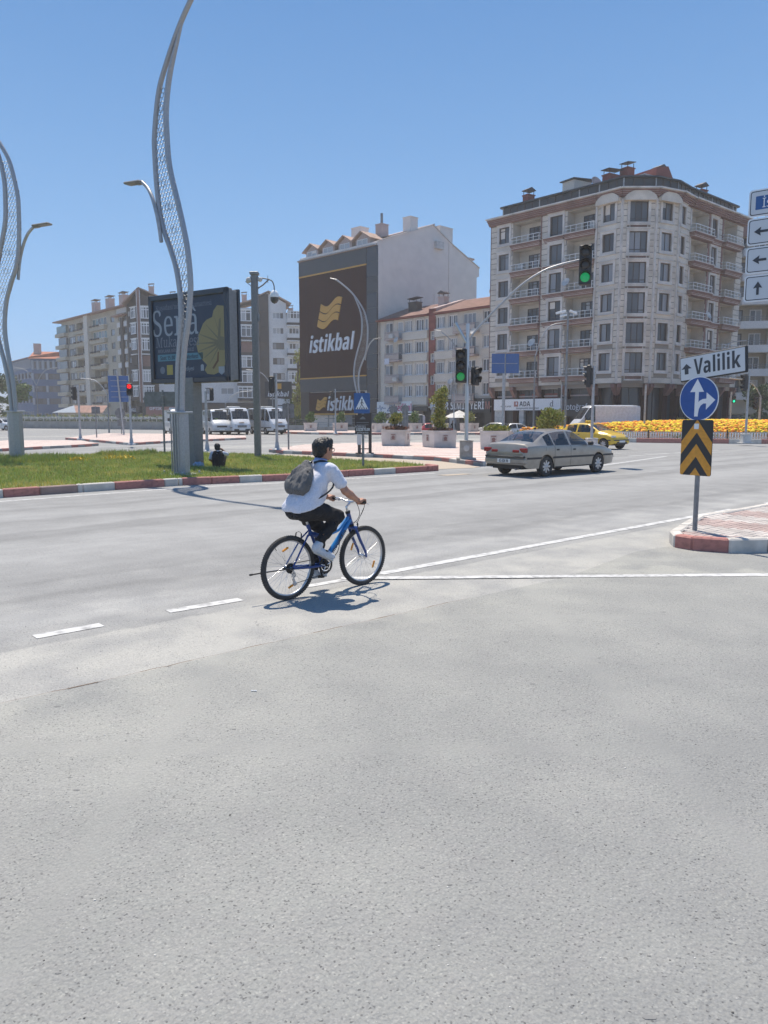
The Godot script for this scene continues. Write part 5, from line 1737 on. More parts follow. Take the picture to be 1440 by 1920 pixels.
func curved_lamp(label: String, x: Transform3D) -> Node3D:
	var t := thing("curved_lamp_post", label, "street lamp", x, "tall curved lamp posts")
	var b := Mb.new()
	var oct := PackedVector2Array()
	for k in 8:
		var a := TAU * (k + 0.5) / 8
		oct.append(Vector2(cos(a) * 0.29, sin(a) * 0.23))
	b.prism(oct, 0.0, 1.82, Transform3D(Basis(Vector3.RIGHT, Vector3(0, 0, -1), Vector3.UP), Vector3()))
	for k in 4:
		b.box(V(-0.15 + k * 0.1, 0.95, 0.225), V(0.025, 1.7, 0.03))
	obj("column", b, M.steel, t)
	var p := Mb.new()
	p.cbox(V(0, 0.015, 0), V(0.95, 0.05, 0.8), 0.01)
	p.cbox(V(0, 1.84, 0), V(0.6, 0.06, 0.5), 0.015)
	for sx in [-1, 1]:
		for sz in [-1, 1]:
			p.lathe([Vector2(0.03, 0.04), Vector2(0.03, 0.12), Vector2(0.0, 0.13)], 8, at(sx * 0.4, sz * 0.32))
	obj("base_plate", p, M.galv_light, t)
	var l := [Vector2(-0.09, 1.8), Vector2(-0.02, 3.05), Vector2(0.06, 3.6), Vector2(0.15, 4.2), Vector2(0.2, 4.76), Vector2(0.17, 5.32), Vector2(0.04, 5.98), Vector2(-0.18, 6.53), Vector2(-0.51, 7.3), Vector2(-0.67, 8.23), Vector2(-0.72, 9.32), Vector2(-0.69, 9.81), Vector2(-0.48, 10.78), Vector2(-0.17, 11.4), Vector2(0.46, 12.3), Vector2(1.1, 12.98), Vector2(1.8, 13.55), Vector2(2.2, 13.85)]
	var r := [Vector2(0.1, 1.8), Vector2(0.16, 2.8), Vector2(0.3, 3.7), Vector2(0.48, 4.4), Vector2(0.61, 5.17), Vector2(0.63, 5.64), Vector2(0.55, 6.42), Vector2(0.4, 7.07), Vector2(0.2, 7.77), Vector2(-0.1, 8.79), Vector2(-0.17, 9.68), Vector2(-0.16, 10.33), Vector2(0.02, 11.16), Vector2(0.4, 12.0), Vector2(0.62, 12.42)]
	var L := bez(l, 4)
	var R := bez(r, 4)
	var to3 := func(q): return V(q.x, q.y, 0)
	var s := Mb.new()
	var rad := []
	for i in L.size(): rad.append(lerpf(0.085, 0.07, float(i) / L.size()))
	s.tube(L.map(to3), rad, 10)
	obj("strand", s, M.steel, t)
	s = Mb.new()
	var rr := []
	for i in R.size(): rr.append(0.082 if i < R.size() - 9 else lerpf(0.082, 0.03, (i - R.size() + 9) / 8.0))
	s.tube(R.map(to3), rr, 10)
	obj("strand", s, M.steel, t)
	# pierced panel: a honeycomb of thin bars held between the strands
	var edge := func(C: Array, h: float) -> float:
		for i in C.size() - 1:
			if h >= C[i].y and h <= C[i + 1].y:
				return lerpf(C[i].x, C[i + 1].x, (h - C[i].y) / maxf(0.001, C[i + 1].y - C[i].y))
		return 0.0
	var g := Mb.new()
	var e := 0.075
	for row in range(0, 64):
		var cy := 4.1 + row * e * 1.5
		if cy > 10.9: break
		var lo: float = edge.call(L, cy)
		var hi: float = edge.call(R, cy)
		for col in range(-14, 14):
			var cx := col * e * 1.732 + (e * 0.866 if row % 2 else 0.0)
			if cx < lo - 0.03 or cx > hi + 0.03: continue
			if (row % 6 == 2) and absf(cx - (lo + hi) * 0.5) < e and hi - lo > 0.3:
				var ring := []
				for k in 9: ring.append(V(cx + cos(TAU * k / 8) * e * 1.5, cy + sin(TAU * k / 8) * e * 1.5, 0))
				g.tube(ring, 0.008, 4, false)
			for k in 3:
				var a0 := PI / 6 + k * PI / 3
				var a1 := a0 + PI / 3
				g.tube([V(cx + cos(a0) * e, cy + sin(a0) * e, 0), V(cx + cos(a1) * e, cy + sin(a1) * e, 0)], 0.010, 3, false)
	obj("pierced_panel", g, M.galv, t)
	var h := Mb.new()
	h.tube(bez([V(-0.42, 6.72, 0.12), V(-0.5, 7.2, 0.12), V(-0.6, 7.6, 0.12), V(-0.82, 8.06, 0.08), V(-1.1, 8.36, 0.0), V(-1.35, 8.56, 0.0)], 4), 0.055, 8)
	obj("side_arm", h, M.galv_light, t)
	for q in [[Vector2(-1.35, 8.56), -1.0, 0.18], [Vector2(2.2, 13.85), 1.0, 0.5]]:
		var m := Mb.new()
		var bs := Basis(Vector3(0, 0, 1), (-q[2] * 0.4 if q[1] < 0 else q[2] * 0.5))
		m.cbox(V(q[0].x + q[1] * 0.33, q[0].y + (0.03 if q[1] < 0 else 0.14), 0), V(0.72, 0.07, 0.3), 0.03, bs)
		m.cbox(V(q[0].x + q[1] * 0.1, q[0].y + (0.0 if q[1] < 0 else 0.05), 0), V(0.26, 0.12, 0.16), 0.03, bs)
		obj("lamp_head", m, M.pole_grey if q[1] < 0 else M.steel, t)
	return t

func signal_head(parent: Node, x: Transform3D, n: int, lit: int, litm: Material, s := 1.0) -> void:
	var pitch := 0.36 * s
	var b := Mb.new()
	b.cbox(V(0, 0, 0), V(0.36 * s, pitch * n + 0.06, 0.2 * s), 0.035)
	b.cbox(V(0, 0, -0.13 * s), V(0.2 * s, pitch * n * 0.8, 0.1 * s), 0.02)
	var h := obj("signal_head", b, M.dark, parent, x)
	for i in n:
		var y := pitch * ((n - 1) * 0.5 - i)
		var l := Mb.new()
		l.lathe([Vector2(0.135 * s, 0.0), Vector2(0.12 * s, 0.02), Vector2(0.07 * s, 0.035), Vector2(0.0, 0.04)], 20, Transform3D(Basis(Vector3.RIGHT, PI / 2), V(0, y, 0.1 * s)))
		obj("lens", l, litm if i == lit else M.lens_off, h)
		var v := Mb.new()
		var rows := []
		for k in 15:
			var a := -0.5 + (PI + 1.0) * k / 14.0
			var p := PackedVector3Array()
			for q in [[0.15, 0.1], [0.155, 0.32 - 0.13 * (1.0 - sin(clampf(a, 0, PI)))], [0.165, 0.32 - 0.13 * (1.0 - sin(clampf(a, 0, PI)))], [0.165, 0.1]]:
				p.append(V(cos(a) * q[0] * s, y + sin(a) * q[0] * s, q[1] * s))
			rows.append(p)
		v.grid(rows)
		obj("visor", v, M.black, h)

func pole(parent: Node, r0: float, r1: float, h: float, m: Material, x := Transform3D(), called := "pole") -> MeshInstance3D:
	var b := Mb.new()
	b.tube([V(0, 0, 0), V(0, h * 0.5, 0), V(0, h, 0)], [r0, (r0 + r1) * 0.5, r1], 12)
	return obj(called, b, m, parent, x)

func plinth(parent: Node, w: float, h: float, m: Material, x := Transform3D()) -> void:
	var b := Mb.new()
	b.cbox(V(0, 0.03, 0), V(w * 1.5, 0.06, w * 1.5), 0.012)
	b.cbox(V(0, h * 0.5, 0), V(w, h, w), 0.03)
	b.cbox(V(0, h + 0.02, 0), V(w * 1.06, 0.05, w * 1.06), 0.015)
	obj("pole_base", b, m, parent, x)

func simple_signal(label: String, x: Transform3D, h: float, n: int, hy: float, off: float, lit := -1, litm: Material = null, turn := 0.0, s := 0.85) -> Node3D:
	var t := thing("traffic_signal", label, "traffic signal", x, "traffic signals on plain poles")
	pole(t, 0.075, 0.065, h, M.galv_light)
	var b := Mb.new()
	b.lathe([Vector2(0.26, 0.0), Vector2(0.24, 0.06), Vector2(0.13, 0.1), Vector2(0.1, 0.3), Vector2(0.08, 0.4)], 12)
	obj("pole_base", b, M.galv_light, t)
	var br := Mb.new()
	br.box(V(off * 0.5, hy + 0.3, 0), V(absf(off), 0.05, 0.05))
	br.box(V(off * 0.5, hy - 0.3, 0), V(absf(off), 0.05, 0.05))
	obj("bracket", br, M.pole_grey, t)
	signal_head(t, Transform3D(Basis(Vector3.UP, turn), V(off, hy, 0.02)), n, lit, litm, s)
	return t

func arm_lamp(label: String, x: Transform3D, h: float, reach: float, double := false) -> void:
	var t := thing("street_lamp", label, "street lamp", x, "plain street lamps")
	pole(t, 0.1, 0.06, h * 0.72, M.galv)
	for s in ([1.0, -1.0] if double else [1.0]):
		var a := Mb.new()
		a.tube(bez([V(0, h * 0.7, 0), V(s * reach * 0.25, h * 0.86, 0), V(s * reach * 0.6, h * 0.97, 0), V(s * reach, h, 0)], 5), 0.05, 6)
		obj("arm", a, M.galv_light, t)
		var m := Mb.new()
		m.cbox(V(s * (reach + 0.3), h + 0.02, 0), V(0.75, 0.1, 0.25), 0.03, Basis(Vector3(0, 0, 1), s * 0.1))
		obj("lamp_head", m, M.galv_light, t)

func arrow(m: Mb, x: Transform3D, s: float) -> void:   # straight arrow pointing up
	m.prism(poly([-0.09 * s, -0.5 * s, 0.09 * s, -0.5 * s, 0.09 * s, 0.05 * s, 0.33 * s, 0.0, 0.0, 0.5 * s, -0.33 * s, 0.0, -0.09 * s, 0.05 * s]), 0.0, 0.006, x)

func street_furniture() -> void:
	# the two tall curved lamps on the lawn, a third by the far kerb, a fourth farther off
	var l1 := curved_lamp("tall silver curved lamp post with pierced panel, standing beside the billboard on the lawn kerb", Transform3D(Basis(Vector3.UP, deg_to_rad(-35)), V(-6.02, 0.15, -22.86)))
	dup(l1, Transform3D(Basis(Vector3.UP, deg_to_rad(-195)).scaled(Vector3.ONE * 1.035), V(-14.6, 0.15, -30.6)), "tall silver curved lamp post at the left edge of the lawn")
	dup(l1, Transform3D(Basis(Vector3.UP, deg_to_rad(-200)).scaled(Vector3.ONE * 0.985), V(-2.1, 0.15, -69.5)), "curved lamp post seen against the brown store facade, behind the crossing sign")
	dup(l1, Transform3D(Basis(Vector3.UP, deg_to_rad(-205)).scaled(Vector3.ONE * 0.88), V(8.6, -0.3, -93.5)), "distant curved lamp post in front of the cream block")
	# camera mast
	var t := thing("camera_mast", "thick grey square mast with hanging dome camera on a bent arm, on the lawn", "camera mast", at(-5.34, -32.62, 0.12))
	var b := Mb.new()
	b.cbox(V(0, 3.8, 0), V(0.27, 7.6, 0.27), 0.03)
	obj("mast", b, M.pole_grey, t)
	b = Mb.new()
	b.cbox(V(0, 7.58, 0), V(0.36, 0.12, 0.36), 0.02)
	b.box(V(0.16, 5.8, 0.08), V(0.06, 0.3, 0.1))
	obj("cap", b, M.galv, t)
	b = Mb.new()
	b.tube([V(0, 6.9, 0), V(0.35, 7.12, 0), V(0.6, 7.35, 0)], 0.03, 6)
	b.tube([V(0, 7.42, 0), V(0.3, 7.4, 0), V(0.62, 7.34, 0)], 0.025, 6)
	b.tube(bez([V(0.55, 7.35, 0), V(0.72, 7.28, 0), V(0.8, 7.1, 0), V(0.81, 6.9, 0)], 4), 0.025, 6)
	b.tube([V(0.55, 7.2, 0), V(0.55, 7.5, 0)], 0.012, 5)
	obj("camera_arm", b, M.pole_grey, t)
	b = Mb.new()
	b.lathe([Vector2(0.18, 6.62), Vector2(0.185, 6.75), Vector2(0.1, 6.88), Vector2(0.03, 6.92)], 16, at(0.81, 0))
	var hs := obj("dome_housing", b, M.white, t)
	b = Mb.new()
	b.lathe([Vector2(0.0, 6.36), Vector2(0.1, 6.4), Vector2(0.165, 6.5), Vector2(0.17, 6.62)], 16, at(0.81, 0))
	obj("dome", b, M.glass_dark, hs)
	for q in [[0.25, 7.32, 0.12, 0.1], [-0.22, 7.3, 0.1, 0.12]]:
		b = Mb.new()
		b.ball(V(q[0], q[1], q[2]), Vector3.ONE * q[3], 10)
		obj("small_camera", b, M.white_dirty, t)
	b = Mb.new()
	b.tube([V(-0.1, 7.5, 0), V(-0.36, 7.25, 0), V(-0.1, 7.05, 0)], 0.02, 5)
	obj("cable", b, M.pole_grey, t)
	# billboard
	billboard()
	# traffic signal with the long arm
	t = thing("arm_traffic_signal", "chrome traffic signal with long curved overhead arm, two green lamps lit", "traffic signal", fac(3.31, -31.02, -4, 0.15))
	plinth(t, 0.52, 0.72, M.kerb_grey)
	b = Mb.new()
	b.lathe([Vector2(0.12, 0.0), Vector2(0.12, 0.02), Vector2(0.0, 0.022)], 14, Transform3D(Basis(Vector3.RIGHT, PI / 2), V(0, 0.45, 0.26)))
	obj("inspection_cover", b, M.white_dirty, t)
	pole(t, 0.078, 0.075, 5.35, M.alloy)
	b = Mb.new()
	b.tube([V(-0.05, 4.62, 0), V(-0.5, 5.38, 0)], 0.07, 10)
	obj("short_arm", b, M.alloy, t)
	b = Mb.new()
	b.tube(bez([V(0.03, 4.6, 0), V(0.22, 4.95, 0), V(0.66, 5.45, 0), V(1.4, 6.2, 0), V(2.12, 6.85, 0), V(2.9, 7.33, 0), V(3.6, 7.57, 0), V(4.3, 7.72, 0)], 5), 0.042, 10)
	obj("long_arm", b, M.steel, t)
	signal_head(t, Transform3D(Basis(Vector3.UP, -0.12), V(-0.25, 3.7, 0.1)), 3, 2, M.green_on, 1.18)
	signal_head(t, Transform3D(Basis(Vector3.UP, 0.75), V(0.32, 3.3, 0.05)), 2, 0, M.lens_off, 0.95)
	signal_head(t, Transform3D(Basis(Vector3.UP, -0.2), V(4.48, 7.5, 0.1)), 3, 2, glow(Color(0.03, 0.55, 0.33), 0.75), 1.32)
	# crossing sign and the brown notice beneath it
	t = thing("crossing_sign", "blue square pedestrian crossing sign above a brown notice on a grey post, lawn tip", "sign", fac(-0.71, -26.19, -3, 0.15))
	pole(t, 0.042, 0.042, 2.45, M.galv)
	b = Mb.new()
	b.prism(rrect(-0.3, 1.82, 0.24, 2.5, 0.03), 0.05, 0.065)
	obj("blue_panel", b, M.sign_blue2, t)
	b = Mb.new()
	b.prism(rrect(-0.285, 1.835, 0.225, 2.485, 0.025), 0.066, 0.068)
	b = Mb.new()
	b.prism(poly([-0.25, 1.96, 0.19, 1.96, -0.03, 2.4]), 0.066, 0.07)
	obj("white_triangle", b, M.sign_white, t)
	b = Mb.new()
	b.prism(circle(-0.03, 2.27, 0.026, 12), 0.071, 0.074)
	for q in [[-0.03, 2.24, -0.035, 2.12, 0.03], [-0.035, 2.13, -0.085, 2.02, 0.02], [-0.035, 2.13, 0.025, 2.02, 0.02], [-0.03, 2.22, -0.08, 2.15, 0.014], [-0.03, 2.22, 0.025, 2.15, 0.014]]:
		var a := V(q[0], q[1], 0.0725); var c := V(q[2], q[3], 0.0725)
		b.box((a + c) * 0.5, V(q[4], (a - c).length() + 0.01, 0.003), Basis(Vector3(0, 0, 1), atan2(a.y - c.y, a.x - c.x) - PI / 2))
	for k in 5:
		b.box(V(-0.18 + k * 0.075, 1.99, 0.0725), V(0.035, 0.05, 0.003))
	obj("walking_figure", b, M.ink, t)
	b = Mb.new()
	b.prism(rrect(-0.27, 1.12, 0.25, 1.78, 0.02), 0.05, 0.062)
	obj("brown_notice", b, M.sign_brown, t)
	b = Mb.new()
	b.prism(poly([-0.12, 1.62, 0.1, 1.62, 0.06, 1.68, 0.0, 1.72, -0.07, 1.67]), 0.063, 0.066)
	b.b2(V(-0.22, 1.5, 0.063), V(0.2, 1.525, 0.066)); b.b2(V(-0.22, 1.43, 0.063), V(0.2, 1.445, 0.066))
	obj("notice_mark", b, M.sign_back, t)
	text("YÖRESEL", 0.11, M.sign_grey, t, at(-0.08, 0.064, 1.37), "lettering", "Droid Sans", 400, 0.0, 0.9, 0.003)
	text("LEZZETLER", 0.125, M.sign_white, t, at(-0.0, 0.064, 1.28), "lettering", "Droid Sans", 700, 0.0, 0.75, 0.003)
	text("yol boyunca", 0.08, M.sign_grey, t, at(-0.01, 0.064, 1.18), "lettering", "Droid Sans", 400, 0.0, 0.9, 0.003)
	# two-legged information stand behind it
	t = thing("information_stand", "dark two-legged information stand with white side panel, behind the crossing sign", "information stand", fac(-0.86, -35.6, -2, 0.15))
	for q in [-0.28, 0.22]:
		b = Mb.new()
		b.cbox(V(q, 0.95, 0), V(0.14, 1.9, 0.12), 0.012)
		b.cbox(V(q, 0.02, 0), V(0.34, 0.04, 0.34), 0.008)
		obj("leg", b, M.car_trim, t)
	b = Mb.new()
	b.cbox(V(-0.28, 0.72, 0.09), V(0.2, 0.62, 0.03), 0.006)
	obj("white_panel", b, M.sign_grey, t)
	b = Mb.new()
	b.cbox(V(-0.02, 1.5, 0), V(0.42, 0.75, 0.06), 0.01)
	b.box(V(-0.02, 0.22, 0), V(0.4, 0.04, 0.05))
	obj("board", b, M.car_trim, t)
	# chevron sign post
	t = thing("chevron_sign_post", "grey post with yellow-black chevron board and round blue straight-or-right sign, on the near island", "sign", fac(4.70, -11.5, -57, 0.14))
	pole(t, 0.036, 0.036, 2.46, M.galv)
	b = Mb.new()
	b.prism(rrect(-0.27, 0.87, 0.25, 1.695, 0.03), 0.04, 0.052)
	obj("chevron_board", b, M.sign_black, t)
	b = Mb.new()
	for y in [0.985, 1.34, 1.70]:
		var p := PackedVector2Array([Vector2(-0.01, y), Vector2(0.25, y - 0.335), Vector2(0.25, y - 0.335 - 0.19), Vector2(-0.01, y - 0.19), Vector2(-0.27, y - 0.335 - 0.19), Vector2(-0.27, y - 0.335)])
		for q in Geometry2D.intersect_polygons(p, rrect(-0.268, 0.872, 0.248, 1.693, 0.028)):
			b.prism(q, 0.052, 0.055)
	obj("yellow_chevron", b, M.amber, t)
	b = Mb.new()
	b.prism(rrect(-0.06, 1.56, 0.02, 1.64, 0.01), 0.056, 0.057)
	obj("sticker", b, M.sign_white, t)
	b = Mb.new()
	var rs := at(0, 0, -0.085)
	b.prism(circle(-0.01, 2.09, 0.325, 40), 0.04, 0.05, rs)
	obj("round_sign", b, M.sign_white, t)
	b = Mb.new()
	b.prism(circle(-0.01, 2.09, 0.312, 40), 0.05, 0.053, rs)
	obj("blue_disc", b, M.blue_sign, t)
	b = Mb.new()
	b.prism(poly([-0.07, 1.83, -0.01, 1.83, -0.01, 2.19, 0.075, 2.19, -0.04, 2.38, -0.155, 2.19, -0.07, 2.19]), 0.053, 0.056, rs)
	b.prism(poly([-0.009, 1.86, 0.002, 1.94, 0.03, 1.99, 0.075, 2.02, 0.12, 2.02, 0.12, 1.93, 0.265, 2.07, 0.12, 2.18, 0.12, 2.09, 0.06, 2.085, 0.01, 2.06, -0.009, 2.04]), 0.053, 0.056, rs)
	obj("white_arrows", b, M.sign_white, t)
	b = Mb.new()
	b.cbox(V(0, 2.05, 0.0), V(0.1, 0.05, 0.09), 0.01)
	b.cbox(V(0, 1.2, 0.0), V(0.1, 0.05, 0.09), 0.01)
	obj("clamp", b, M.galv_light, t)
	# street name box on the same post
	t = thing("street_name_sign", "tilted white street name box reading Valilik with an up arrow, above the round sign", "sign", fac(4.76, -11.45, -64, 2.45) * Transform3D(Basis(Vector3(0, 0, 1), 0.085), Vector3()))
	b = Mb.new()
	b.cbox(V(0.13, 0.17, 0.045), V(1.17, 0.37, 0.05), 0.012)
	obj("box", b, M.car_trim, t)
	b = Mb.new()
	b.prism(rrect(-0.435, 0.005, 0.695, 0.335, 0.012), 0.07, 0.0735)
	obj("face", b, M.sign_grey, t)
	b = Mb.new()
	b.prism(poly([-0.36, 0.09, -0.29, 0.09, -0.29, 0.17, -0.23, 0.17, -0.325, 0.245, -0.42, 0.17, -0.36, 0.17]), 0.074, 0.0765)
	obj("arrow_mark", b, M.ink, t)
	text("Valilik", 0.315, M.ink, t, at(0.22, 0.0745, 0.175), "lettering", "Droid Sans", 700, 0.0, 0.86, 0.004)
	# stack of direction panels at the right edge
	t = thing("direction_panels", "stack of four white direction panels with black arrows on posts, right edge", "sign", fac(5.86, -12.2, -40, 0.14))
	for q in [0.75, 1.75]:
		pole(t, 0.04, 0.04, 6.2, M.galv, at(q, -0.06), "post")
	for k in 4:
		var y := 4.99 - k * 0.425
		b = Mb.new()
		b.prism(rrect(-0.28, y - 0.2, 2.1, y + 0.2, 0.045), 0.0, 0.02)
		var pn := obj("panel", b, M.sign_white, t)
		b = Mb.new()
		b.prism(rrect(-0.258, y - 0.178, 2.078, y + 0.178, 0.035), 0.02, 0.022)
		obj("border", b, M.ink, pn)
		b = Mb.new()
		b.prism(rrect(-0.245, y - 0.165, 2.065, y + 0.165, 0.028), 0.022, 0.024)
		obj("face", b, M.sign_grey, pn)
		b = Mb.new()
		if k == 0:
			b.prism(rrect(-0.18, y - 0.1, 1.6, y + 0.1, 0.01), 0.024, 0.026)
			obj("blue_field", b, M.sign_blue2, pn)
			text("İstasyon", 0.19, M.sign_white, pn, at(0.25, 0.027, y - 0.01), "lettering", "Droid Sans", 400, 0.0, 0.95, 0.003)
		else:
			arrow(b, Transform3D(Basis(Vector3(0, 0, 1), 0.0 if k == 3 else PI / 2), V(-0.08, y, 0.024)), 0.2)
			obj("arrow_mark", b, M.ink, pn)
	# plain signals
	simple_signal("signal pole with dark head turned away, at the left end of the paved island", at(-5.48, -39.5, 0.15), 3.85, 3, 3.3, -0.22, -1, null, PI, 0.75)
	simple_signal("signal pole with red walking lamp lit, left of the silver lamp", at(-15.26, -46.6, 0.15), 3.6, 2, 3.3, 0.02, 0, M.red_on, 0.15, 0.95)
	simple_signal("signal pole with head facing left, far left before the beige block", at(-22.3, -56.7, 0.15), 3.95, 3, 3.35, -0.28, -1, null, -1.9, 0.85)
	var tp := simple_signal("white signal pole rising behind the sedan with a dark head facing left", at(10.25, -38.1, 0.15), 4.15, 3, 3.65, -0.24, -1, null, -2.0, 0.95)
	plinth(tp, 0.5, 0.6, M.white_dirty)
	tp = simple_signal("signal pole with dark head at the right edge of the flower bed", at(22.95, -49.0, 0.15), 4.5, 3, 3.8, -0.25, -1, null, -1.5, 0.95)
	plinth(tp, 0.5, 0.55, M.white_dirty)
	simple_signal("thin signal pole with small green lamp, behind the flower bed at right", at(29.5, -66, 0.0), 3.9, 2, 3.25, 0.2, 1, glow(Color(0.05, 0.8, 0.6), 1.6), 0.0, 0.8)
	simple_signal("signal pole with dark head under the bent lamp arm, behind the flower bed", at(31.0, -64, 0.0), 3.4, 3, 2.9, -0.3, -1, null, -1.4, 0.85)
	simple_signal("white signal pole with narrow dark head before the shop with the white fascia", at(16.2, -71.0, 0.0), 4.7, 3, 4.0, -0.22, -1, null, PI, 0.7)
	simple_signal("signal pole with dark head before the brown store entrance", at(-4.7, -75.0, 0.15), 4.3, 3, 3.6, -0.28, -1, null, -1.9, 0.85)
	simple_signal("signal head showing its back right of the billboard post", at(-8.95, -39.0, 0.1), 3.0, 3, 2.85, 0.3, -1, null, PI, 0.55)
	# plain lamps and posts
	arm_lamp("bent lamp rising from behind the blue sign backs before the corner building", fac(14.3, -74.0, 0), 10.5, 2.1)
	arm_lamp("lamp with a short bent arm to the left, behind the round blue sign", fac(31.3, -64.5, 180), 4.9, 2.0)
	arm_lamp("double-armed lamp before the blue building at far left", fac(-58.5, -131, 0), 9.8, 3.0, true)
	arm_lamp("single-armed lamp left of the blue direction sign", fac(-30.6, -86, 180), 5.9, 2.2)
	arm_lamp("lamp with a bent arm before the grey and white block", fac(-13.2, -92, 180), 7.2, 2.4)
	arm_lamp("lamp arm with a yellow tip behind the billboard post", fac(-18.0, -88, 0), 4.6, 2.4)
	arm_lamp("faint bent lamp before the right flank of the corner building", fac(31.6, -75.5, 0), 9.0, 2.6)
	t = thing("camera_pole", "slim grey pole carrying two small white cameras, before the corner building", "camera mast", at(14.1, -60.3))
	pole(t, 0.11, 0.07, 9.9, M.galv)
	b = Mb.new()
	b.cbox(V(-0.55, 9.75, 0), V(0.8, 0.16, 0.16), 0.02, Basis(Vector3(0, 0, 1), 0.25))
	b.cbox(V(-0.35, 9.5, 0), V(0.55, 0.14, 0.14), 0.02, Basis(Vector3(0, 0, 1), 0.25))
	b.cbox(V(0.4, 9.75, 0), V(0.6, 0.16, 0.16), 0.02, Basis(Vector3(0, 0, 1), -0.4))
	obj("cameras", b, M.white, t)
	thing_post("plain grey post behind the flower bed before the corner building", at(21.2, -63.0), 4.3, 0.08)
	# sign backs
	t = thing("blue_direction_sign", "pair of blue direction sign backs on one post, before the corner building", "sign", fac(9.7, -63.0, 3))
	pole(t, 0.13, 0.13, 6.8, M.galv_light)
	for q in [[-1.05, 0.5, -1.0], [0.1, 1.1, 1.0]]:
		b = Mb.new()
		b.cbox(V(q[0] * 0.5 if q[2] < 0 else 0.63, 6.05, 0.16), V(1.05, 1.55, 0.04), 0.01, Basis(Vector3.UP, -0.1 if q[2] > 0 else 0.0))
		var sp := obj("sign_panel", b, M.sign_blue2, t)
		b = Mb.new()
		b.box(V(q[0] * 0.5 if q[2] < 0 else 0.63, 6.05, 0.2), V(1.0, 0.04, 0.04))
		obj("rail", b, M.galv_light, sp)
	t = thing("blue_direction_sign", "single large blue direction sign back on a leaning white post, left of the silver lamp", "sign", fac(-24.6, -72, 8))
	b = Mb.new()
	b.tube([V(0.35, 0, 0), V(0.12, 3.2, 0), V(-0.05, 6.0, 0)], 0.08, 8)
	obj("pole", b, M.galv_light, t)
	b = Mb.new()
	b.cbox(V(0, 4.35, -0.12), V(1.8, 2.4, 0.05), 0.01)
	obj("sign_panel", b, M.sign_blue2, t)
	b = Mb.new()
	for k in 4: b.box(V(0.05, 3.6 + k * 0.5, -0.07), V(1.45, 0.04, 0.04))
	obj("rail", b, M.galv_light, t)
	sign_back("wide grey sign back on a dark post at the rear of the lawn", fac(-10.14, -35.6, 0, 0.1), 2.95, M.pole_grey, [[rrect(-0.85, 2.2, 0.55, 2.88, 0.05)], [poly([-0.95, 2.55, -0.7, 2.2, -0.4, 2.2, -0.4, 2.88, -0.7, 2.88])]])
	sign_back("small grey sign back on a slim post on the paved island", fac(-4.95, -40.0, 0, 0.15), 2.4, M.galv, [[rrect(-0.3, 1.62, 0.3, 2.35, 0.03)]])
	sign_back("round grey sign back beside the blue direction sign", fac(-25.3, -74.5, 0), 2.75, M.galv, [[circle(-0.1, 2.1, 0.5)], [rrect(-0.4, 0.9, 0.4, 1.5, 0.02)]])
	sign_back("pale grey sign back before the beige block", fac(-23.3, -62.6, 0, 0.15), 2.5, M.galv, [[rrect(-0.35, 1.9, 0.35, 2.45, 0.03)]])
	sign_back("grey round-topped sign back behind the left near planter", fac(0.75, -61.5, 0), 2.7, M.galv, [[circle(0, 2.35, 0.34)], [rrect(-0.25, 0.6, 0.25, 2.1, 0.03)]])
	sign_back("second grey round-topped sign back right of the first behind the near planters", fac(1.65, -60.5, 0), 2.75, M.galv, [[circle(0, 2.4, 0.32)], [rrect(-0.25, 0.6, 0.25, 2.15, 0.03)]])
	thing_post("slim grey post before the parasol", at(6.5, -72, 0.15), 3.9, 0.05)
	thing_post("slim white post on the left rear island", at(-21.6, -66, 0.15), 3.2, 0.05)
	# parasol of the pavement cafe
	t = thing("parasol", "wide cream parasol before the dark shop fascia of the cream block", "parasol", at(8.5, -87.5, -0.45))
	pole(t, 0.04, 0.04, 2.9, M.galv)
	b = Mb.new()
	var rows := []
	for i in 5:
		var p := PackedVector3Array()
		for k in 9:
			var a := TAU * k / 8
			p.append(V(cos(a) * 2.0 * i / 4.0, 2.95 - 0.85 * i / 4.0 - 0.03 * (i % 2), sin(a) * 2.0 * i / 4.0))
		rows.append(p)
	b.grid(rows, false, true)
	obj("canopy", b, M.white_dirty, t)

func thing_post(label: String, x: Transform3D, h: float, r: float) -> void:
	var t := thing("plain_post", label, "post", x)
	pole(t, r, r, h, M.galv_light)
	var b := Mb.new()
	b.lathe([Vector2(r * 2.4, 0.0), Vector2(r * 2.2, 0.05), Vector2(r * 1.1, 0.1)], 10)
	b.ball(V(0, h, 0), Vector3.ONE * r * 1.1, 8)
	obj("fittings", b, M.galv, t)

func sign_back(label: String, x: Transform3D, h: float, m: Material, plates: Array) -> void:
	var t := thing("sign_back", label, "sign", x)
	pole(t, 0.045, 0.045, h, m)
	for i in plates.size():
		var p = plates[i]
		var b := Mb.new()
		b.prism(p[0], -0.065 - 0.02 * i, -0.05 - 0.02 * i)
		obj("plate", b, M.sign_back, t)
	var c := Mb.new()
	for k in 2: c.cbox(V(0, h - 0.25 - 0.35 * k, 0.0), V(0.16, 0.05, 0.12), 0.01)
	obj("clamp", c, M.galv, t)

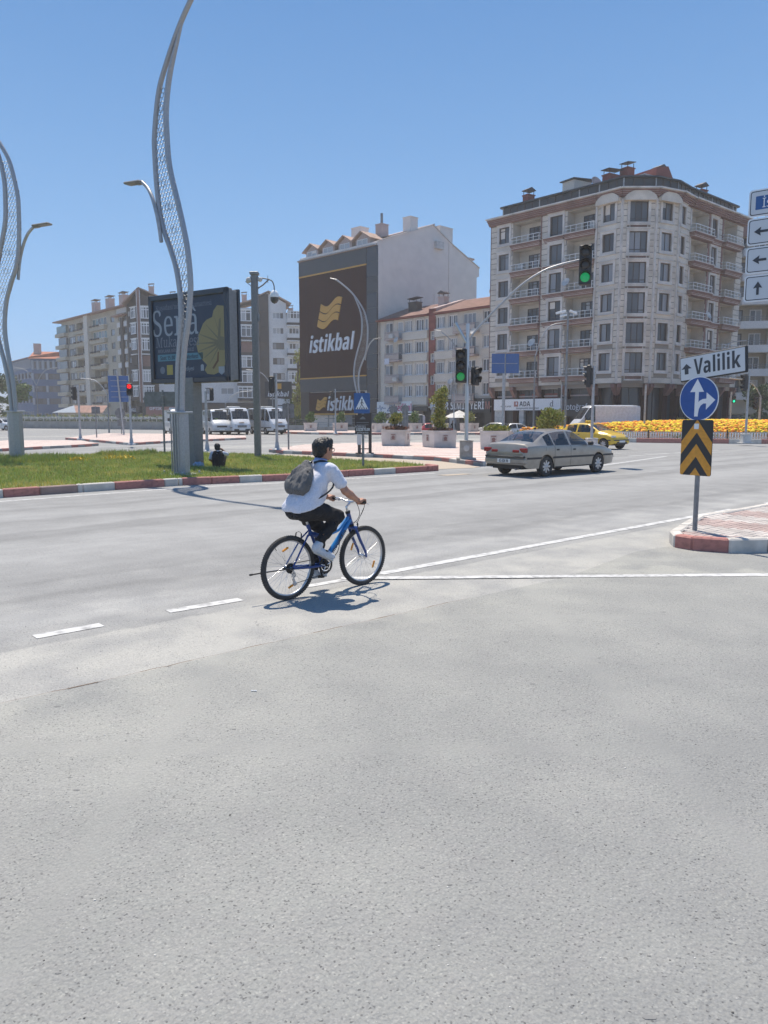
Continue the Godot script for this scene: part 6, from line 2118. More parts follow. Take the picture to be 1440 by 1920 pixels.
func billboard() -> void:
	var t := thing("billboard", "large dark billboard with a concert poster on a thick grey pillar in the lawn", "billboard", Transform3D(Basis(Vector3.UP, deg_to_rad(-34)), V(-6.75, 0.12, -26.6)))
	var bx := Transform3D(Basis.from_scale(V(0.9, 0.9, 1)), V(0.3, 0.29, 0))
	var b := Mb.new()
	b.cbox(V(-0.2, 1.5, 0.0), V(0.5, 3.1, 0.3), 0.02)
	obj("pillar", b, M.panel_slate, t)
	b = Mb.new()
	b.cbox(V(0.3, 1.5, 0.02), V(0.5, 3.1, 0.42), 0.02)
	obj("pillar", b, M.pole_grey, t)
	# case, frame and poster
	b = Mb.new()
	b.cbox(V(0, 4.53, 0.0), V(4.2, 3.3, 0.2), 0.03)
	b.cbox(V(0, 4.53, -0.22), V(4.1, 3.2, 0.26), 0.03)
	obj("case", b, M.pole_grey, t, bx)
	b = Mb.new()
	b.cbox(V(0, 4.53, -0.4), V(4.2, 3.3, 0.1), 0.02)
	for q in [[V(0, 6.09, 0.13), V(4.24, 0.2, 0.12)], [V(0, 2.97, 0.13), V(4.24, 0.2, 0.12)], [V(-2.03, 4.53, 0.13), V(0.18, 3.3, 0.12)], [V(2.03, 4.53, 0.13), V(0.18, 3.3, 0.12)]]:
		b.cbox(q[0], q[1], 0.02)
	obj("frame", b, M.panel_navy, t, bx)
	var navy := mat(0.022, 0.044, 0.085, 0.5, 0.0, cache.fine, 0.3)
	slabx("poster", t, navy, bx, V(-1.95, 3.05, 0.1), V(1.95, 6.0, 0.115))
	var soft := mat(0.27, 0.31, 0.36, 0.4)
	var dim := mat(0.14, 0.165, 0.21, 0.4)
	text("Senâ", 1.35, soft, t, bx * at(-0.72, 0.117, 5.12), "lettering", "Droid Serif", 400, 0.0, 0.85, 0.004)
	text("Mukabelesi", 0.52, dim, t, bx * at(-0.62, 0.117, 4.42), "lettering", "Droid Serif", 400, 0.1, 0.85, 0.004)
	text("Kuşadası'nda Her Cumartesi", 0.25, dim, t, bx * at(-0.25, 0.117, 5.72), "lettering", "Droid Serif", 400, 0.0, 0.9, 0.004)
	text("MEVLANA KÜLTÜR MERKEZİ", 0.17, dim, t, bx * at(-0.72, 0.117, 4.1), "lettering", "Droid Sans", 700, 0.0, 0.9, 0.004)
	slabx("blue_band", t, mat(0.06, 0.20, 0.27, 0.4), bx, V(-1.75, 3.72, 0.115), V(0.75, 3.97, 0.118))
	text("Saat 15.00 Kültür Merkezi", 0.21, navy, t, bx * at(-0.55, 0.119, 3.84), "lettering", "Droid Sans", 700, 0.0, 0.82, 0.004)
	slabx("yellow_mark", t, mat(0.34, 0.28, 0.06, 0.4), bx, V(-1.25, 3.2, 0.115), V(-0.92, 3.57, 0.118))
	b = Mb.new()
	b.prism(circle(-1.5, 3.38, 0.14, 16), 0.115, 0.118)
	obj("seal_mark", b, dim, t, bx)
	text("belediyesi", 0.2, soft, t, bx * at(-0.1, 0.117, 3.4), "lettering", "Droid Sans", 400, 0.1, 0.8, 0.004)
	b = Mb.new()
	b.prism(poly([1.55, 3.42, 1.85, 3.42, 1.85, 3.22, 1.7, 3.12, 1.55, 3.22]), 0.117, 0.121)
	b.prism(poly([0.62, 3.3, 0.78, 3.3, 0.78, 3.5, 0.7, 3.55, 0.62, 3.5]), 0.117, 0.121)
	obj("crest_mark", b, soft, t, bx)
	# the pale gathered robe printed on the right of the poster, as plain folded shapes
	var robe := mat(0.25, 0.21, 0.09, 0.4)
	var fold := mat(0.15, 0.135, 0.075, 0.4)
	b = Mb.new()
	b.prism(poly([1.9, 5.55, 1.55, 5.6, 1.35, 5.42, 1.28, 5.2, 0.98, 5.12, 0.8, 5.0, 0.55, 4.6, 0.42, 4.25, 0.5, 3.95, 0.7, 3.7, 0.95, 3.5, 0.82, 3.32, 0.95, 3.18, 1.3, 3.14, 1.65, 3.24, 1.9, 3.5]), 0.115, 0.118)
	obj("robe_print", b, robe, t, bx)
	b = Mb.new()
	for q in [[1.62, 4.3, 0.62, 4.62], [1.62, 4.28, 0.5, 4.3], [1.6, 4.25, 0.55, 4.02], [1.6, 4.2, 0.8, 3.75], [1.65, 4.2, 1.1, 3.55], [1.66, 4.35, 0.95, 4.95], [1.7, 4.4, 1.35, 5.3]]:
		b.prism(poly([q[0], q[1] + 0.05, q[2], q[3] + 0.012, q[2], q[3] - 0.012, q[0], q[1] - 0.05]), 0.118, 0.1195)
	b.prism(poly([1.62, 5.1, 1.72, 5.15, 1.68, 4.5, 1.9, 4.45, 1.9, 4.0, 1.6, 4.0, 1.52, 4.3]), 0.118, 0.1196)
	obj("fold_print", b, fold, t, bx)
	b = Mb.new()
	b.prism(poly([1.3, 3.35, 1.4, 3.45, 1.55, 3.62, 1.58, 3.95, 1.52, 3.95, 1.47, 3.65, 1.22, 3.38]), 0.12, 0.122)
	obj("sash_print", b, mat(0.12, 0.06, 0.03, 0.5), t, bx)

# ---------------------------------------------------------------- planters and the flower bed
func planter(label: String, x: Transform3D, w: float, h: float, kind: int) -> void:
	var t := thing("white_planter", label, "planter", x, "white concrete planters")
	var b := Mb.new()
	var o := w * 0.5
	var rows := []
	for q in [[o * 0.93, 0.0], [o * 0.97, h * 0.88], [o * 1.0, h * 0.9], [o, h], [o * 0.9, h], [o * 0.88, h - 0.12]]:
		var p := rrect(-q[0], -q[0], q[0], q[0], 0.05)
		var r := PackedVector3Array()
		for c in p: r.append(V(c.x, q[1], -c.y))
		rows.append(r)
	for i in rows.size() - 1:
		b.grid([rows[i], rows[i + 1]], true, true)
	obj("tub", b, M.planter, t)
	slabx("soil", t, M.soil, Transform3D(), V(-o * 0.88, h - 0.2, -o * 0.88), V(o * 0.88, h - 0.1, o * 0.88))
	for f in 4:
		var e := Mb.new()
		e.prism(rrect(-0.17, h * 0.36, 0.17, h * 0.76, 0.02), o * 0.955, o * 0.985)
		var em := obj("crest_plate", e, M.pave_light, t, Transform3D(Basis(Vector3.UP, f * PI / 2), V(o * 0.0, 0, 0)))
		var c := Mb.new()
		c.prism(circle(0, h * 0.54, 0.1, 14), o * 0.985, o * 0.995)
		c.prism(rrect(-0.13, h * 0.68, 0.13, h * 0.73, 0.01), o * 0.985, o * 0.995)
		c.prism(poly([-0.13, h * 0.4, 0.13, h * 0.4, 0.06, h * 0.47, -0.06, h * 0.47]), o * 0.985, o * 0.994)
		obj("crest", c, M.brown_band, em)
	match kind:
		0:
			leaves("ground_plants", t, [[V(0, h + 0.02, 0), V(o * 0.95, 0.18, o * 0.95)]], 700, 0.15, M.foliage_brown)
			leaves("shrub", t, [[V(0, h + 0.62, 0), V(0.38, 0.34, 0.38)], [V(0.1, h + 0.75, 0.1), V(0.3, 0.25, 0.3)], [V(-0.15, h + 0.5, 0), V(0.3, 0.25, 0.3)]], 900, 0.12, M.foliage_dry)
			pole(t, 0.04, 0.03, h + 0.5, M.bark, Transform3D(), "stem")
		1:
			leaves("ground_plants", t, [[V(0, h, 0), V(o * 0.9, 0.14, o * 0.9)]], 400, 0.13, M.foliage_brown)
			leaves("shrub", t, [[V(0.15, h + 2.0, 0), V(0.42, 0.36, 0.42)], [V(-0.05, h + 1.65, 0), V(0.52, 0.35, 0.45)], [V(0.05, h + 1.15, 0.05), V(0.36, 0.45, 0.36)], [V(-0.1, h + 0.6, 0), V(0.4, 0.42, 0.4)], [V(0.1, h + 0.2, 0), V(0.4, 0.25, 0.4)], [V(0.3, h + 2.25, 0), V(0.2, 0.2, 0.2)]], 2600, 0.13, M.foliage_dry)
			pole(t, 0.05, 0.03, h + 1.6, M.bark, Transform3D(), "stem")
		2:
			leaves("ground_plants", t, [[V(0, h + 0.04, 0), V(o * 0.95, 0.2, o * 0.9)]], 700, 0.16, M.foliage_dry)
		3:
			leaves("shrub", t, [[V(0, h + 0.55, 0), V(0.8, 0.5, 0.7)], [V(-0.4, h + 0.4, 0.1), V(0.5, 0.4, 0.5)], [V(0.35, h + 0.8, 0), V(0.45, 0.35, 0.45)], [V(-0.15, h + 0.95, 0), V(0.4, 0.3, 0.4)]], 2400, 0.13, M.foliage_dry)
			pole(t, 0.05, 0.03, h + 0.6, M.bark, Transform3D(), "stem")
		4:
			leaves("shrub", t, [[V(0, h + 0.4, 0), V(0.6, 0.5, 0.6)], [V(0.15, h + 0.8, 0), V(0.4, 0.4, 0.4)]], 420, 0.22, M.foliage if rng.randf() < 0.5 else M.foliage_dry)

func planters() -> void:
	planter("near white planter with a small round shrub over dry plants, left of the tall shrub", fac(0.71, -45.5, -14, 0.15), 1.5, 0.92, 0)
	planter("near white planter with a tall uneven shrub, in the middle of the paved island", fac(3.09, -43.2, 24, 0.15), 1.5, 0.92, 1)
	planter("near white planter with low dry plants, behind the boot of the sedan", fac(5.9, -40.6, -18, 0.15), 1.5, 0.96, 2)
	planter("near white planter with a wide yellow-green bush, hidden behind the sedan roof", fac(8.75, -40.6, 20, 0.15), 1.5, 0.9, 3)
	var names := ["leftmost small far white planter with a shrub, before the brown store sign", "second small far white planter from the left, before the brown store sign", "far white planter behind the crossing sign", "far white planter right of the crossing sign before the white van", "far white planter behind the tall shrub", "far white planter beside the long-armed signal pole"]
	var i := 0
	for q in [[-8.2, -86.0, 1.4, 4], [-4.85, -85.5, 1.45, 4], [-0.4, -79.5, 1.6, 4], [3.15, -81.5, 1.3, 4], [6.0, -82, 1.3, 4], [9.1, -82.5, 1.5, 4]]:
		planter(names[i], fac(q[0], q[1], 10 + i * 7, 0.18), q[2], 0.92, q[3])
		i += 1

func flower_roundabout() -> void:
	var t := thing("flower_bed_island", "", "", Transform3D(), "", "structure")
	# kerb ring
	var c := Vector2(28.5, -66.0)
	var R := 15.6
	var pts := []
	for k in 26:
		var a := PI * 0.5 + 1.45 - 2.9 * k / 25.0
		pts.append_array([c.x + cos(a) * R * 1.15, c.y + sin(a) * R * 0.92])
	kerbs(t, pts, [1.7], ["kerb_red", "kerb_red", "kerb_white", "kerb_red"], 0.32, 0.25)
	var b := Mb.new()
	var rows := []
	for i in 9:
		var f := i / 8.0
		var p := PackedVector3Array()
		for k in 49:
			var a := TAU * k / 48
			p.append(V(c.x + cos(a) * (R - 0.3) * 1.15 * (1.0 - f), 0.3 + 0.8 * sin(f * PI * 0.5), c.y + sin(a) * (R - 0.3) * 0.92 * (1.0 - f)))
		rows.append(p)
	b.grid(rows)
	obj("mound", b, M.soil, t)
	# low white fence: pickets between dark posts
	var fn := thing("low_fence", "low white picket fence with dark posts around the flower bed", "fence")
	var picks := Mb.new()
	picks.b2(V(-0.035, 0, -0.012), V(0.035, 0.42, 0.012))
	picks.prism(circle(0, 0.36, 0.06, 8), -0.015, 0.015)
	var pk := picks.mesh()
	var count := 0
	var prev := Vector3()
	for k in 240:
		var a := PI * 0.5 + 1.2 - 2.4 * k / 239.0
		var p := V(c.x + cos(a) * (R - 0.35) * 1.15, 0.3, c.y + sin(a) * (R - 0.35) * 0.92)
		if k:
			var x := head(prev, p.x - prev.x, p.z - prev.z)
			obj("picket", pk, M.white, fn, x)
			if k % 15 == 1:
				slabx("post", fn, M.dark, x, V(-0.04, 0, -0.05), V(0.04, 0.6, 0.05))
			if k % 5 == 1:
				var rl := Mb.new()
				rl.b2(V(0, 0.08, -0.02), V((p - prev).length() * 5.0, 0.12, 0.02))
				rl.b2(V(0, 0.42, -0.02), V((p - prev).length() * 5.0, 0.47, 0.02))
				obj("rail", rl, M.white_dirty, fn, x)
		prev = p
	# marigolds in rings of yellow and orange
	var fl := Mb.new()
	fl.lathe([Vector2(0.02, -0.03), Vector2(0.09, 0.0), Vector2(0.1, 0.05), Vector2(0.06, 0.1), Vector2(0.0, 0.11)], 7)
	for kind in 2:
		var mm := MultiMesh.new()
		mm.transform_format = MultiMesh.TRANSFORM_3D
		mm.use_colors = true
		mm.mesh = fl.mesh()
		var xs := []
		for i in 10500:
			var a := rng.randf() * PI * 1.1 - 0.05 * PI
			var f := pow(rng.randf(), 0.8)
			var band := int(f * 11.0 + sin(a * 9.0) * 0.25 + rng.randf() * 0.35)
			if (band % 2 == 0) != (kind == 0): continue
			var q := V(c.x + cos(a) * (R - 0.9) * 1.15 * (1.0 - f), 0, c.y + sin(a) * (R - 0.9) * 0.92 * (1.0 - f))
			q.y = 0.3 + 0.8 * sin((1.0 - (1.0 - f) * (R - 0.9) / (R - 0.3)) * PI * 0.5) + rng.randf_range(0.15, 0.4)
			xs.append(q)
		mm.instance_count = xs.size()
		for i in xs.size():
			var s := rng.randf_range(0.7, 1.3)
			mm.set_instance_transform(i, Transform3D(Basis.from_euler(V(rng.randf_range(-0.5, 0.5), rng.randf() * TAU, 0)).scaled(V(s, s, s)), xs[i]))
			var g := rng.randf_range(0.75, 1.15)
			mm.set_instance_color(i, Color(g, g * rng.randf_range(0.85, 1.1), g))
		var o := MultiMeshInstance3D.new()
		o.multimesh = mm
		o.name = "orange_marigolds" if kind == 0 else "yellow_marigolds"
		var m := mat(0.85, 0.33, 0.015, 0.8) if kind == 0 else mat(0.88, 0.66, 0.02, 0.8)
		m.vertex_color_use_as_albedo = true
		o.material_override = m
		add_child(o)
		tag(o, "orange marigolds growing in rings on the mound behind the low fence" if kind == 0 else "yellow marigolds between the orange rings on the mound", "flowers", "", "stuff")
	var cl := []
	for i in 90:
		var a := rng.randf() * PI
		var f := rng.randf()
		cl.append([V(c.x + cos(a) * (R - 0.8) * 1.15 * (1.0 - f), 0.42 + 0.8 * sin(f * PI * 0.5), c.y + sin(a) * (R - 0.8) * 0.92 * (1.0 - f)), V(1.8, 0.18, 1.5)])
	tag(leaves("flower_greenery", null, cl, 16000, 0.16, M.foliage), "green leaves under the marigolds on the mound", "plants", "", "stuff")

# ---------------------------------------------------------------- vehicles: local x forward, z to the right, origin under the rear bumper
# spec.st rows: [x, bottom, half width, belt height, top height, half width at the top]
func car(called: String, label: String, category: String, x: Transform3D, sp: Dictionary, group := "") -> Node3D:
	var t := thing(called, label, category, x, group)
	var st: Array = sp.st
	var ax: Array = sp.axles
	var wr: float = sp.get("wheel", 0.31)
	var ar: float = wr + 0.055
	var xs := []
	for s in st: xs.append(s[0])
	for a in ax:
		for d in [-1.0, -0.93, -0.75, -0.5, -0.25, 0.0, 0.25, 0.5, 0.75, 0.93, 1.0]: xs.append(a + d * ar)
	for g in sp.side: xs.append_array([g[0], g[1]])
	for g in sp.top: xs.append_array([g[0], g[1]])
	xs.sort()
	var u := []
	for q in xs:
		if u.is_empty() or q - u[-1] > 0.012: u.append(q)
	var S := []     # section points per station, right half
	for q in u:
		var i := 0
		while i < st.size() - 2 and q > st[i + 1][0]: i += 1
		var f: float = clampf((q - st[i][0]) / (st[i + 1][0] - st[i][0]), 0, 1)
		var r := []
		for k in 6: r.append(lerpf(st[i][k], st[i + 1][k], f))
		var yb: float = r[1]
		for a in ax:
			var d: float = absf(q - a)
			if d < ar: yb = maxf(yb, wr + sqrt(maxf(0.0, ar * ar - d * d)))
		var w: float = r[2]
		var ym: float = maxf(yb + 0.03, lerpf(r[1], r[3], 0.45))
		S.append([V(q, yb, w * 0.965), V(q, ym, w), V(q, maxf(ym + 0.02, r[3] - 0.07), w * 0.99), V(q, maxf(ym + 0.04, r[3]), w * 0.955),
			V(q, r[4] - 0.045, r[5] + 0.015), V(q, r[4], r[5] - 0.06), V(q, r[4] + 0.025, r[5] * 0.5), V(q, r[4] + 0.032, 0.0)])
	var open := func(list: Array, i: int) -> bool:
		var m: float = (u[i] + u[i + 1]) * 0.5
		for g in list:
			if m > g[0] and m < g[1]: return true
		return false
	var body := Mb.new()
	var pane := Mb.new()
	var wind := Mb.new()
	for sg in [1.0, -1.0]:
		for band in [[0, 3], [3, 4], [4, 5], [5, 7]]:
			var rows := []
			var is_open := false
			for i in u.size():
				var r := PackedVector3Array()
				for k in range(band[0], band[1] + 1): r.append(S[i][k] * V(1, 1, sg))
				rows.append(r)
			var start := 0
			var cur := false
			for i in u.size():
				var o := false
				if i < u.size() - 1:
					if band[0] == 3: o = open.call(sp.side, i)
					if band[0] == 5: o = open.call(sp.top, i)
				if i == 0: cur = o
				if o != cur or i == u.size() - 1:
					var part := rows.slice(start, i + 1)
					if part.size() > 1:
						if cur: (pane if band[0] == 3 else wind).grid(part, false, sg < 0)
						else: body.grid(part, false, sg < 0)
					start = i
					cur = o
		for e in [0, u.size() - 1]:
			var m := V(-1 if e == 0 else 1, 0, 0)
			for k in 7:
				var a: Vector3 = S[e][k] * V(1, 1, sg); var b: Vector3 = S[e][k + 1] * V(1, 1, sg)
				var a0 := V(a.x, a.y, 0); var b0 := V(b.x, b.y, 0)
				body.tri(a0, a, b, m, m, m); body.tri(a0, b, b0, m, m, m)
	var bo := obj("body", body, sp.paint, t)
	obj("side_glass", pane, sp.get("glass", M.car_glass), t)
	obj("windscreens", wind, sp.get("glass", M.car_glass), t)
	# floor, wells, seats
	var inn := Mb.new()
	var x0: float = u[0] + 0.12
	var x1: float = u[-1] - 0.12
	var hw: float = st[st.size() / 2][2] * 0.93
	inn.b2(V(x0, 0.24, -hw * 0.7), V(x1, 0.5, hw * 0.7))
	for a in ax: inn.b2(V(a - ar * 0.98, 0.3, -hw * 0.72), V(a + ar * 0.98, 0.68, hw * 0.72))
	if sp.has("cabin"):
		inn.b2(V(sp.cabin[0], 0.4, -hw * 0.9), V(sp.cabin[1], sp.cabin[2], hw * 0.9))
		for q in sp.get("seats", []):
			for s in [-0.36, 0.36]:
				inn.cbox(V(q, sp.cabin[2] + 0.18, s), V(0.14, 0.5, 0.46), 0.04, Basis(Vector3(0, 0, 1), 0.2))
				inn.cbox(V(q - 0.08, sp.cabin[2] + 0.5, s), V(0.09, 0.18, 0.24), 0.03, Basis(Vector3(0, 0, 1), 0.2))
	obj("interior", inn, M.car_dark, t)
	# wheels
	var hw2: float = st[st.size() / 2][2]
	for a in ax:
		for sg in [1.0, -1.0]:
			wheel(t, Transform3D(Basis(Vector3.RIGHT, PI / 2 * sg), V(a, wr, sg * (hw2 - 0.11))), wr, sp.get("spokes", 7))
	for tr in sp.get("trim", []):   # dark strips that follow the side: [x0, x1, y0, y1, proud, material]
		var m := Mb.new()
		for sg in [1.0, -1.0]:
			var prev = null
			for i in u.size():
				if u[i] < tr[0] or u[i] > tr[1]: continue
				var lo: float = maxf(tr[2], S[i][0].y)
				if lo > tr[3] - 0.01:
					prev = null
					continue
				var z: float = S[i][1].z + tr[4]
				var q := [V(u[i], lo, sg * z), V(u[i], tr[3], sg * z)]
				if prev:
					if sg > 0: m.quad(prev[0], q[0], q[1], prev[1])
					else: m.quad(q[0], prev[0], prev[1], q[1])
				prev = q
		obj("side_strip", m, tr[5], t)
	for q in sp.get("seams", []):   # door gaps down the side
		var m := Mb.new()
		var i := 0
		while i < u.size() - 2 and u[i] < q: i += 1
		for sg in [1.0, -1.0]:
			for k in range(0, 3 if not sp.get("tall_seams", false) else 4):
				var a: Vector3 = S[i][k]; var b: Vector3 = S[i][k + 1]
				a = V(q, a.y, (a.z + 0.003) * sg); b = V(q, b.y, (b.z + 0.003) * sg)
				m.quad(a - V(0.006, 0, 0), a + V(0.006, 0, 0), b + V(0.006, 0, 0), b - V(0.006, 0, 0))
		obj("door_gap", m, M.car_dark, t)
	for b in sp.get("bits", []):   # [name, material, centre, size, mirror, chamfer]
		for sg in ([1.0, -1.0] if b[4] else [1.0]):
			var m := Mb.new()
			m.cbox(b[2] * V(1, 1, sg), b[3], b[5] if b.size() > 5 else minf(0.015, b[3].min_axis_index() * 0.0 + b[3][b[3].min_axis_index()] * 0.4), Basis(Vector3.UP, -sg * b[6]) if b.size() > 6 else Basis())
			obj(b[0], m, b[1], t)
	return t

func wheel(parent: Node, x: Transform3D, r: float, spokes: int) -> void:
	var key := "wh%.3f_%d" % [r, spokes]
	if not cache.has(key):
		var ty := Mb.new()
		ty.lathe([Vector2(r * 0.66, -0.09), Vector2(r * 0.9, -0.1), Vector2(r, -0.07), Vector2(r, 0.07), Vector2(r * 0.9, 0.1), Vector2(r * 0.68, 0.09), Vector2(r * 0.66, 0.06)], 28)
		var ri := Mb.new()
		ri.lathe([Vector2(0.02, 0.02), Vector2(r * 0.5, 0.02), Vector2(r * 0.6, 0.02), Vector2(r * 0.62, 0.085), Vector2(r * 0.67, 0.09), Vector2(r * 0.67, 0.07)], 28)
		var sp := Mb.new()
		for k in spokes:
			var a := TAU * k / spokes
			sp.cbox(V(cos(a) * r * 0.36, 0.065, sin(a) * r * 0.36), V(r * 0.56, 0.025, r * 1.7 / spokes), 0.006, Basis(Vector3.UP, -a))
		sp.lathe([Vector2(r * 0.2, 0.04), Vector2(r * 0.18, 0.085), Vector2(0.0, 0.095)], 14)
		cache[key] = [ty.mesh(), ri.mesh(), sp.mesh()]
	var w := obj("wheel", cache[key][1], M.car_trim, parent, x)
	obj("tyre", cache[key][0], M.rubber, w)
	obj("rim_spokes", cache[key][2], M.alloy, w)

func vehicles() -> void:
	sedan()
	taxi()
	# long white van
	var vs := {"paint": paint(0.66, 0.68, 0.72), "axles": [1.15, 4.7], "wheel": 0.34, "spokes": 5,
		"st": [[0, 0.5, 0.93, 1.2, 2.62, 0.84], [0.04, 0.42, 0.97, 1.3, 2.72, 0.86], [0.3, 0.4, 0.99, 1.35, 2.76, 0.86], [4.4, 0.4, 0.99, 1.35, 2.76, 0.86], [4.75, 0.4, 0.99, 1.32, 2.62, 0.82], [5.35, 0.4, 0.98, 1.25, 1.72, 0.8], [5.85, 0.4, 0.95, 1.05, 1.2, 0.78], [6.05, 0.42, 0.85, 0.8, 0.9, 0.72]],
		"side": [[4.25, 5.2]], "top": [[4.8, 5.5]], "cabin": [3.6, 5.3, 1.2], "seats": [4.2], "seams": [4.1, 5.3],
		"trim": [[0.1, 5.9, 0.62, 0.72, 0.012, M.car_trim]],
		"bits": [["mirror", M.car_trim, V(5.2, 1.5, 1.12), V(0.12, 0.32, 0.16), true], ["headlight", M.lamp_clear, V(5.82, 0.98, 0.72), V(0.3, 0.22, 0.2), true], ["tail_light", M.lamp_red, V(0.0, 1.2, 0.88), V(0.05, 0.4, 0.1), true], ["plate", M.plate, V(-0.01, 0.75, 0), V(0.03, 0.12, 0.5), false], ["roof_rib", M.white, V(2.2, 2.8, 0.3), V(3.6, 0.02, 0.06), true]]}
	car("white_panel_van", "long white panel van parked behind the flower bed before the corner building", "van", head(V(22.5, 0, -69.3), -0.985, 0.17), vs)
	# minibuses parked side by side, noses towards the right and the camera
	var bs := {"paint": paint(0.70, 0.71, 0.72), "axles": [1.2, 4.5], "wheel": 0.34, "spokes": 6,
		"st": [[0, 0.5, 0.93, 1.35, 2.4, 0.84], [0.06, 0.42, 0.97, 1.4, 2.52, 0.88], [0.4, 0.4, 1.0, 1.4, 2.62, 0.88], [4.3, 0.4, 1.0, 1.4, 2.64, 0.88], [4.75, 0.4, 1.0, 1.38, 2.55, 0.86], [5.1, 0.4, 0.99, 1.32, 2.15, 0.86], [5.5, 0.4, 0.97, 1.28, 1.5, 0.86], [5.82, 0.4, 0.93, 1.12, 1.25, 0.82], [6.02, 0.42, 0.86, 0.9, 1.0, 0.74], [6.08, 0.45, 0.78, 0.72, 0.8, 0.66]],
		"side": [[0.35, 1.35], [1.43, 2.4], [2.48, 3.5], [3.58, 4.35], [4.5, 5.3]], "top": [[4.95, 5.48]], "cabin": [0.4, 5.2, 1.1], "seats": [1.0, 1.8, 2.6, 3.4, 4.3], "seams": [3.54, 4.44],
		"trim": [[0.1, 5.9, 0.66, 0.74, 0.012, M.car_trim]],
		"bits": [["mirror", M.car_trim, V(5.25, 1.75, 1.16), V(0.12, 0.42, 0.2), true], ["headlight", M.lamp_clear, V(5.88, 0.98, 0.68), V(0.3, 0.24, 0.26), true, 0.05, 0.3], ["grille", M.car_trim, V(6.05, 0.84, 0), V(0.08, 0.22, 0.9), false], ["grille_bar", M.chrome, V(6.09, 0.86, 0), V(0.02, 0.04, 0.84), false], ["bumper", M.car_trim, V(6.02, 0.5, 0.55), V(0.14, 0.18, 0.5), true], ["plate", M.plate, V(6.1, 0.58, 0), V(0.03, 0.13, 0.55), false], ["roof_unit", M.white_dirty, V(2.6, 2.74, 0), V(1.3, 0.18, 1.1), false, 0.06], ["sticker", M.logo_amber, V(5.9, 1.24, 0), V(0.24, 0.02, 0.5), false], ["destination_box", M.car_trim, V(4.93, 2.47, 0), V(0.12, 0.16, 0.8), false]]}
	var old := {"paint": paint(0.64, 0.65, 0.65), "axles": [1.0, 4.0], "wheel": 0.32, "spokes": 6,
		"st": [[0, 0.5, 0.9, 1.2, 2.2, 0.78], [0.06, 0.4, 0.95, 1.28, 2.34, 0.82], [0.4, 0.38, 0.98, 1.3, 2.45, 0.82], [3.9, 0.38, 0.98, 1.3, 2.48, 0.82], [4.1, 0.38, 0.98, 1.28, 2.36, 0.8], [4.75, 0.38, 0.97, 1.22, 1.42, 0.82], [5.25, 0.38, 0.94, 1.0, 1.16, 0.8], [5.38, 0.4, 0.86, 0.8, 0.92, 0.74]],
		"side": [[0.3, 1.2], [1.28, 2.2], [2.28, 3.2], [3.32, 4.4]], "top": [[4.18, 4.72]], "cabin": [0.4, 4.6, 1.05], "seats": [1.0, 1.9, 2.8, 3.7], "seams": [3.26, 4.44],
		"bits": [["mirror", M.car_trim, V(4.45, 1.5, 1.1), V(0.1, 0.3, 0.18), true], ["headlight", M.lamp_clear, V(5.3, 0.82, 0.68), V(0.14, 0.2, 0.3), true], ["grille", M.car_trim, V(5.36, 0.82, 0), V(0.06, 0.18, 1.0), false], ["bumper", M.white_dirty, V(5.36, 0.5, 0), V(0.18, 0.22, 1.72), false, 0.05], ["plate", M.plate, V(5.46, 0.55, 0), V(0.02, 0.12, 0.55), false], ["sticker", M.logo_amber, V(5.1, 1.17, 0), V(0.3, 0.02, 0.6), false], ["route_board", mat(0.45, 0.6, 0.1), V(4.5, 1.55, 0.35), V(0.03, 0.2, 0.32), false], ["destination_box", M.car_trim, V(4.14, 2.38, 0), V(0.12, 0.14, 0.8), false]]}
	var hx := 0.42
	var hz := 0.907
	var names := ["white minibus mostly hidden behind the silver lamp column", "older white minibus with orange bonnet sticker and yellow-green route board, right of the billboard pillar", "white minibus with dark lower bumper, second from right of the parked row", "white minibus at the right end of the parked row behind the camera mast"]
	var i := 0
	for q in [[-22.0, -80.4, 1], [-18.2, -81.0, 1], [-16.5, -81.6, 0], [-13.7, -82.0, 0]]:
		car("minibus", names[i], "minibus", head(V(q[0], 0, q[1]), hx + (0.2 if i == 3 else 0.0), hz), old if q[2] else bs, "white minibuses parked in a row")
		i += 1
	# small white minibus at the medical shop
	car("minibus", "white minibus parked before the shop with the white sign, left of the tall shrub", "minibus", head(V(4.6, -0.45, -90.5), -0.86, 0.2), old)
	# parked cars in the lower street
	var hb := func(p: StandardMaterial3D) -> Dictionary:
		return {"paint": p, "axles": [0.8, 3.35], "wheel": 0.31, "spokes": 5,
			"st": [[0, 0.36, 0.74, 0.7, 0.9, 0.7], [0.05, 0.3, 0.83, 0.88, 1.02, 0.72], [0.22, 0.27, 0.87, 0.95, 1.12, 0.68], [0.62, 0.26, 0.88, 0.96, 1.42, 0.6], [1.2, 0.26, 0.88, 0.96, 1.48, 0.6], [2.1, 0.26, 0.88, 0.95, 1.46, 0.6], [2.95, 0.26, 0.88, 0.92, 1.0, 0.72], [3.8, 0.27, 0.86, 0.82, 0.88, 0.7], [4.1, 0.3, 0.8, 0.66, 0.74, 0.66], [4.16, 0.34, 0.72, 0.52, 0.6, 0.62]],
			"side": [[0.55, 1.35], [1.43, 2.6]], "top": [[0.26, 0.58], [2.2, 2.9]], "cabin": [0.5, 2.8, 0.8], "seats": [0.95, 1.9], "seams": [1.39, 2.62],
			"bits": [["tail_light", M.lamp_red, V(0.05, 0.9, 0.7), V(0.12, 0.22, 0.2), true], ["headlight", M.lamp_clear, V(4.02, 0.7, 0.62), V(0.2, 0.14, 0.26), true], ["mirror", M.car_trim, V(2.55, 1.0, 0.96), V(0.12, 0.12, 0.18), true], ["plate", M.plate, V(-0.01, 0.62, 0), V(0.03, 0.11, 0.5), false]]}
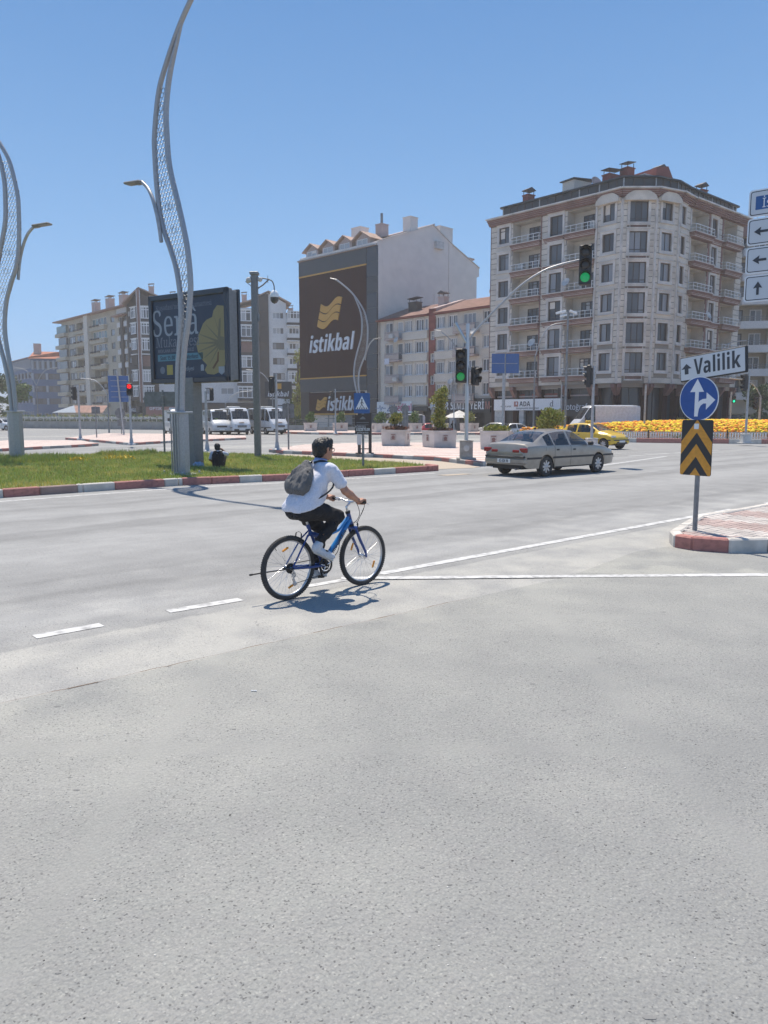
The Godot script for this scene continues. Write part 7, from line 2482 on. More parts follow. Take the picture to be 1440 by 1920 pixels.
	var sd := func(p: StandardMaterial3D) -> Dictionary:
		return {"paint": p, "axles": [0.98, 3.62], "wheel": 0.31, "spokes": 5,
			"st": [[0, 0.36, 0.74, 0.7, 0.76, 0.7], [0.06, 0.3, 0.84, 0.9, 0.97, 0.72], [0.2, 0.28, 0.88, 0.95, 1.03, 0.74], [0.85, 0.27, 0.89, 0.95, 1.05, 0.72], [1.45, 0.27, 0.89, 0.95, 1.38, 0.58], [1.9, 0.27, 0.89, 0.95, 1.42, 0.58], [2.5, 0.27, 0.89, 0.94, 1.4, 0.58], [3.3, 0.27, 0.88, 0.9, 0.97, 0.72], [4.1, 0.28, 0.86, 0.82, 0.87, 0.7], [4.45, 0.3, 0.8, 0.66, 0.72, 0.66], [4.52, 0.34, 0.72, 0.52, 0.58, 0.6]],
			"side": [[1.1, 1.92], [2.0, 2.95]], "top": [[0.9, 1.4], [2.56, 3.25]], "cabin": [0.9, 3.1, 0.8], "seats": [1.4, 2.3], "seams": [1.96, 3.0],
			"bits": [["tail_light", M.lamp_red, V(0.05, 0.84, 0.68), V(0.1, 0.16, 0.3), true], ["headlight", M.lamp_clear, V(4.36, 0.7, 0.62), V(0.2, 0.14, 0.26), true], ["mirror", M.car_trim, V(2.95, 1.0, 0.98), V(0.12, 0.12, 0.18), true], ["plate", M.plate, V(-0.01, 0.7, 0), V(0.03, 0.11, 0.5), false]]}
	var wh := paint(0.72, 0.73, 0.74)
	car("parked_car", "white hatchback parked right of the long-armed signal pole in the lower street", "car", head(V(13.4, -0.36, -82.4), -0.8, -0.6), hb.call(wh), "cars parked in the lower street")
	car("parked_car", "white saloon parked before the shop with the white fascia", "car", head(V(14.9, -0.3, -76.6), -0.99, 0.1), sd.call(wh), "cars parked in the lower street")
	car("parked_car", "red hatchback parked between the far white planters", "car", head(V(3.9, -0.45, -87.2), 0.92, -0.2), hb.call(paint(0.42, 0.012, 0.02)), "cars parked in the lower street")
	car("parked_car", "white hatchback driving at the far left edge behind the left curved lamp", "car", head(V(-50.5, 0, -100.0), 0.9, 0.42), hb.call(wh))
	car("parked_car", "grey saloon partly cut off by the left edge of the picture", "car", head(V(-49.5, 0, -94.0), 0.75, 0.66), sd.call(paint(0.16, 0.165, 0.19, 0.4)))
	# standing passer-by under the parasol
	var p := thing("person", "small dark figure of a person standing under the cream parasol", "person", at(7.9, -88.5, -0.45))
	var bn := [[V(-0.1, 0.05, 0), V(-0.09, 0.48, 0.02), 0.06, 0.07], [V(-0.09, 0.48, 0.02), V(-0.08, 0.9, 0), 0.07, 0.1], [V(0.12, 0.05, 0.08), V(0.1, 0.48, 0.04), 0.06, 0.07], [V(0.1, 0.48, 0.04), V(0.08, 0.9, 0), 0.07, 0.1], [V(0, 0.95, 0), V(0, 1.4, 0), 0.15, 0.17], [V(-0.12, 1.36, 0), V(0.12, 1.36, 0), 0.1, 0.1], [V(-0.21, 1.36, 0), V(-0.28, 1.1, 0.05), 0.055, 0.045], [V(-0.28, 1.1, 0.05), V(-0.22, 0.88, 0.16), 0.045, 0.035], [V(0.21, 1.36, 0), V(0.27, 1.08, 0), 0.055, 0.045], [V(0.27, 1.08, 0), V(0.27, 0.84, 0.06), 0.045, 0.035], [V(0, 1.45, 0), V(0, 1.55, 0.01), 0.055, 0.055], [V(0, 1.64, 0.01), V(0, 1.7, 0.01), 0.1, 0.1], [V(-0.1, 0.04, 0.02), V(-0.1, 0.04, 0.16), 0.04, 0.035], [V(0.12, 0.04, 0.1), V(0.12, 0.04, 0.24), 0.04, 0.035]]
	obj("body", sdf(bn, 0.03, 0.03), M.vest, p)
	obj("head", sdf([[V(0, 1.62, 0.03), V(0, 1.68, 0.03), 0.092, 0.1]], 0.03, 0.02), M.skin_dark, p)

func sedan() -> void:
	var pt := paint(0.36, 0.325, 0.275, 0.3)
	var sp := {"paint": pt, "axles": [0.96, 3.74], "wheel": 0.315, "spokes": 8,
		"st": [[0.0, 0.38, 0.76, 0.72, 0.75, 0.72], [0.05, 0.3, 0.84, 0.9, 0.97, 0.76], [0.13, 0.28, 0.88, 0.95, 1.03, 0.77], [0.42, 0.27, 0.905, 0.96, 1.055, 0.76], [0.52, 0.27, 0.91, 0.965, 1.075, 0.74], [1.0, 0.265, 0.912, 0.965, 1.29, 0.645], [1.32, 0.26, 0.915, 0.965, 1.385, 0.605], [1.75, 0.26, 0.915, 0.965, 1.43, 0.6], [2.2, 0.26, 0.915, 0.96, 1.44, 0.6], [2.6, 0.26, 0.915, 0.955, 1.41, 0.605], [3.0, 0.26, 0.912, 0.95, 1.2, 0.68], [3.42, 0.265, 0.905, 0.93, 1.0, 0.76], [4.0, 0.27, 0.895, 0.87, 0.94, 0.75], [4.45, 0.28, 0.87, 0.77, 0.85, 0.73], [4.68, 0.3, 0.82, 0.66, 0.74, 0.68], [4.77, 0.36, 0.74, 0.55, 0.62, 0.62]],
		"side": [[0.98, 1.32], [1.38, 2.12], [2.22, 3.12]], "top": [[0.5, 1.26], [2.66, 3.36]], "cabin": [0.9, 3.3, 0.72], "seats": [1.55, 2.45], "seams": [1.34, 2.17, 3.16],
		"trim": [[0.02, 4.74, 0.56, 0.62, 0.006, M.car_trim], [1.28, 3.4, 0.2, 0.3, -0.02, M.car_dark]],
		"bits": [
			["tail_light", M.lamp_red, V(0.045, 0.835, 0.7), V(0.1, 0.13, 0.34), true, 0.02, 0.22], ["tail_light", M.lamp_red, V(0.02, 0.8, 0.43), V(0.06, 0.085, 0.26), true, 0.015],
			["rear_bumper", pt, V(0.06, 0.5, 0), V(0.2, 0.2, 1.66), false, 0.05], ["bumper_strip", M.car_trim, V(0.015, 0.63, 0), V(0.12, 0.06, 1.6), false, 0.02],
			["plate", M.plate, V(-0.05, 0.5, 0.0), V(0.02, 0.12, 0.52), false, 0.005], ["emblem", M.chrome, V(0.035, 0.86, 0), V(0.02, 0.06, 0.07), false, 0.008],
			["door_handle", M.car_trim, V(1.5, 0.83, 0.905), V(0.14, 0.05, 0.03), true, 0.012], ["door_handle", M.car_trim, V(2.36, 0.82, 0.905), V(0.14, 0.05, 0.03), true, 0.012],
			["mirror", M.car_trim, V(3.1, 1.0, 1.0), V(0.12, 0.14, 0.2), true, 0.04], ["wiper", M.black, V(0.66, 1.15, 0.1), V(0.03, 0.02, 0.7), false, 0.005],
			["headlight", M.lamp_clear, V(4.6, 0.68, 0.62), V(0.22, 0.13, 0.3), true, 0.03, 0.25], ["front_bumper", pt, V(4.7, 0.46, 0), V(0.2, 0.2, 1.5), false, 0.06], ["aerial", M.black, V(1.45, 1.48, 0.0), V(0.12, 0.05, 0.03), false, 0.01], ["filler_flap", M.car_trim, V(0.9, 0.86, 0.908), V(0.005, 0.12, 0.004), false, 0.001]]}
	var t := car("sedan", "beige five-door saloon car driving away to the right past the paved island", "car", head(V(3.78, 0, -24.08), 0.762, -0.648), sp)
	text("42 ADK 96", 0.13, M.ink, t, Transform3D(Basis(Vector3.UP, -PI / 2), V(-0.062, 0.5, 0)), "plate_lettering", "Droid Sans", 700, 0.0, 0.62, 0.003)
	var k := Mb.new()
	k.tube([V(0.16, 0.26, 0.45), V(-0.03, 0.25, 0.45)], 0.028, 8)
	obj("exhaust", k, M.galv, t)

func taxi() -> void:
	var pt := paint(0.80, 0.52, 0.015)
	var sp := {"paint": pt, "axles": [0.72, 3.14], "wheel": 0.3, "spokes": 7,
		"st": [[0, 0.38, 0.74, 0.74, 0.95, 0.7], [0.06, 0.3, 0.8, 0.9, 1.05, 0.7], [0.25, 0.27, 0.82, 0.95, 1.2, 0.66], [0.55, 0.26, 0.825, 0.95, 1.4, 0.6], [1.1, 0.26, 0.825, 0.95, 1.45, 0.59], [1.9, 0.26, 0.825, 0.94, 1.43, 0.59], [2.3, 0.26, 0.825, 0.93, 1.26, 0.64], [2.78, 0.26, 0.82, 0.9, 1.0, 0.7], [3.3, 0.27, 0.81, 0.82, 0.9, 0.68], [3.62, 0.29, 0.77, 0.7, 0.8, 0.64], [3.76, 0.34, 0.7, 0.56, 0.66, 0.58]],
		"side": [[0.5, 1.2], [1.3, 2.5]], "top": [[0.2, 0.5], [1.98, 2.72]], "cabin": [0.4, 2.6, 0.76], "seats": [0.9, 1.75], "seams": [1.25, 2.52],
		"trim": [[0.1, 3.66, 0.5, 0.56, 0.006, M.car_trim]],
		"bits": [["headlight", M.lamp_clear, V(3.6, 0.72, 0.55), V(0.22, 0.13, 0.3), true, 0.03, 0.3], ["front_bumper", pt, V(3.7, 0.45, 0), V(0.22, 0.24, 1.42), false, 0.06], ["bumper_strip", M.car_trim, V(3.78, 0.53, 0), V(0.1, 0.06, 1.36), false, 0.02], ["grille", M.car_trim, V(3.79, 0.38, 0), V(0.06, 0.12, 0.9), false, 0.01], ["plate", M.plate, V(3.83, 0.46, 0), V(0.02, 0.11, 0.5), false, 0.004], ["mirror", pt, V(2.42, 1.0, 0.92), V(0.12, 0.13, 0.18), true, 0.04], ["door_handle", M.car_trim, V(1.42, 0.82, 0.815), V(0.13, 0.045, 0.03), true, 0.01], ["tail_light", M.lamp_red, V(0.06, 0.95, 0.68), V(0.1, 0.3, 0.12), true, 0.02], ["bonnet_badge", M.chrome, V(3.72, 0.69, 0), V(0.03, 0.05, 0.1), false, 0.01]]}
	var t := car("taxi", "yellow taxi turning towards the camera behind the sedan", "taxi", head(V(11.0, 0, -46.1), 0.6, 0.8), sp)
	var b := Mb.new()
	b.cbox(V(1.5, 1.55, 0), V(0.2, 0.14, 0.5), 0.04)
	obj("roof_sign", b, pt, t)

# ---------------------------------------------------------------- the cyclist: local x forward, y up, z to the right; origin under the rear hub
func cyclist() -> void:
	var x := head(V(-0.99, 0.0, -7.82), 0.727, -0.687)
	bicycle(x)
	rider(x)

func bike_wheel(parent: Node, c: Vector3, refl: float) -> void:
	var r := 0.335
	var zx := Transform3D(Basis(Vector3.RIGHT, PI / 2), c)   # lathe axis along z
	var tyre := Mb.new()
	var pr := []
	for k in 13:
		var a := -2.5 + 5.0 * k / 12.0
		pr.append(Vector2(r - 0.026 + cos(a) * 0.026, sin(a) * 0.026))
	tyre.lathe(pr, 72, zx)
	for k in 84:       # tread blocks
		var a := TAU * k / 84
		for s in [-1.0, 0.0, 1.0]:
			var q: float = a + (0.035 if s == 0.0 else 0.0)
			tyre.box(c + V(cos(q) * (r - 0.001 - absf(s) * 0.006), sin(q) * (r - 0.001 - absf(s) * 0.006), s * 0.016), V(0.009, 0.014, 0.011), Basis(Vector3(0, 0, 1), q))
	var w := obj("wheel", Mb.new().mesh() if false else tyre.mesh(), M.rubber, parent)
	var rim := Mb.new()
	rim.lathe([Vector2(0.281, -0.011), Vector2(0.300, -0.013), Vector2(0.302, 0.0), Vector2(0.300, 0.013), Vector2(0.281, 0.011), Vector2(0.276, 0.0), Vector2(0.281, -0.011)], 64, zx)
	obj("rim", rim, M.alloy, w)
	var hub := Mb.new()
	hub.lathe([Vector2(0.012, -0.06), Vector2(0.03, -0.04), Vector2(0.018, -0.03), Vector2(0.016, 0.03), Vector2(0.03, 0.04), Vector2(0.012, 0.06)], 14, zx)
	hub.tube([c - V(0, 0, 0.075), c + V(0, 0, 0.075)], 0.006, 6)
	obj("hub", hub, M.chrome, w)
	var sp := Mb.new()
	for k in 36:
		var a := TAU * k / 36
		var sd := 0.036 if k % 2 else -0.036
		var lean := 0.85 if (k / 2) % 2 else -0.85
		sp.tube([c + V(cos(a + lean) * 0.027, sin(a + lean) * 0.027, sd), c + V(cos(a) * 0.279, sin(a) * 0.279, 0)], 0.0013, 4, false)
	obj("spokes", sp, M.chrome, w)
	for q in [refl, refl + PI]:
		var m := Mb.new()
		m.cbox(c + V(cos(q) * 0.2, sin(q) * 0.2, 0.0), V(0.022, 0.085, 0.02), 0.006, Basis(Vector3(0, 0, 1), q + 0.25))
		obj("reflector", m, M.reflector, w)
	var va := Mb.new()
	va.tube([c + V(cos(2.2) * 0.278, sin(2.2) * 0.278, 0), c + V(cos(2.2) * 0.245, sin(2.2) * 0.245, 0)], 0.004, 5)
	obj("valve", va, M.black, w)

func bicycle(x: Transform3D) -> void:
	var t := thing("bicycle", "blue mountain bicycle with orange spoke reflectors, ridden along the lane line", "bicycle", x)
	var R := V(0, 0.335, 0)
	var F := V(1.035, 0.335, 0)
	var BB := V(0.455, 0.31, 0)
	bike_wheel(t, R, 1.75)
	bike_wheel(t, F, 2.5)
	var HT := V(0.815, 0.845, 0)
	var HB := V(0.865, 0.70, 0)
	var ST := V(0.265, 0.745, 0)
	var b := Mb.new()
	b.tube([BB, BB.lerp(ST, 0.5), ST], 0.017, 12)
	b.tube([ST + V(-0.008, 0.02, 0), ST + V(0.006, -0.02, 0)], 0.021, 12)
	b.tube([V(0.285, 0.665, 0), V(0.40, 0.63, 0), V(0.5, 0.61, 0)], [0.03, 0.024, 0.02], 12)
	b.tube([HT, HB], 0.024, 12)
	b.tube([V(0, 0, 0.042) + BB, V(0.24, 0.315, 0.055), R + V(0.02, 0, 0.066)], 0.0135, 8)
	b.tube([V(0, 0, -0.042) + BB, V(0.24, 0.315, -0.055), R + V(0.02, 0, -0.066)], 0.0135, 8)
	b.tube([ST + V(0.02, -0.05, 0.02), V(0.2, 0.615, 0.045), R + V(0.01, 0.01, 0.066)], 0.009, 8)
	b.tube([ST + V(0.02, -0.05, -0.02), V(0.2, 0.615, -0.045), R + V(0.01, 0.01, -0.066)], 0.009, 8)
	b.tube([V(0.23, 0.66, 0.04), V(0.2, 0.615, 0.045)], 0.01, 6)
	b.tube([BB - V(0, 0, 0.045), BB + V(0, 0, 0.045)], 0.024, 12)
	obj("frame", b, M.bike_blue, t)
	b = Mb.new()
	b.tube([V(0.845, 0.76, 0), V(0.65, 0.53, 0), BB + V(0.01, 0.03, 0)], [0.026, 0.031, 0.027], 14)
	b.tube([V(0.83, 0.80, 0), V(0.68, 0.665, 0), V(0.49, 0.61, 0)], [0.02, 0.02, 0.017], 12)
	var dt := obj("down_tube", b, M.bike_cyan, t)
	var ang := atan2(0.23, 0.195)
	text("mountain", 0.062, M.ink, dt, Transform3D(Basis(Vector3(0, 0, 1), ang), V(0.66, 0.545, 0.031)), "lettering", "Droid Sans", 700, 0.0, 1.0, 0.002)
	# fork
	b = Mb.new()
	b.cbox(HB + V(0.012, -0.03, 0), V(0.05, 0.035, 0.15), 0.012, Basis(Vector3(0, 0, 1), 0.32))
	for s in [-1.0, 1.0]:
		b.tube([HB + V(0.012, -0.03, s * 0.058), HB + V(0.07, -0.16, s * 0.06), F + V(-0.02, 0.06, s * 0.062), F + V(0.0, -0.01, s * 0.06)], [0.016, 0.017, 0.014, 0.011], 10)
	obj("fork", b, M.bike_blue, t)
	b = Mb.new()
	b.tube([HB + V(0.0, 0.0, 0), HB + V(0.012, -0.03, 0)], 0.02, 8)
	b.tube([HT + V(-0.004, 0.012, 0), HT + V(0.002, -0.008, 0)], 0.029, 12)
	b.tube([HB + V(-0.002, 0.01, 0), HB + V(0.003, -0.012, 0)], 0.029, 12)
	obj("headset", b, M.black, t)
	b = Mb.new()
	b.tube([HT, HT + V(-0.02, 0.06, 0), HT + V(0.03, 0.10, 0)], 0.014, 10)
	b.tube(bez([V(0.85, 0.955, 0.0), V(0.845, 0.96, 0.05), V(0.825, 0.985, 0.13), V(0.80, 0.985, 0.2), V(0.785, 0.98, 0.31)], 4), 0.0115, 10)
	b.tube(bez([V(0.85, 0.955, 0.0), V(0.845, 0.96, -0.05), V(0.825, 0.985, -0.13), V(0.80, 0.985, -0.2), V(0.785, 0.98, -0.31)], 4), 0.0115, 10)
	obj("handlebar", b, M.chrome, t)
	for s in [-1.0, 1.0]:
		b = Mb.new()
		b.tube([V(0.803, 0.984, s * 0.19), V(0.785, 0.98, s * 0.315)], 0.017, 10)
		obj("grip", b, M.black, t)
		b = Mb.new()
		b.tube([V(0.83, 0.975, s * 0.16), V(0.88, 0.965, s * 0.2), V(0.875, 0.955, s * 0.28)], 0.005, 6)
		b.cbox(V(0.825, 0.975, s * 0.155), V(0.035, 0.03, 0.03), 0.008)
		obj("brake_lever", b, M.alloy, t)
	b = Mb.new()
	b.tube(bez([V(0.83, 0.98, 0.16), V(0.93, 0.97, 0.14), V(0.97, 0.88, 0.09), V(0.93, 0.76, 0.05), V(0.9, 0.70, 0.05)], 5), 0.0035, 5)
	b.tube(bez([V(0.83, 0.98, -0.16), V(0.95, 0.96, -0.05), V(0.96, 0.84, 0.03), V(0.92, 0.75, 0.03), V(0.80, 0.68, 0.03)], 5), 0.0035, 5)
	b.tube(bez([V(0.83, 0.98, 0.15), V(0.97, 0.93, 0.1), V(0.985, 0.83, 0.04), V(0.955, 0.72, 0.0), V(0.955, 0.68, 0.0)], 5), 0.0035, 5)
	b.tube(bez([V(0.70, 0.62, 0.03), V(0.66, 0.57, 0.05), V(0.63, 0.47, 0.06), V(0.6, 0.41, 0.05), V(0.55, 0.37, 0.03)], 4), 0.004, 5)
	obj("cables", b, M.black, t)
	# brakes
	b = Mb.new()
	for q in [[V(0.912, 0.655, 0), 0.0], [V(0.13, 0.625, 0), 0.0]]:
		for s in [-1.0, 1.0]:
			b.tube([q[0] + V(0, -0.02, s * 0.05), q[0] + V(0.01, 0.06, s * 0.045)], 0.007, 6)
			b.cbox(q[0] + V(0.012, -0.02, s * 0.025), V(0.06, 0.014, 0.014), 0.004)
		b.tube([q[0] + V(0.01, 0.06, -0.045), q[0] + V(0.015, 0.075, 0), q[0] + V(0.01, 0.06, 0.045)], 0.003, 5)
	obj("brakes", b, M.black, t)
	# seat post and saddle
	b = Mb.new()
	b.tube([ST, V(0.225, 0.845, 0)], 0.013, 10)
	obj("seat_post", b, M.alloy, t)
	obj("saddle", sdf([[V(0.08, 0.865, 0.05), V(0.16, 0.87, 0.03), 0.035, 0.03], [V(0.08, 0.865, -0.05), V(0.16, 0.87, -0.03), 0.035, 0.03], [V(0.15, 0.872, 0), V(0.34, 0.868, 0), 0.03, 0.02]], 0.009, 0.03), M.black, t)
	# drivetrain
	b = Mb.new()
	var cz := Transform3D(Basis(Vector3.RIGHT, PI / 2), BB)
	b.lathe([Vector2(0.066, 0.05), Vector2(0.088, 0.05), Vector2(0.09, 0.054), Vector2(0.066, 0.056)], 40, cz)
	for k in 40:
		var a := TAU * k / 40
		b.box(BB + V(cos(a) * 0.09, sin(a) * 0.09, 0.052), V(0.007, 0.006, 0.004), Basis(Vector3(0, 0, 1), a))
	b.lathe([Vector2(0.03, 0.046), Vector2(0.055, 0.046), Vector2(0.055, 0.05), Vector2(0.03, 0.05)], 30, cz)
	obj("chainring", b, M.black, t)
	b = Mb.new()
	for k in 5:
		var a := TAU * k / 5 + 0.4
		b.tube([BB + V(cos(a) * 0.015, sin(a) * 0.015, 0.058), BB + V(cos(a) * 0.07, sin(a) * 0.07, 0.054)], 0.007, 6)
	obj("chainring_spider", b, M.chrome, t)
	var cr := V(-0.055, 0.16, 0)
	b = Mb.new()
	b.tube([BB + V(0, 0, 0.065), BB + cr + V(0, 0, 0.075)], [0.014, 0.011], 8)
	b.tube([BB - V(0, 0, 0.065), BB - cr - V(0, 0, 0.075)], [0.014, 0.011], 8)
	b.tube([BB - V(0, 0, 0.07), BB + V(0, 0, 0.07)], 0.012, 8)
	obj("cranks", b, M.black, t)
	for s in [1.0, -1.0]:
		b = Mb.new()
		b.cbox(BB + cr * s + V(0.0, 0.0, s * 0.13), V(0.09, 0.022, 0.085), 0.006, Basis(Vector3(0, 0, 1), -0.6 if s > 0 else -0.1))
		obj("pedal", b, M.black, t)
	b = Mb.new()
	for k in 6:
		b.lathe([Vector2(0.02, 0.0), Vector2(0.055 - k * 0.0065, 0.0), Vector2(0.055 - k * 0.0065, 0.002), Vector2(0.02, 0.002)], 24, Transform3D(Basis(Vector3.RIGHT, PI / 2), R + V(0, 0, 0.03 + k * 0.0045)))
	obj("sprockets", b, M.car_trim, t)
	b = Mb.new()
	var ch := [BB + V(-0.005, 0.089, 0.052), R + V(0, 0.045, 0.042), R + V(-0.04, 0.02, 0.042), R + V(-0.02, -0.04, 0.042), R + V(0.035, -0.075, 0.045), R + V(0.02, -0.12, 0.045), R + V(0.035, -0.18, 0.045), R + V(0.06, -0.165, 0.045), BB + V(0.0, -0.089, 0.052), BB + V(0.08, -0.04, 0.052), BB + V(0.08, 0.04, 0.052), BB + V(-0.005, 0.089, 0.052)]
	b.tube(ch, 0.004, 5, false)
	obj("chain", b, M.black, t)
	b = Mb.new()
	b.tube([R + V(0.0, -0.01, 0.075), R + V(0.03, -0.06, 0.07)], 0.011, 6)
	b.box(R + V(0.03, -0.12, 0.052), V(0.02, 0.13, 0.006), Basis(Vector3(0, 0, 1), 0.15))
	b.lathe([Vector2(0.002, -0.006), Vector2(0.024, -0.006), Vector2(0.024, 0.006), Vector2(0.002, 0.006)], 12, Transform3D(Basis(Vector3.RIGHT, PI / 2), R + V(0.035, -0.075, 0.045)))
	b.lathe([Vector2(0.002, -0.006), Vector2(0.024, -0.006), Vector2(0.024, 0.006), Vector2(0.002, 0.006)], 12, Transform3D(Basis(Vector3.RIGHT, PI / 2), R + V(0.045, -0.165, 0.045)))
	obj("derailleur", b, M.alloy, t)
	# folded stand on the left, its foot pointing back
	b = Mb.new()
	b.tube([R + V(0.06, -0.03, -0.07), R + V(-0.15, -0.03, -0.09), R + V(-0.38, -0.035, -0.11)], 0.008, 8)
	b.cbox(R + V(-0.385, -0.035, -0.11), V(0.04, 0.02, 0.02), 0.005)
	b.tube([R + V(-0.09, 0.015, 0.07), R + V(0.0, 0.0, 0.075)], 0.008, 8)
	b.ball(R + V(-0.1, 0.018, 0.07), Vector3.ONE * 0.018, 8)
	obj("kickstand", b, M.car_trim, t)

func hand(mb: Mb, w: Vector3, g: Vector3, s: float) -> void:
	# a hand closed on the grip: palm behind the bar, four fingers over the top and curled in front, thumb below
	var bn := []
	var ax := V(-0.01, 0.0, 0.0)
	bn.append([w, g + V(-0.035, 0.012, -0.03), 0.026, 0.022])
	bn.append([g + V(-0.045, 0.012, -0.032), g + V(-0.01, 0.026, -0.034), 0.019, 0.016])
	bn.append([g + V(-0.045, 0.012, 0.032), g + V(-0.01, 0.026, 0.034), 0.018, 0.014])
	bn.append([g + V(-0.045, 0.008, 0.0), g + V(-0.005, 0.028, 0.0), 0.021, 0.016])
	for k in 4:
		var z := -0.033 + k * 0.0215
		var l: float = [0.95, 1.05, 1.0, 0.82][k]
		var c := g + V(0, 0, z)
		var p := [c + V(-0.006, 0.03, 0), c + V(0.028 * l, 0.022, 0), c + V(0.034 * l, -0.008, 0), c + V(0.012, -0.026 * l, 0)]
		for i in 3:
			bn.append([p[i], p[i + 1], 0.0102 - i * 0.0008, 0.0095 - i * 0.0008])
	var tz := -0.04 * s
	bn.append([g + V(-0.035, 0.0, tz * 0.8), g + V(-0.012, -0.022, tz * 1.25), 0.013, 0.011])
	bn.append([g + V(-0.012, -0.022, tz * 1.25), g + V(0.02, -0.026, tz * 0.9), 0.011, 0.0085])
	sdf(bn, 0.0045, 0.008, [], 0.0, 1.0, mb)

func rider(x: Transform3D) -> void:
	var t := thing("person", "young man in white polo shirt, black trousers and glasses riding the blue bicycle", "person", x)
	# joints
	var hipR := V(0.20, 0.945, 0.095)
	var hipL := V(0.20, 0.945, -0.095)
	var kneR := V(0.565, 0.835, 0.125)
	var kneL := V(0.545, 0.665, -0.115)
	var ankR := V(0.315, 0.585, 0.135)
	var ankL := V(0.44, 0.245, -0.13)
	var shR := V(0.445, 1.335, 0.185)
	var shL := V(0.445, 1.335, -0.185)
	var elR := V(0.555, 1.115, 0.265)
	var elL := V(0.60, 1.105, -0.275)
	var wrR := V(0.735, 1.0, 0.262)
	var wrL := V(0.735, 1.0, -0.262)
	var grR := V(0.79, 0.983, 0.26)
	var grL := V(0.79, 0.983, -0.26)
	var neck := V(0.425, 1.40, 0)
	var hd := V(0.475, 1.54, 0)
	# skin: one surface from head through trunk to hands and ankles
	var trunk := [[V(0.2, 0.95, 0.06), V(0.33, 1.18, 0.07), 0.10, 0.10], [V(0.2, 0.95, -0.06), V(0.33, 1.18, -0.07), 0.10, 0.10], [V(0.33, 1.18, 0.07), V(0.41, 1.31, 0.09), 0.10, 0.09], [V(0.33, 1.18, -0.07), V(0.41, 1.31, -0.09), 0.10, 0.09], [shR - V(0, 0, 0.05), shL + V(0, 0, 0.05), 0.06, 0.06]]
	var sk := trunk + [[neck, V(0.45, 1.48, 0), 0.055, 0.052], [shR, elR, 0.048, 0.040], [elR, elR.lerp(wrR, 0.35), 0.040, 0.041], [elR.lerp(wrR, 0.35), wrR, 0.040, 0.026], [shL, elL, 0.048, 0.040], [elL, elL.lerp(wrL, 0.35), 0.040, 0.041], [elL.lerp(wrL, 0.35), wrL, 0.040, 0.026],
		[hipR, kneR, 0.075, 0.052], [kneR, ankR, 0.05, 0.034], [hipL, kneL, 0.075, 0.052], [kneL, ankL, 0.05, 0.034]]
	var body := sdf(sk, 0.014, 0.02)
	# head on a finer grid: skull, jaw, nose, ears
	sdf([[hd + V(-0.022, 0.022, 0), hd + V(0.02, 0.026, 0), 0.083, 0.08], [hd + V(0.035, -0.03, 0.02), hd + V(0.035, -0.03, -0.02), 0.055, 0.055], [hd + V(0.06, -0.075, 0.012), hd + V(0.06, -0.075, -0.012), 0.032, 0.032], [hd + V(0.0, -0.06, 0.03), hd + V(0.055, -0.085, 0.012), 0.03, 0.024], [hd + V(0.0, -0.06, -0.03), hd + V(0.055, -0.085, -0.012), 0.03, 0.024], [V(0.44, 1.43, 0), hd + V(-0.01, -0.06, 0), 0.053, 0.053],
		[hd + V(0.098, 0.002, 0), hd + V(0.115, -0.034, 0), 0.010, 0.014], [hd + V(0.108, -0.04, 0.01), hd + V(0.108, -0.04, -0.01), 0.009, 0.009], [hd + V(0.088, -0.062, 0.018), hd + V(0.088, -0.062, -0.018), 0.012, 0.012], [hd + V(0.09, -0.072, 0.012), hd + V(0.09, -0.072, -0.012), 0.01, 0.01], [hd + V(0.085, 0.014, 0.035), hd + V(0.085, 0.014, -0.035), 0.014, 0.014]], 0.0055, 0.022, [], 0.0, 1.0, body)
	for s in [1.0, -1.0]:
		sdf([[hd + V(-0.012, 0.012, s * 0.084), hd + V(-0.004, 0.022, s * 0.09), 0.012, 0.010], [hd + V(-0.004, 0.022, s * 0.09), hd + V(0.004, -0.004, s * 0.084), 0.008, 0.008], [hd + V(-0.016, 0.014, s * 0.092), hd + V(-0.008, -0.026, s * 0.084), 0.007, 0.009]], 0.004, 0.012, [], 0.0, 1.0, body)
	hand(body, wrR, grR, 1.0)
	hand(body, wrL, grL, -1.0)
	obj("body", body, M.skin, t)
	# face details
	var ey := Mb.new()
	for s in [1.0, -1.0]: ey.ball(hd + V(0.088, -0.002, s * 0.032), V(0.009, 0.007, 0.011), 8)
	obj("eyes", ey, M.ink, t)
	var gl := Mb.new()
	for s in [1.0, -1.0]:
		var ring := []
		for k in 13:
			var a := TAU * k / 12
			ring.append(hd + V(0.112 - absf(cos(a)) * 0.003, -0.002 + sin(a) * 0.019, s * (0.034 + cos(a) * 0.026)))
		gl.tube(ring, 0.003, 5, false)
		gl.tube([hd + V(0.108, 0.006, s * 0.06), hd + V(0.06, 0.012, s * 0.086), hd + V(-0.01, 0.016, s * 0.093)], 0.003, 5)
	gl.tube([hd + V(0.113, 0.002, 0.009), hd + V(0.113, 0.002, -0.009)], 0.0028, 5)
	obj("glasses", gl, M.black, t)
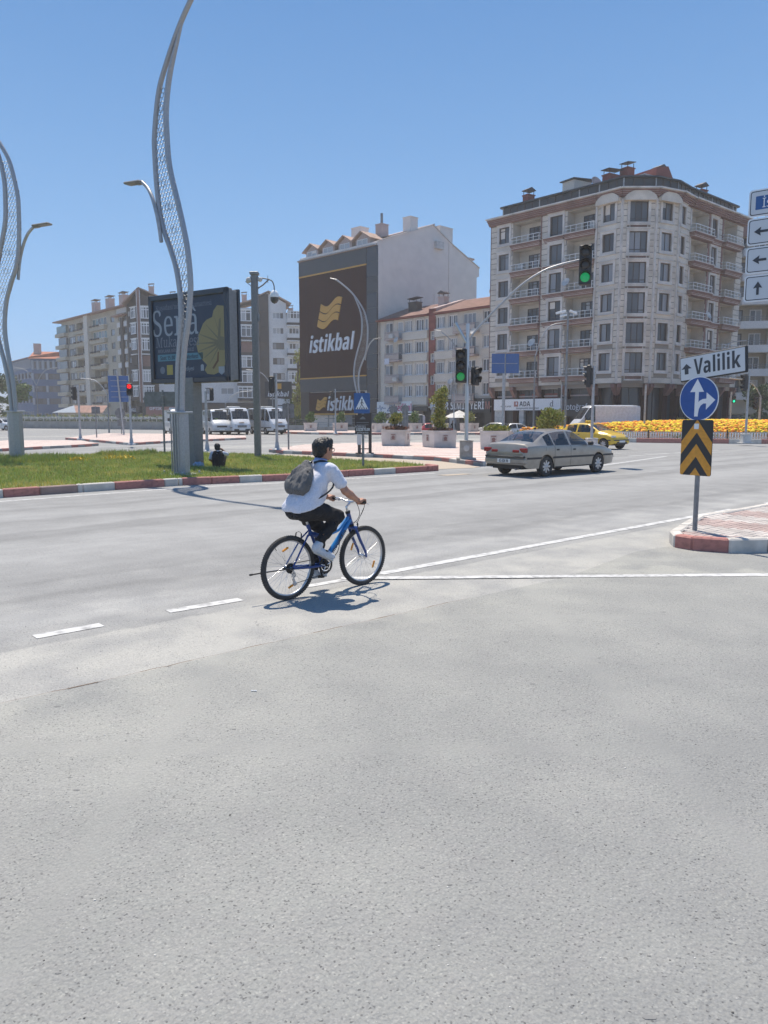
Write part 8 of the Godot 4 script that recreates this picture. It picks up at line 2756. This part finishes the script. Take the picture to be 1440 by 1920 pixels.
	# hair: thick dark cap, cut short at the nape
	obj("hair", sdf([[hd + V(-0.032, 0.035, 0.0), hd + V(0.02, 0.05, 0), 0.093, 0.088], [hd + V(-0.06, -0.02, 0.03), hd + V(-0.055, -0.025, -0.03), 0.052, 0.052], [hd + V(0.06, 0.085, 0.035), hd + V(0.06, 0.085, -0.035), 0.038, 0.038], [hd + V(0.005, 0.03, 0.07), hd + V(-0.03, -0.01, 0.066), 0.026, 0.022], [hd + V(0.005, 0.03, -0.07), hd + V(-0.03, -0.01, -0.066), 0.026, 0.022], [hd + V(0.018, 0.03, 0.08), hd + V(0.02, 0.0, 0.082), 0.012, 0.007], [hd + V(-0.06, -0.05, 0.025), hd + V(-0.06, -0.05, -0.025), 0.034, 0.034]], 0.0055, 0.015, [Plane(V(0.92, -0.39, 0).normalized(), V(0.92, -0.39, 0).normalized().dot(hd + V(0.085, 0.03, 0)))], 0.008, 30.0), M.hair, t)
	# polo shirt
	var up := V(-0.27, 0.963, 0)
	var hem := Plane(-up, (-up).dot(V(0.17, 0.945, 0)))
	var sh := [[V(0.155, 0.935, 0.075), V(0.31, 1.18, 0.075), 0.135, 0.115], [V(0.155, 0.935, -0.075), V(0.31, 1.18, -0.075), 0.135, 0.115], [V(0.245, 0.95, 0.075), V(0.36, 1.15, 0.055), 0.132, 0.10], [V(0.245, 0.95, -0.075), V(0.36, 1.15, -0.055), 0.132, 0.10], [V(0.31, 1.18, 0.075), V(0.405, 1.31, 0.10), 0.113, 0.095], [V(0.31, 1.18, -0.075), V(0.405, 1.31, -0.10), 0.113, 0.095], [V(0.4, 1.345, 0.07), V(0.43, 1.345, 0.165), 0.075, 0.067], [V(0.4, 1.345, -0.07), V(0.43, 1.345, -0.165), 0.075, 0.067], [neck + V(-0.005, -0.03, 0.0), neck + V(0.0, 0.0, 0), 0.075, 0.066]]
	var sd := elR - shR
	var slv := shR + sd * 0.62
	var cut := Plane(sd.normalized(), sd.normalized().dot(slv))
	sh += [[shR + V(-0.005, 0, 0), slv, 0.066, 0.066], [shL + V(-0.005, 0, 0), shL + (elL - shL) * 0.58, 0.066, 0.066]]
	var shirt := sdf(sh, 0.0125, 0.03, [hem], 0.016, 7.0, null, 0.9)
	obj("polo_shirt", shirt, M.shirt, t)
	var col := Mb.new()
	var rows := []
	for i in 4:
		var p := PackedVector3Array()
		for k in 25:
			var a := TAU * k / 24
			var r: float = [0.074, 0.068, 0.066, 0.058][i]
			p.append(neck + V(0.012 + cos(a) * r * 1.0 + [0, 0.008, 0.016, 0.014][i] * 0.7, [0.0, 0.035, 0.05, 0.03][i] - cos(a) * 0.014, sin(a) * r * 1.02))
		rows.append(p)
	col.grid(rows)
	obj("collar", col, mat(0.42, 0.46, 0.72, 0.9, 0.0, cache.fine, 6.0), t)
	# trousers
	var pn := [[V(0.155, 0.93, 0.07), V(0.215, 0.925, 0.08), 0.12, 0.116], [V(0.155, 0.93, -0.07), V(0.215, 0.925, -0.08), 0.12, 0.116], [hipR + V(0.02, -0.01, 0), hipR.lerp(kneR, 0.5), 0.105, 0.088], [hipR.lerp(kneR, 0.5), kneR, 0.088, 0.068], [kneR, kneR.lerp(ankR, 0.4), 0.068, 0.062], [kneR.lerp(ankR, 0.4), ankR + V(0.02, 0.03, 0), 0.062, 0.056], [hipL + V(0.02, -0.01, 0), hipL.lerp(kneL, 0.5), 0.105, 0.088], [hipL.lerp(kneL, 0.5), kneL, 0.088, 0.066], [kneL, kneL.lerp(ankL, 0.4), 0.066, 0.06], [kneL.lerp(ankL, 0.4), ankL + V(0.0, 0.02, 0), 0.06, 0.052], [V(0.2, 0.99, 0.05), V(0.2, 0.99, -0.05), 0.10, 0.10]]
	obj("trousers", sdf(pn, 0.0125, 0.03, [Plane(up, up.dot(V(0.17, 0.962, 0)))], 0.013, 10.0), M.pants, t)
	# shoes: right toe down on the raised pedal, left on the lowered one
	var rs := Mb.new()
	sdf([[V(0.262, 0.545, 0.135), V(0.30, 0.565, 0.135), 0.042, 0.046], [V(0.255, 0.52, 0.135), V(0.40, 0.445, 0.14), 0.04, 0.04], [V(0.40, 0.445, 0.14), V(0.475, 0.41, 0.142), 0.042, 0.03]], 0.007, 0.02, [], 0.004, 20.0, rs)
	obj("shoe", rs, M.shoe, t)
	rs = Mb.new()
	sdf([[V(0.405, 0.205, -0.13), V(0.44, 0.225, -0.13), 0.044, 0.046], [V(0.40, 0.185, -0.13), V(0.54, 0.185, -0.135), 0.038, 0.038], [V(0.54, 0.185, -0.135), V(0.60, 0.182, -0.137), 0.04, 0.03]], 0.007, 0.02, [], 0.004, 20.0, rs)
	obj("shoe", rs, M.shoe, t)
	for q in [[V(0.245, 0.485, 0.135), V(0.465, 0.372, 0.142)], [V(0.39, 0.152, -0.13), V(0.6, 0.15, -0.137)]]:
		var so := Mb.new()
		var d: Vector3 = q[1] - q[0]
		so.cbox((q[0] + q[1]) * 0.5, V(d.length(), 0.022, 0.078), 0.009, Basis(Vector3(0, 0, 1), atan2(d.y, d.x)))
		obj("sole", so, M.white_dirty, t)
	var ws := Mb.new()
	var ring := []
	for k in 13:
		var a := TAU * k / 12
		ring.append(wrR + V(-0.012, 0.006, 0) + V(sin(a) * 0.012, cos(a) * 0.027, sin(a) * 0.025))
	ws.tube(ring, 0.005, 5, false)
	obj("wristband", ws, M.dark, t)
	# backpack worn low on the back
	var k := thing("backpack", "limp grey drawstring backpack with dark straps worn by the cyclist", "backpack", x)
	var off := V(-0.866, 0.5, 0)
	var c0 := V(0.14, 1.125, 0) + off * 0.035
	var c1 := V(0.27, 1.33, 0) + off * 0.05
	var pouch := []
	for q in [[0.0, 0.11, 0.046], [0.2, 0.118, 0.052], [0.42, 0.11, 0.052], [0.64, 0.1, 0.056], [0.85, 0.07, 0.046], [1.05, 0.035, 0.034], [1.32, 0.012, 0.022]]:
		pouch.append([c0.lerp(c1, q[0]) + V(0, 0, q[1]), c0.lerp(c1, q[0]) - V(0, 0, q[1]), q[2], q[2]])
	obj("bag", sdf(pouch, 0.0085, 0.06, [], 0.02, 12.0, null, 0.35), M.bag, k)
	for s in [1.0, -1.0]:
		var st := Mb.new()
		st.tube(bez([V(0.33, 1.41, s * 0.02), V(0.40, 1.43, s * 0.08), V(0.47, 1.39, s * 0.12), V(0.50, 1.30, s * 0.125)], 4), 0.011, 6)
		st.tube(bez([V(0.40, 1.33, s * 0.205), V(0.43, 1.25, s * 0.208), V(0.44, 1.17, s * 0.205), V(0.36, 1.10, s * 0.198), V(0.22, 1.045, s * 0.19), V(0.12, 1.01, s * 0.12)], 5), 0.010, 6)
		obj("strap", st, M.car_trim, k)

func sitting_man() -> void:
	var t := thing("person", "person in black waistcoat and white shirt sitting on the lawn with hand raised to face", "person", Transform3D(Basis(Vector3.UP, deg_to_rad(8)), V(-5.55, 0.14, -25.75)))
	# local -z is where the person looks; +x to the right
	var bn := [[V(-0.06, 0.12, 0), V(-0.07, 0.42, 0.02), 0.12, 0.12], [V(0.06, 0.12, 0), V(0.07, 0.42, 0.02), 0.12, 0.12], [V(-0.15, 0.5, 0.0), V(0.15, 0.5, 0.0), 0.07, 0.07], [V(0, 0.52, 0), V(-0.01, 0.6, -0.02), 0.055, 0.05],
		[V(-0.02, 0.72, -0.03), V(-0.03, 0.68, -0.07), 0.098, 0.09], [V(-0.19, 0.5, 0), V(-0.27, 0.3, -0.03), 0.055, 0.045], [V(-0.27, 0.3, -0.03), V(-0.2, 0.2, -0.25), 0.042, 0.032], [V(0.19, 0.5, 0), V(0.3, 0.46, -0.12), 0.055, 0.045], [V(0.3, 0.46, -0.12), V(0.1, 0.64, -0.2), 0.042, 0.032],
		[V(-0.09, 0.12, -0.02), V(-0.16, 0.38, -0.4), 0.09, 0.07], [V(-0.16, 0.38, -0.4), V(-0.13, 0.06, -0.62), 0.065, 0.045], [V(0.09, 0.12, -0.02), V(0.17, 0.36, -0.4), 0.09, 0.07], [V(0.17, 0.36, -0.4), V(0.13, 0.06, -0.62), 0.065, 0.045], [V(-0.13, 0.05, -0.6), V(-0.14, 0.04, -0.8), 0.045, 0.035], [V(0.13, 0.05, -0.6), V(0.15, 0.04, -0.8), 0.045, 0.035]]
	var b := sdf(bn, 0.016, 0.025)
	for f in 4:
		sdf([[V(0.1, 0.64, -0.2), V(0.055 - f * 0.006, 0.665 - f * 0.018, -0.19), 0.022, 0.013], [V(0.055 - f * 0.006, 0.665 - f * 0.018, -0.19), V(0.03, 0.655 - f * 0.018, -0.165), 0.011, 0.009]], 0.008, 0.01, [], 0.0, 1.0, b)
		sdf([[V(-0.2, 0.2, -0.25), V(-0.19 + f * 0.016, 0.17, -0.33), 0.024, 0.012], [V(-0.19 + f * 0.016, 0.17, -0.33), V(-0.185 + f * 0.016, 0.13, -0.36), 0.011, 0.009]], 0.008, 0.01, [], 0.0, 1.0, b)
	obj("body", b, M.skin_dark, t)
	obj("hair", sdf([[V(-0.02, 0.745, -0.01), V(-0.025, 0.735, -0.06), 0.102, 0.095], [V(-0.05, 0.67, 0.03), V(0.02, 0.67, 0.03), 0.055, 0.055]], 0.014, 0.02, [Plane(V(0, -0.6, -0.8).normalized(), V(0, -0.6, -0.8).normalized().dot(V(0, 0.7, -0.12)))], 0.01, 20.0), M.hair, t)
	obj("shirt", sdf([[V(-0.19, 0.5, 0), V(-0.25, 0.35, -0.025), 0.07, 0.066], [V(0.19, 0.5, 0), V(0.28, 0.465, -0.1), 0.07, 0.066], [V(-0.06, 0.2, 0), V(-0.07, 0.44, 0.02), 0.127, 0.127], [V(0.06, 0.2, 0), V(0.07, 0.44, 0.02), 0.127, 0.127], [V(-0.14, 0.5, 0), V(0.14, 0.5, 0), 0.078, 0.078], [V(0, 0.53, 0), V(0, 0.575, -0.01), 0.068, 0.062]], 0.017, 0.02, [], 0.008, 14.0), mat(0.48, 0.51, 0.6, 0.9), t)
	obj("waistcoat", sdf([[V(-0.06, 0.1, 0), V(-0.07, 0.44, 0.02), 0.142, 0.136], [V(0.06, 0.1, 0), V(0.07, 0.44, 0.02), 0.142, 0.136], [V(-0.11, 0.5, 0), V(0.11, 0.5, 0), 0.09, 0.09]], 0.017, 0.02, [], 0.012, 12.0), M.vest, t)
	obj("trousers", sdf([[V(-0.07, 0.12, 0), V(0.07, 0.12, 0), 0.125, 0.125], [V(-0.09, 0.12, -0.02), V(-0.16, 0.38, -0.4), 0.105, 0.085], [V(-0.16, 0.38, -0.4), V(-0.13, 0.1, -0.6), 0.08, 0.06], [V(0.09, 0.12, -0.02), V(0.17, 0.36, -0.4), 0.105, 0.085], [V(0.17, 0.36, -0.4), V(0.13, 0.1, -0.6), 0.08, 0.06]], 0.02, 0.02, [], 0.01, 12.0), M.pants, t)
	# the tied plastic bag by the pillar
	var bag := thing("plastic_bag", "pale blue plastic bag lying on the grass at the foot of the billboard pillar", "bag", at(-6.3, -26.1, 0.14))
	obj("sack", sdf([[V(-0.1, 0.08, 0), V(0.1, 0.08, 0.02), 0.09, 0.1], [V(0.0, 0.14, 0), V(0.06, 0.2, 0), 0.05, 0.02], [V(-0.05, 0.12, 0.02), V(-0.09, 0.19, 0), 0.03, 0.012]], 0.014, 0.03, [], 0.03, 16.0), mat(0.30, 0.42, 0.58, 0.4), bag)

# ---------------------------------------------------------------- grass and small litter
func grass_and_litter() -> void:
	var lp := poly([-12.3, -14.5, -8.95, -17.95, -7.5, -19.4, -5.6, -21.2, -2.69, -22.9, -1.37, -24.1, 1.35, -26.4, 1.4, -27.2, 0.5, -28.4, -1.8, -30.4, -4.5, -33.4, -6.6, -35.0, -9.8, -36.5, -12.0, -35.5, -15.0, -32.4, -23, -25])
	var f := FastNoiseLite.new()
	f.frequency = 0.35
	f.seed = 2
	var blade := Mb.new()
	for k in 5:
		var a := k * 2.4
		var d := V(cos(a), 0, sin(a))
		var s := V(-sin(a), 0, cos(a)) * 0.012
		var o := d * 0.02
		blade.ftri(o - s, o + s, o + d * 0.05 + V(0, 0.1 + 0.02 * k, 0))
	var mesh := blade.mesh()
	for kind in 2:
		var mm := MultiMesh.new()
		mm.transform_format = MultiMesh.TRANSFORM_3D
		mm.use_colors = true
		mm.mesh = mesh
		var xs := []
		for i in 62000:
			var p := Vector2(rng.randf_range(-22, 1.5), rng.randf_range(-36.5, -14.5))
			if p.x > -1.0 and kind == 0 and rng.randf() < 0.1: continue
			if not Geometry2D.is_point_in_polygon(p, lp): continue
			var g := f.get_noise_2d(p.x, p.y)
			if (g > 0.18) != (kind == 1): continue
			if Vector2(p.x + 9.3, (p.y + 28.2) * 1.8).length() < 1.0 + g and rng.randf() < 0.9: continue
			xs.append(p)
		mm.instance_count = xs.size()
		for i in xs.size():
			var p: Vector2 = xs[i]
			var h := rng.randf_range(0.35, 0.9) * (1.0 + 0.5 * maxf(0.0, f.get_noise_2d(p.x * 1.5, p.y * 1.5 + 50)))
			if Vector2(p.x + 14.5, p.y + 30).length() < 2.6 or Vector2(p.x + 11.5, (p.y + 34.5) * 0.6).length() < 1.2: h *= 1.9
			mm.set_instance_transform(i, Transform3D(Basis(Vector3.UP, rng.randf() * TAU).scaled(V(1.3, h, 1.3)), V(p.x, 0.135, p.y)))
			var c := rng.randf_range(0.7, 1.35)
			mm.set_instance_color(i, Color(c * rng.randf_range(0.8, 1.3), c, c * 0.8))
		var o := MultiMeshInstance3D.new()
		o.multimesh = mm
		o.name = numbered("lawn_grass")
		o.material_override = leafmat(0.29, 0.335, 0.115) if kind == 0 else leafmat(0.38, 0.385, 0.16)
		add_child(o)
		tag(o, "lush green grass of the kerbed lawn" if kind == 0 else "yellower patches of grass in the kerbed lawn", "grass", "", "stuff")
	# a few yellow weeds in flower
	tag(leaves("yellow_weeds", null, [[V(-10.4, 0.24, -30.0), V(0.8, 0.1, 0.4)], [V(-11.6, 0.24, -29.2), V(0.5, 0.1, 0.3)]], 160, 0.1, mat(0.6, 0.42, 0.03)), "thin patch of yellow weeds flowering in the lawn", "plants", "", "stuff")
	# loose grit and pebbles on the asphalt
	var st := Mb.new()
	st.ball(V(0, 0.35, 0), V(1, 0.6, 0.8), 6)
	for kind in 2:
		var mm := MultiMesh.new()
		mm.transform_format = MultiMesh.TRANSFORM_3D
		mm.mesh = st.mesh()
		var n := 420 if kind == 0 else 400
		mm.instance_count = n
		for i in n:
			var z := -1.4 - pow(rng.randf(), 1.6) * 9.5
			var px := rng.randf_range(-0.55, 0.55) * (absf(z) + 0.5)
			var s := rng.randf_range(0.0012, 0.0035) if rng.randf() < 0.95 else rng.randf_range(0.0035, 0.005)
			mm.set_instance_transform(i, Transform3D(Basis(Vector3.UP, rng.randf() * TAU).scaled(V(s * rng.randf_range(1, 1.8), s, s)), V(px, 0.006, z)))
		var o := MultiMeshInstance3D.new()
		o.multimesh = mm
		o.name = numbered("loose_grit")
		o.material_override = mat(0.09, 0.085, 0.08, 0.9) if kind == 0 else mat(0.62, 0.6, 0.56, 0.9)
		add_child(o)
		tag(o, "dark loose grit scattered on the foreground asphalt" if kind == 0 else "pale loose grit scattered on the foreground asphalt", "gravel", "", "stuff")
	var bt := Mb.new()
	bt.tube([V(0, 0.006, 0), V(0.04, 0.006, 0.004)], 0.004, 6)
	tag(obj("cigarette_end", bt, M.white, null, at(-0.92, -5.12, 0.006)), "white cigarette end lying on the foreground asphalt left of the centre", "litter")
	# small dark pits and tar flecks in the worn surface, in loose clusters
	var fk := Mb.new()
	for i in 260:
		var z := -1.5 - pow(rng.randf(), 1.5) * 6.0
		var cx := rng.randf_range(-0.5, 0.5) * (absf(z) + 0.6)
		if sin(cx * 3.1 + z * 1.7) + sin(cx * 1.3 - z * 2.3) < 0.1 and rng.randf() < 0.75: continue
		var r := rng.randf_range(0.003, 0.009) if rng.randf() < 0.85 else rng.randf_range(0.009, 0.018)
		var c := V(cx, 0.0078, z)
		var a0 := rng.randf() * TAU
		var rim := []
		for k in 7:
			var a := a0 + TAU * k / 7
			rim.append(c + V(cos(a) * r * rng.randf_range(0.7, 1.8), 0, sin(a) * r * rng.randf_range(0.4, 0.9)))
		for k in 7:
			fk.tri(c, rim[k], rim[(k + 1) % 7], Vector3.UP, Vector3.UP, Vector3.UP)
	tag(obj("surface_flecks", fk, mat(0.20, 0.20, 0.195, 0.95)), "small dark flecks in the worn foreground asphalt", "stains", "", "stuff")
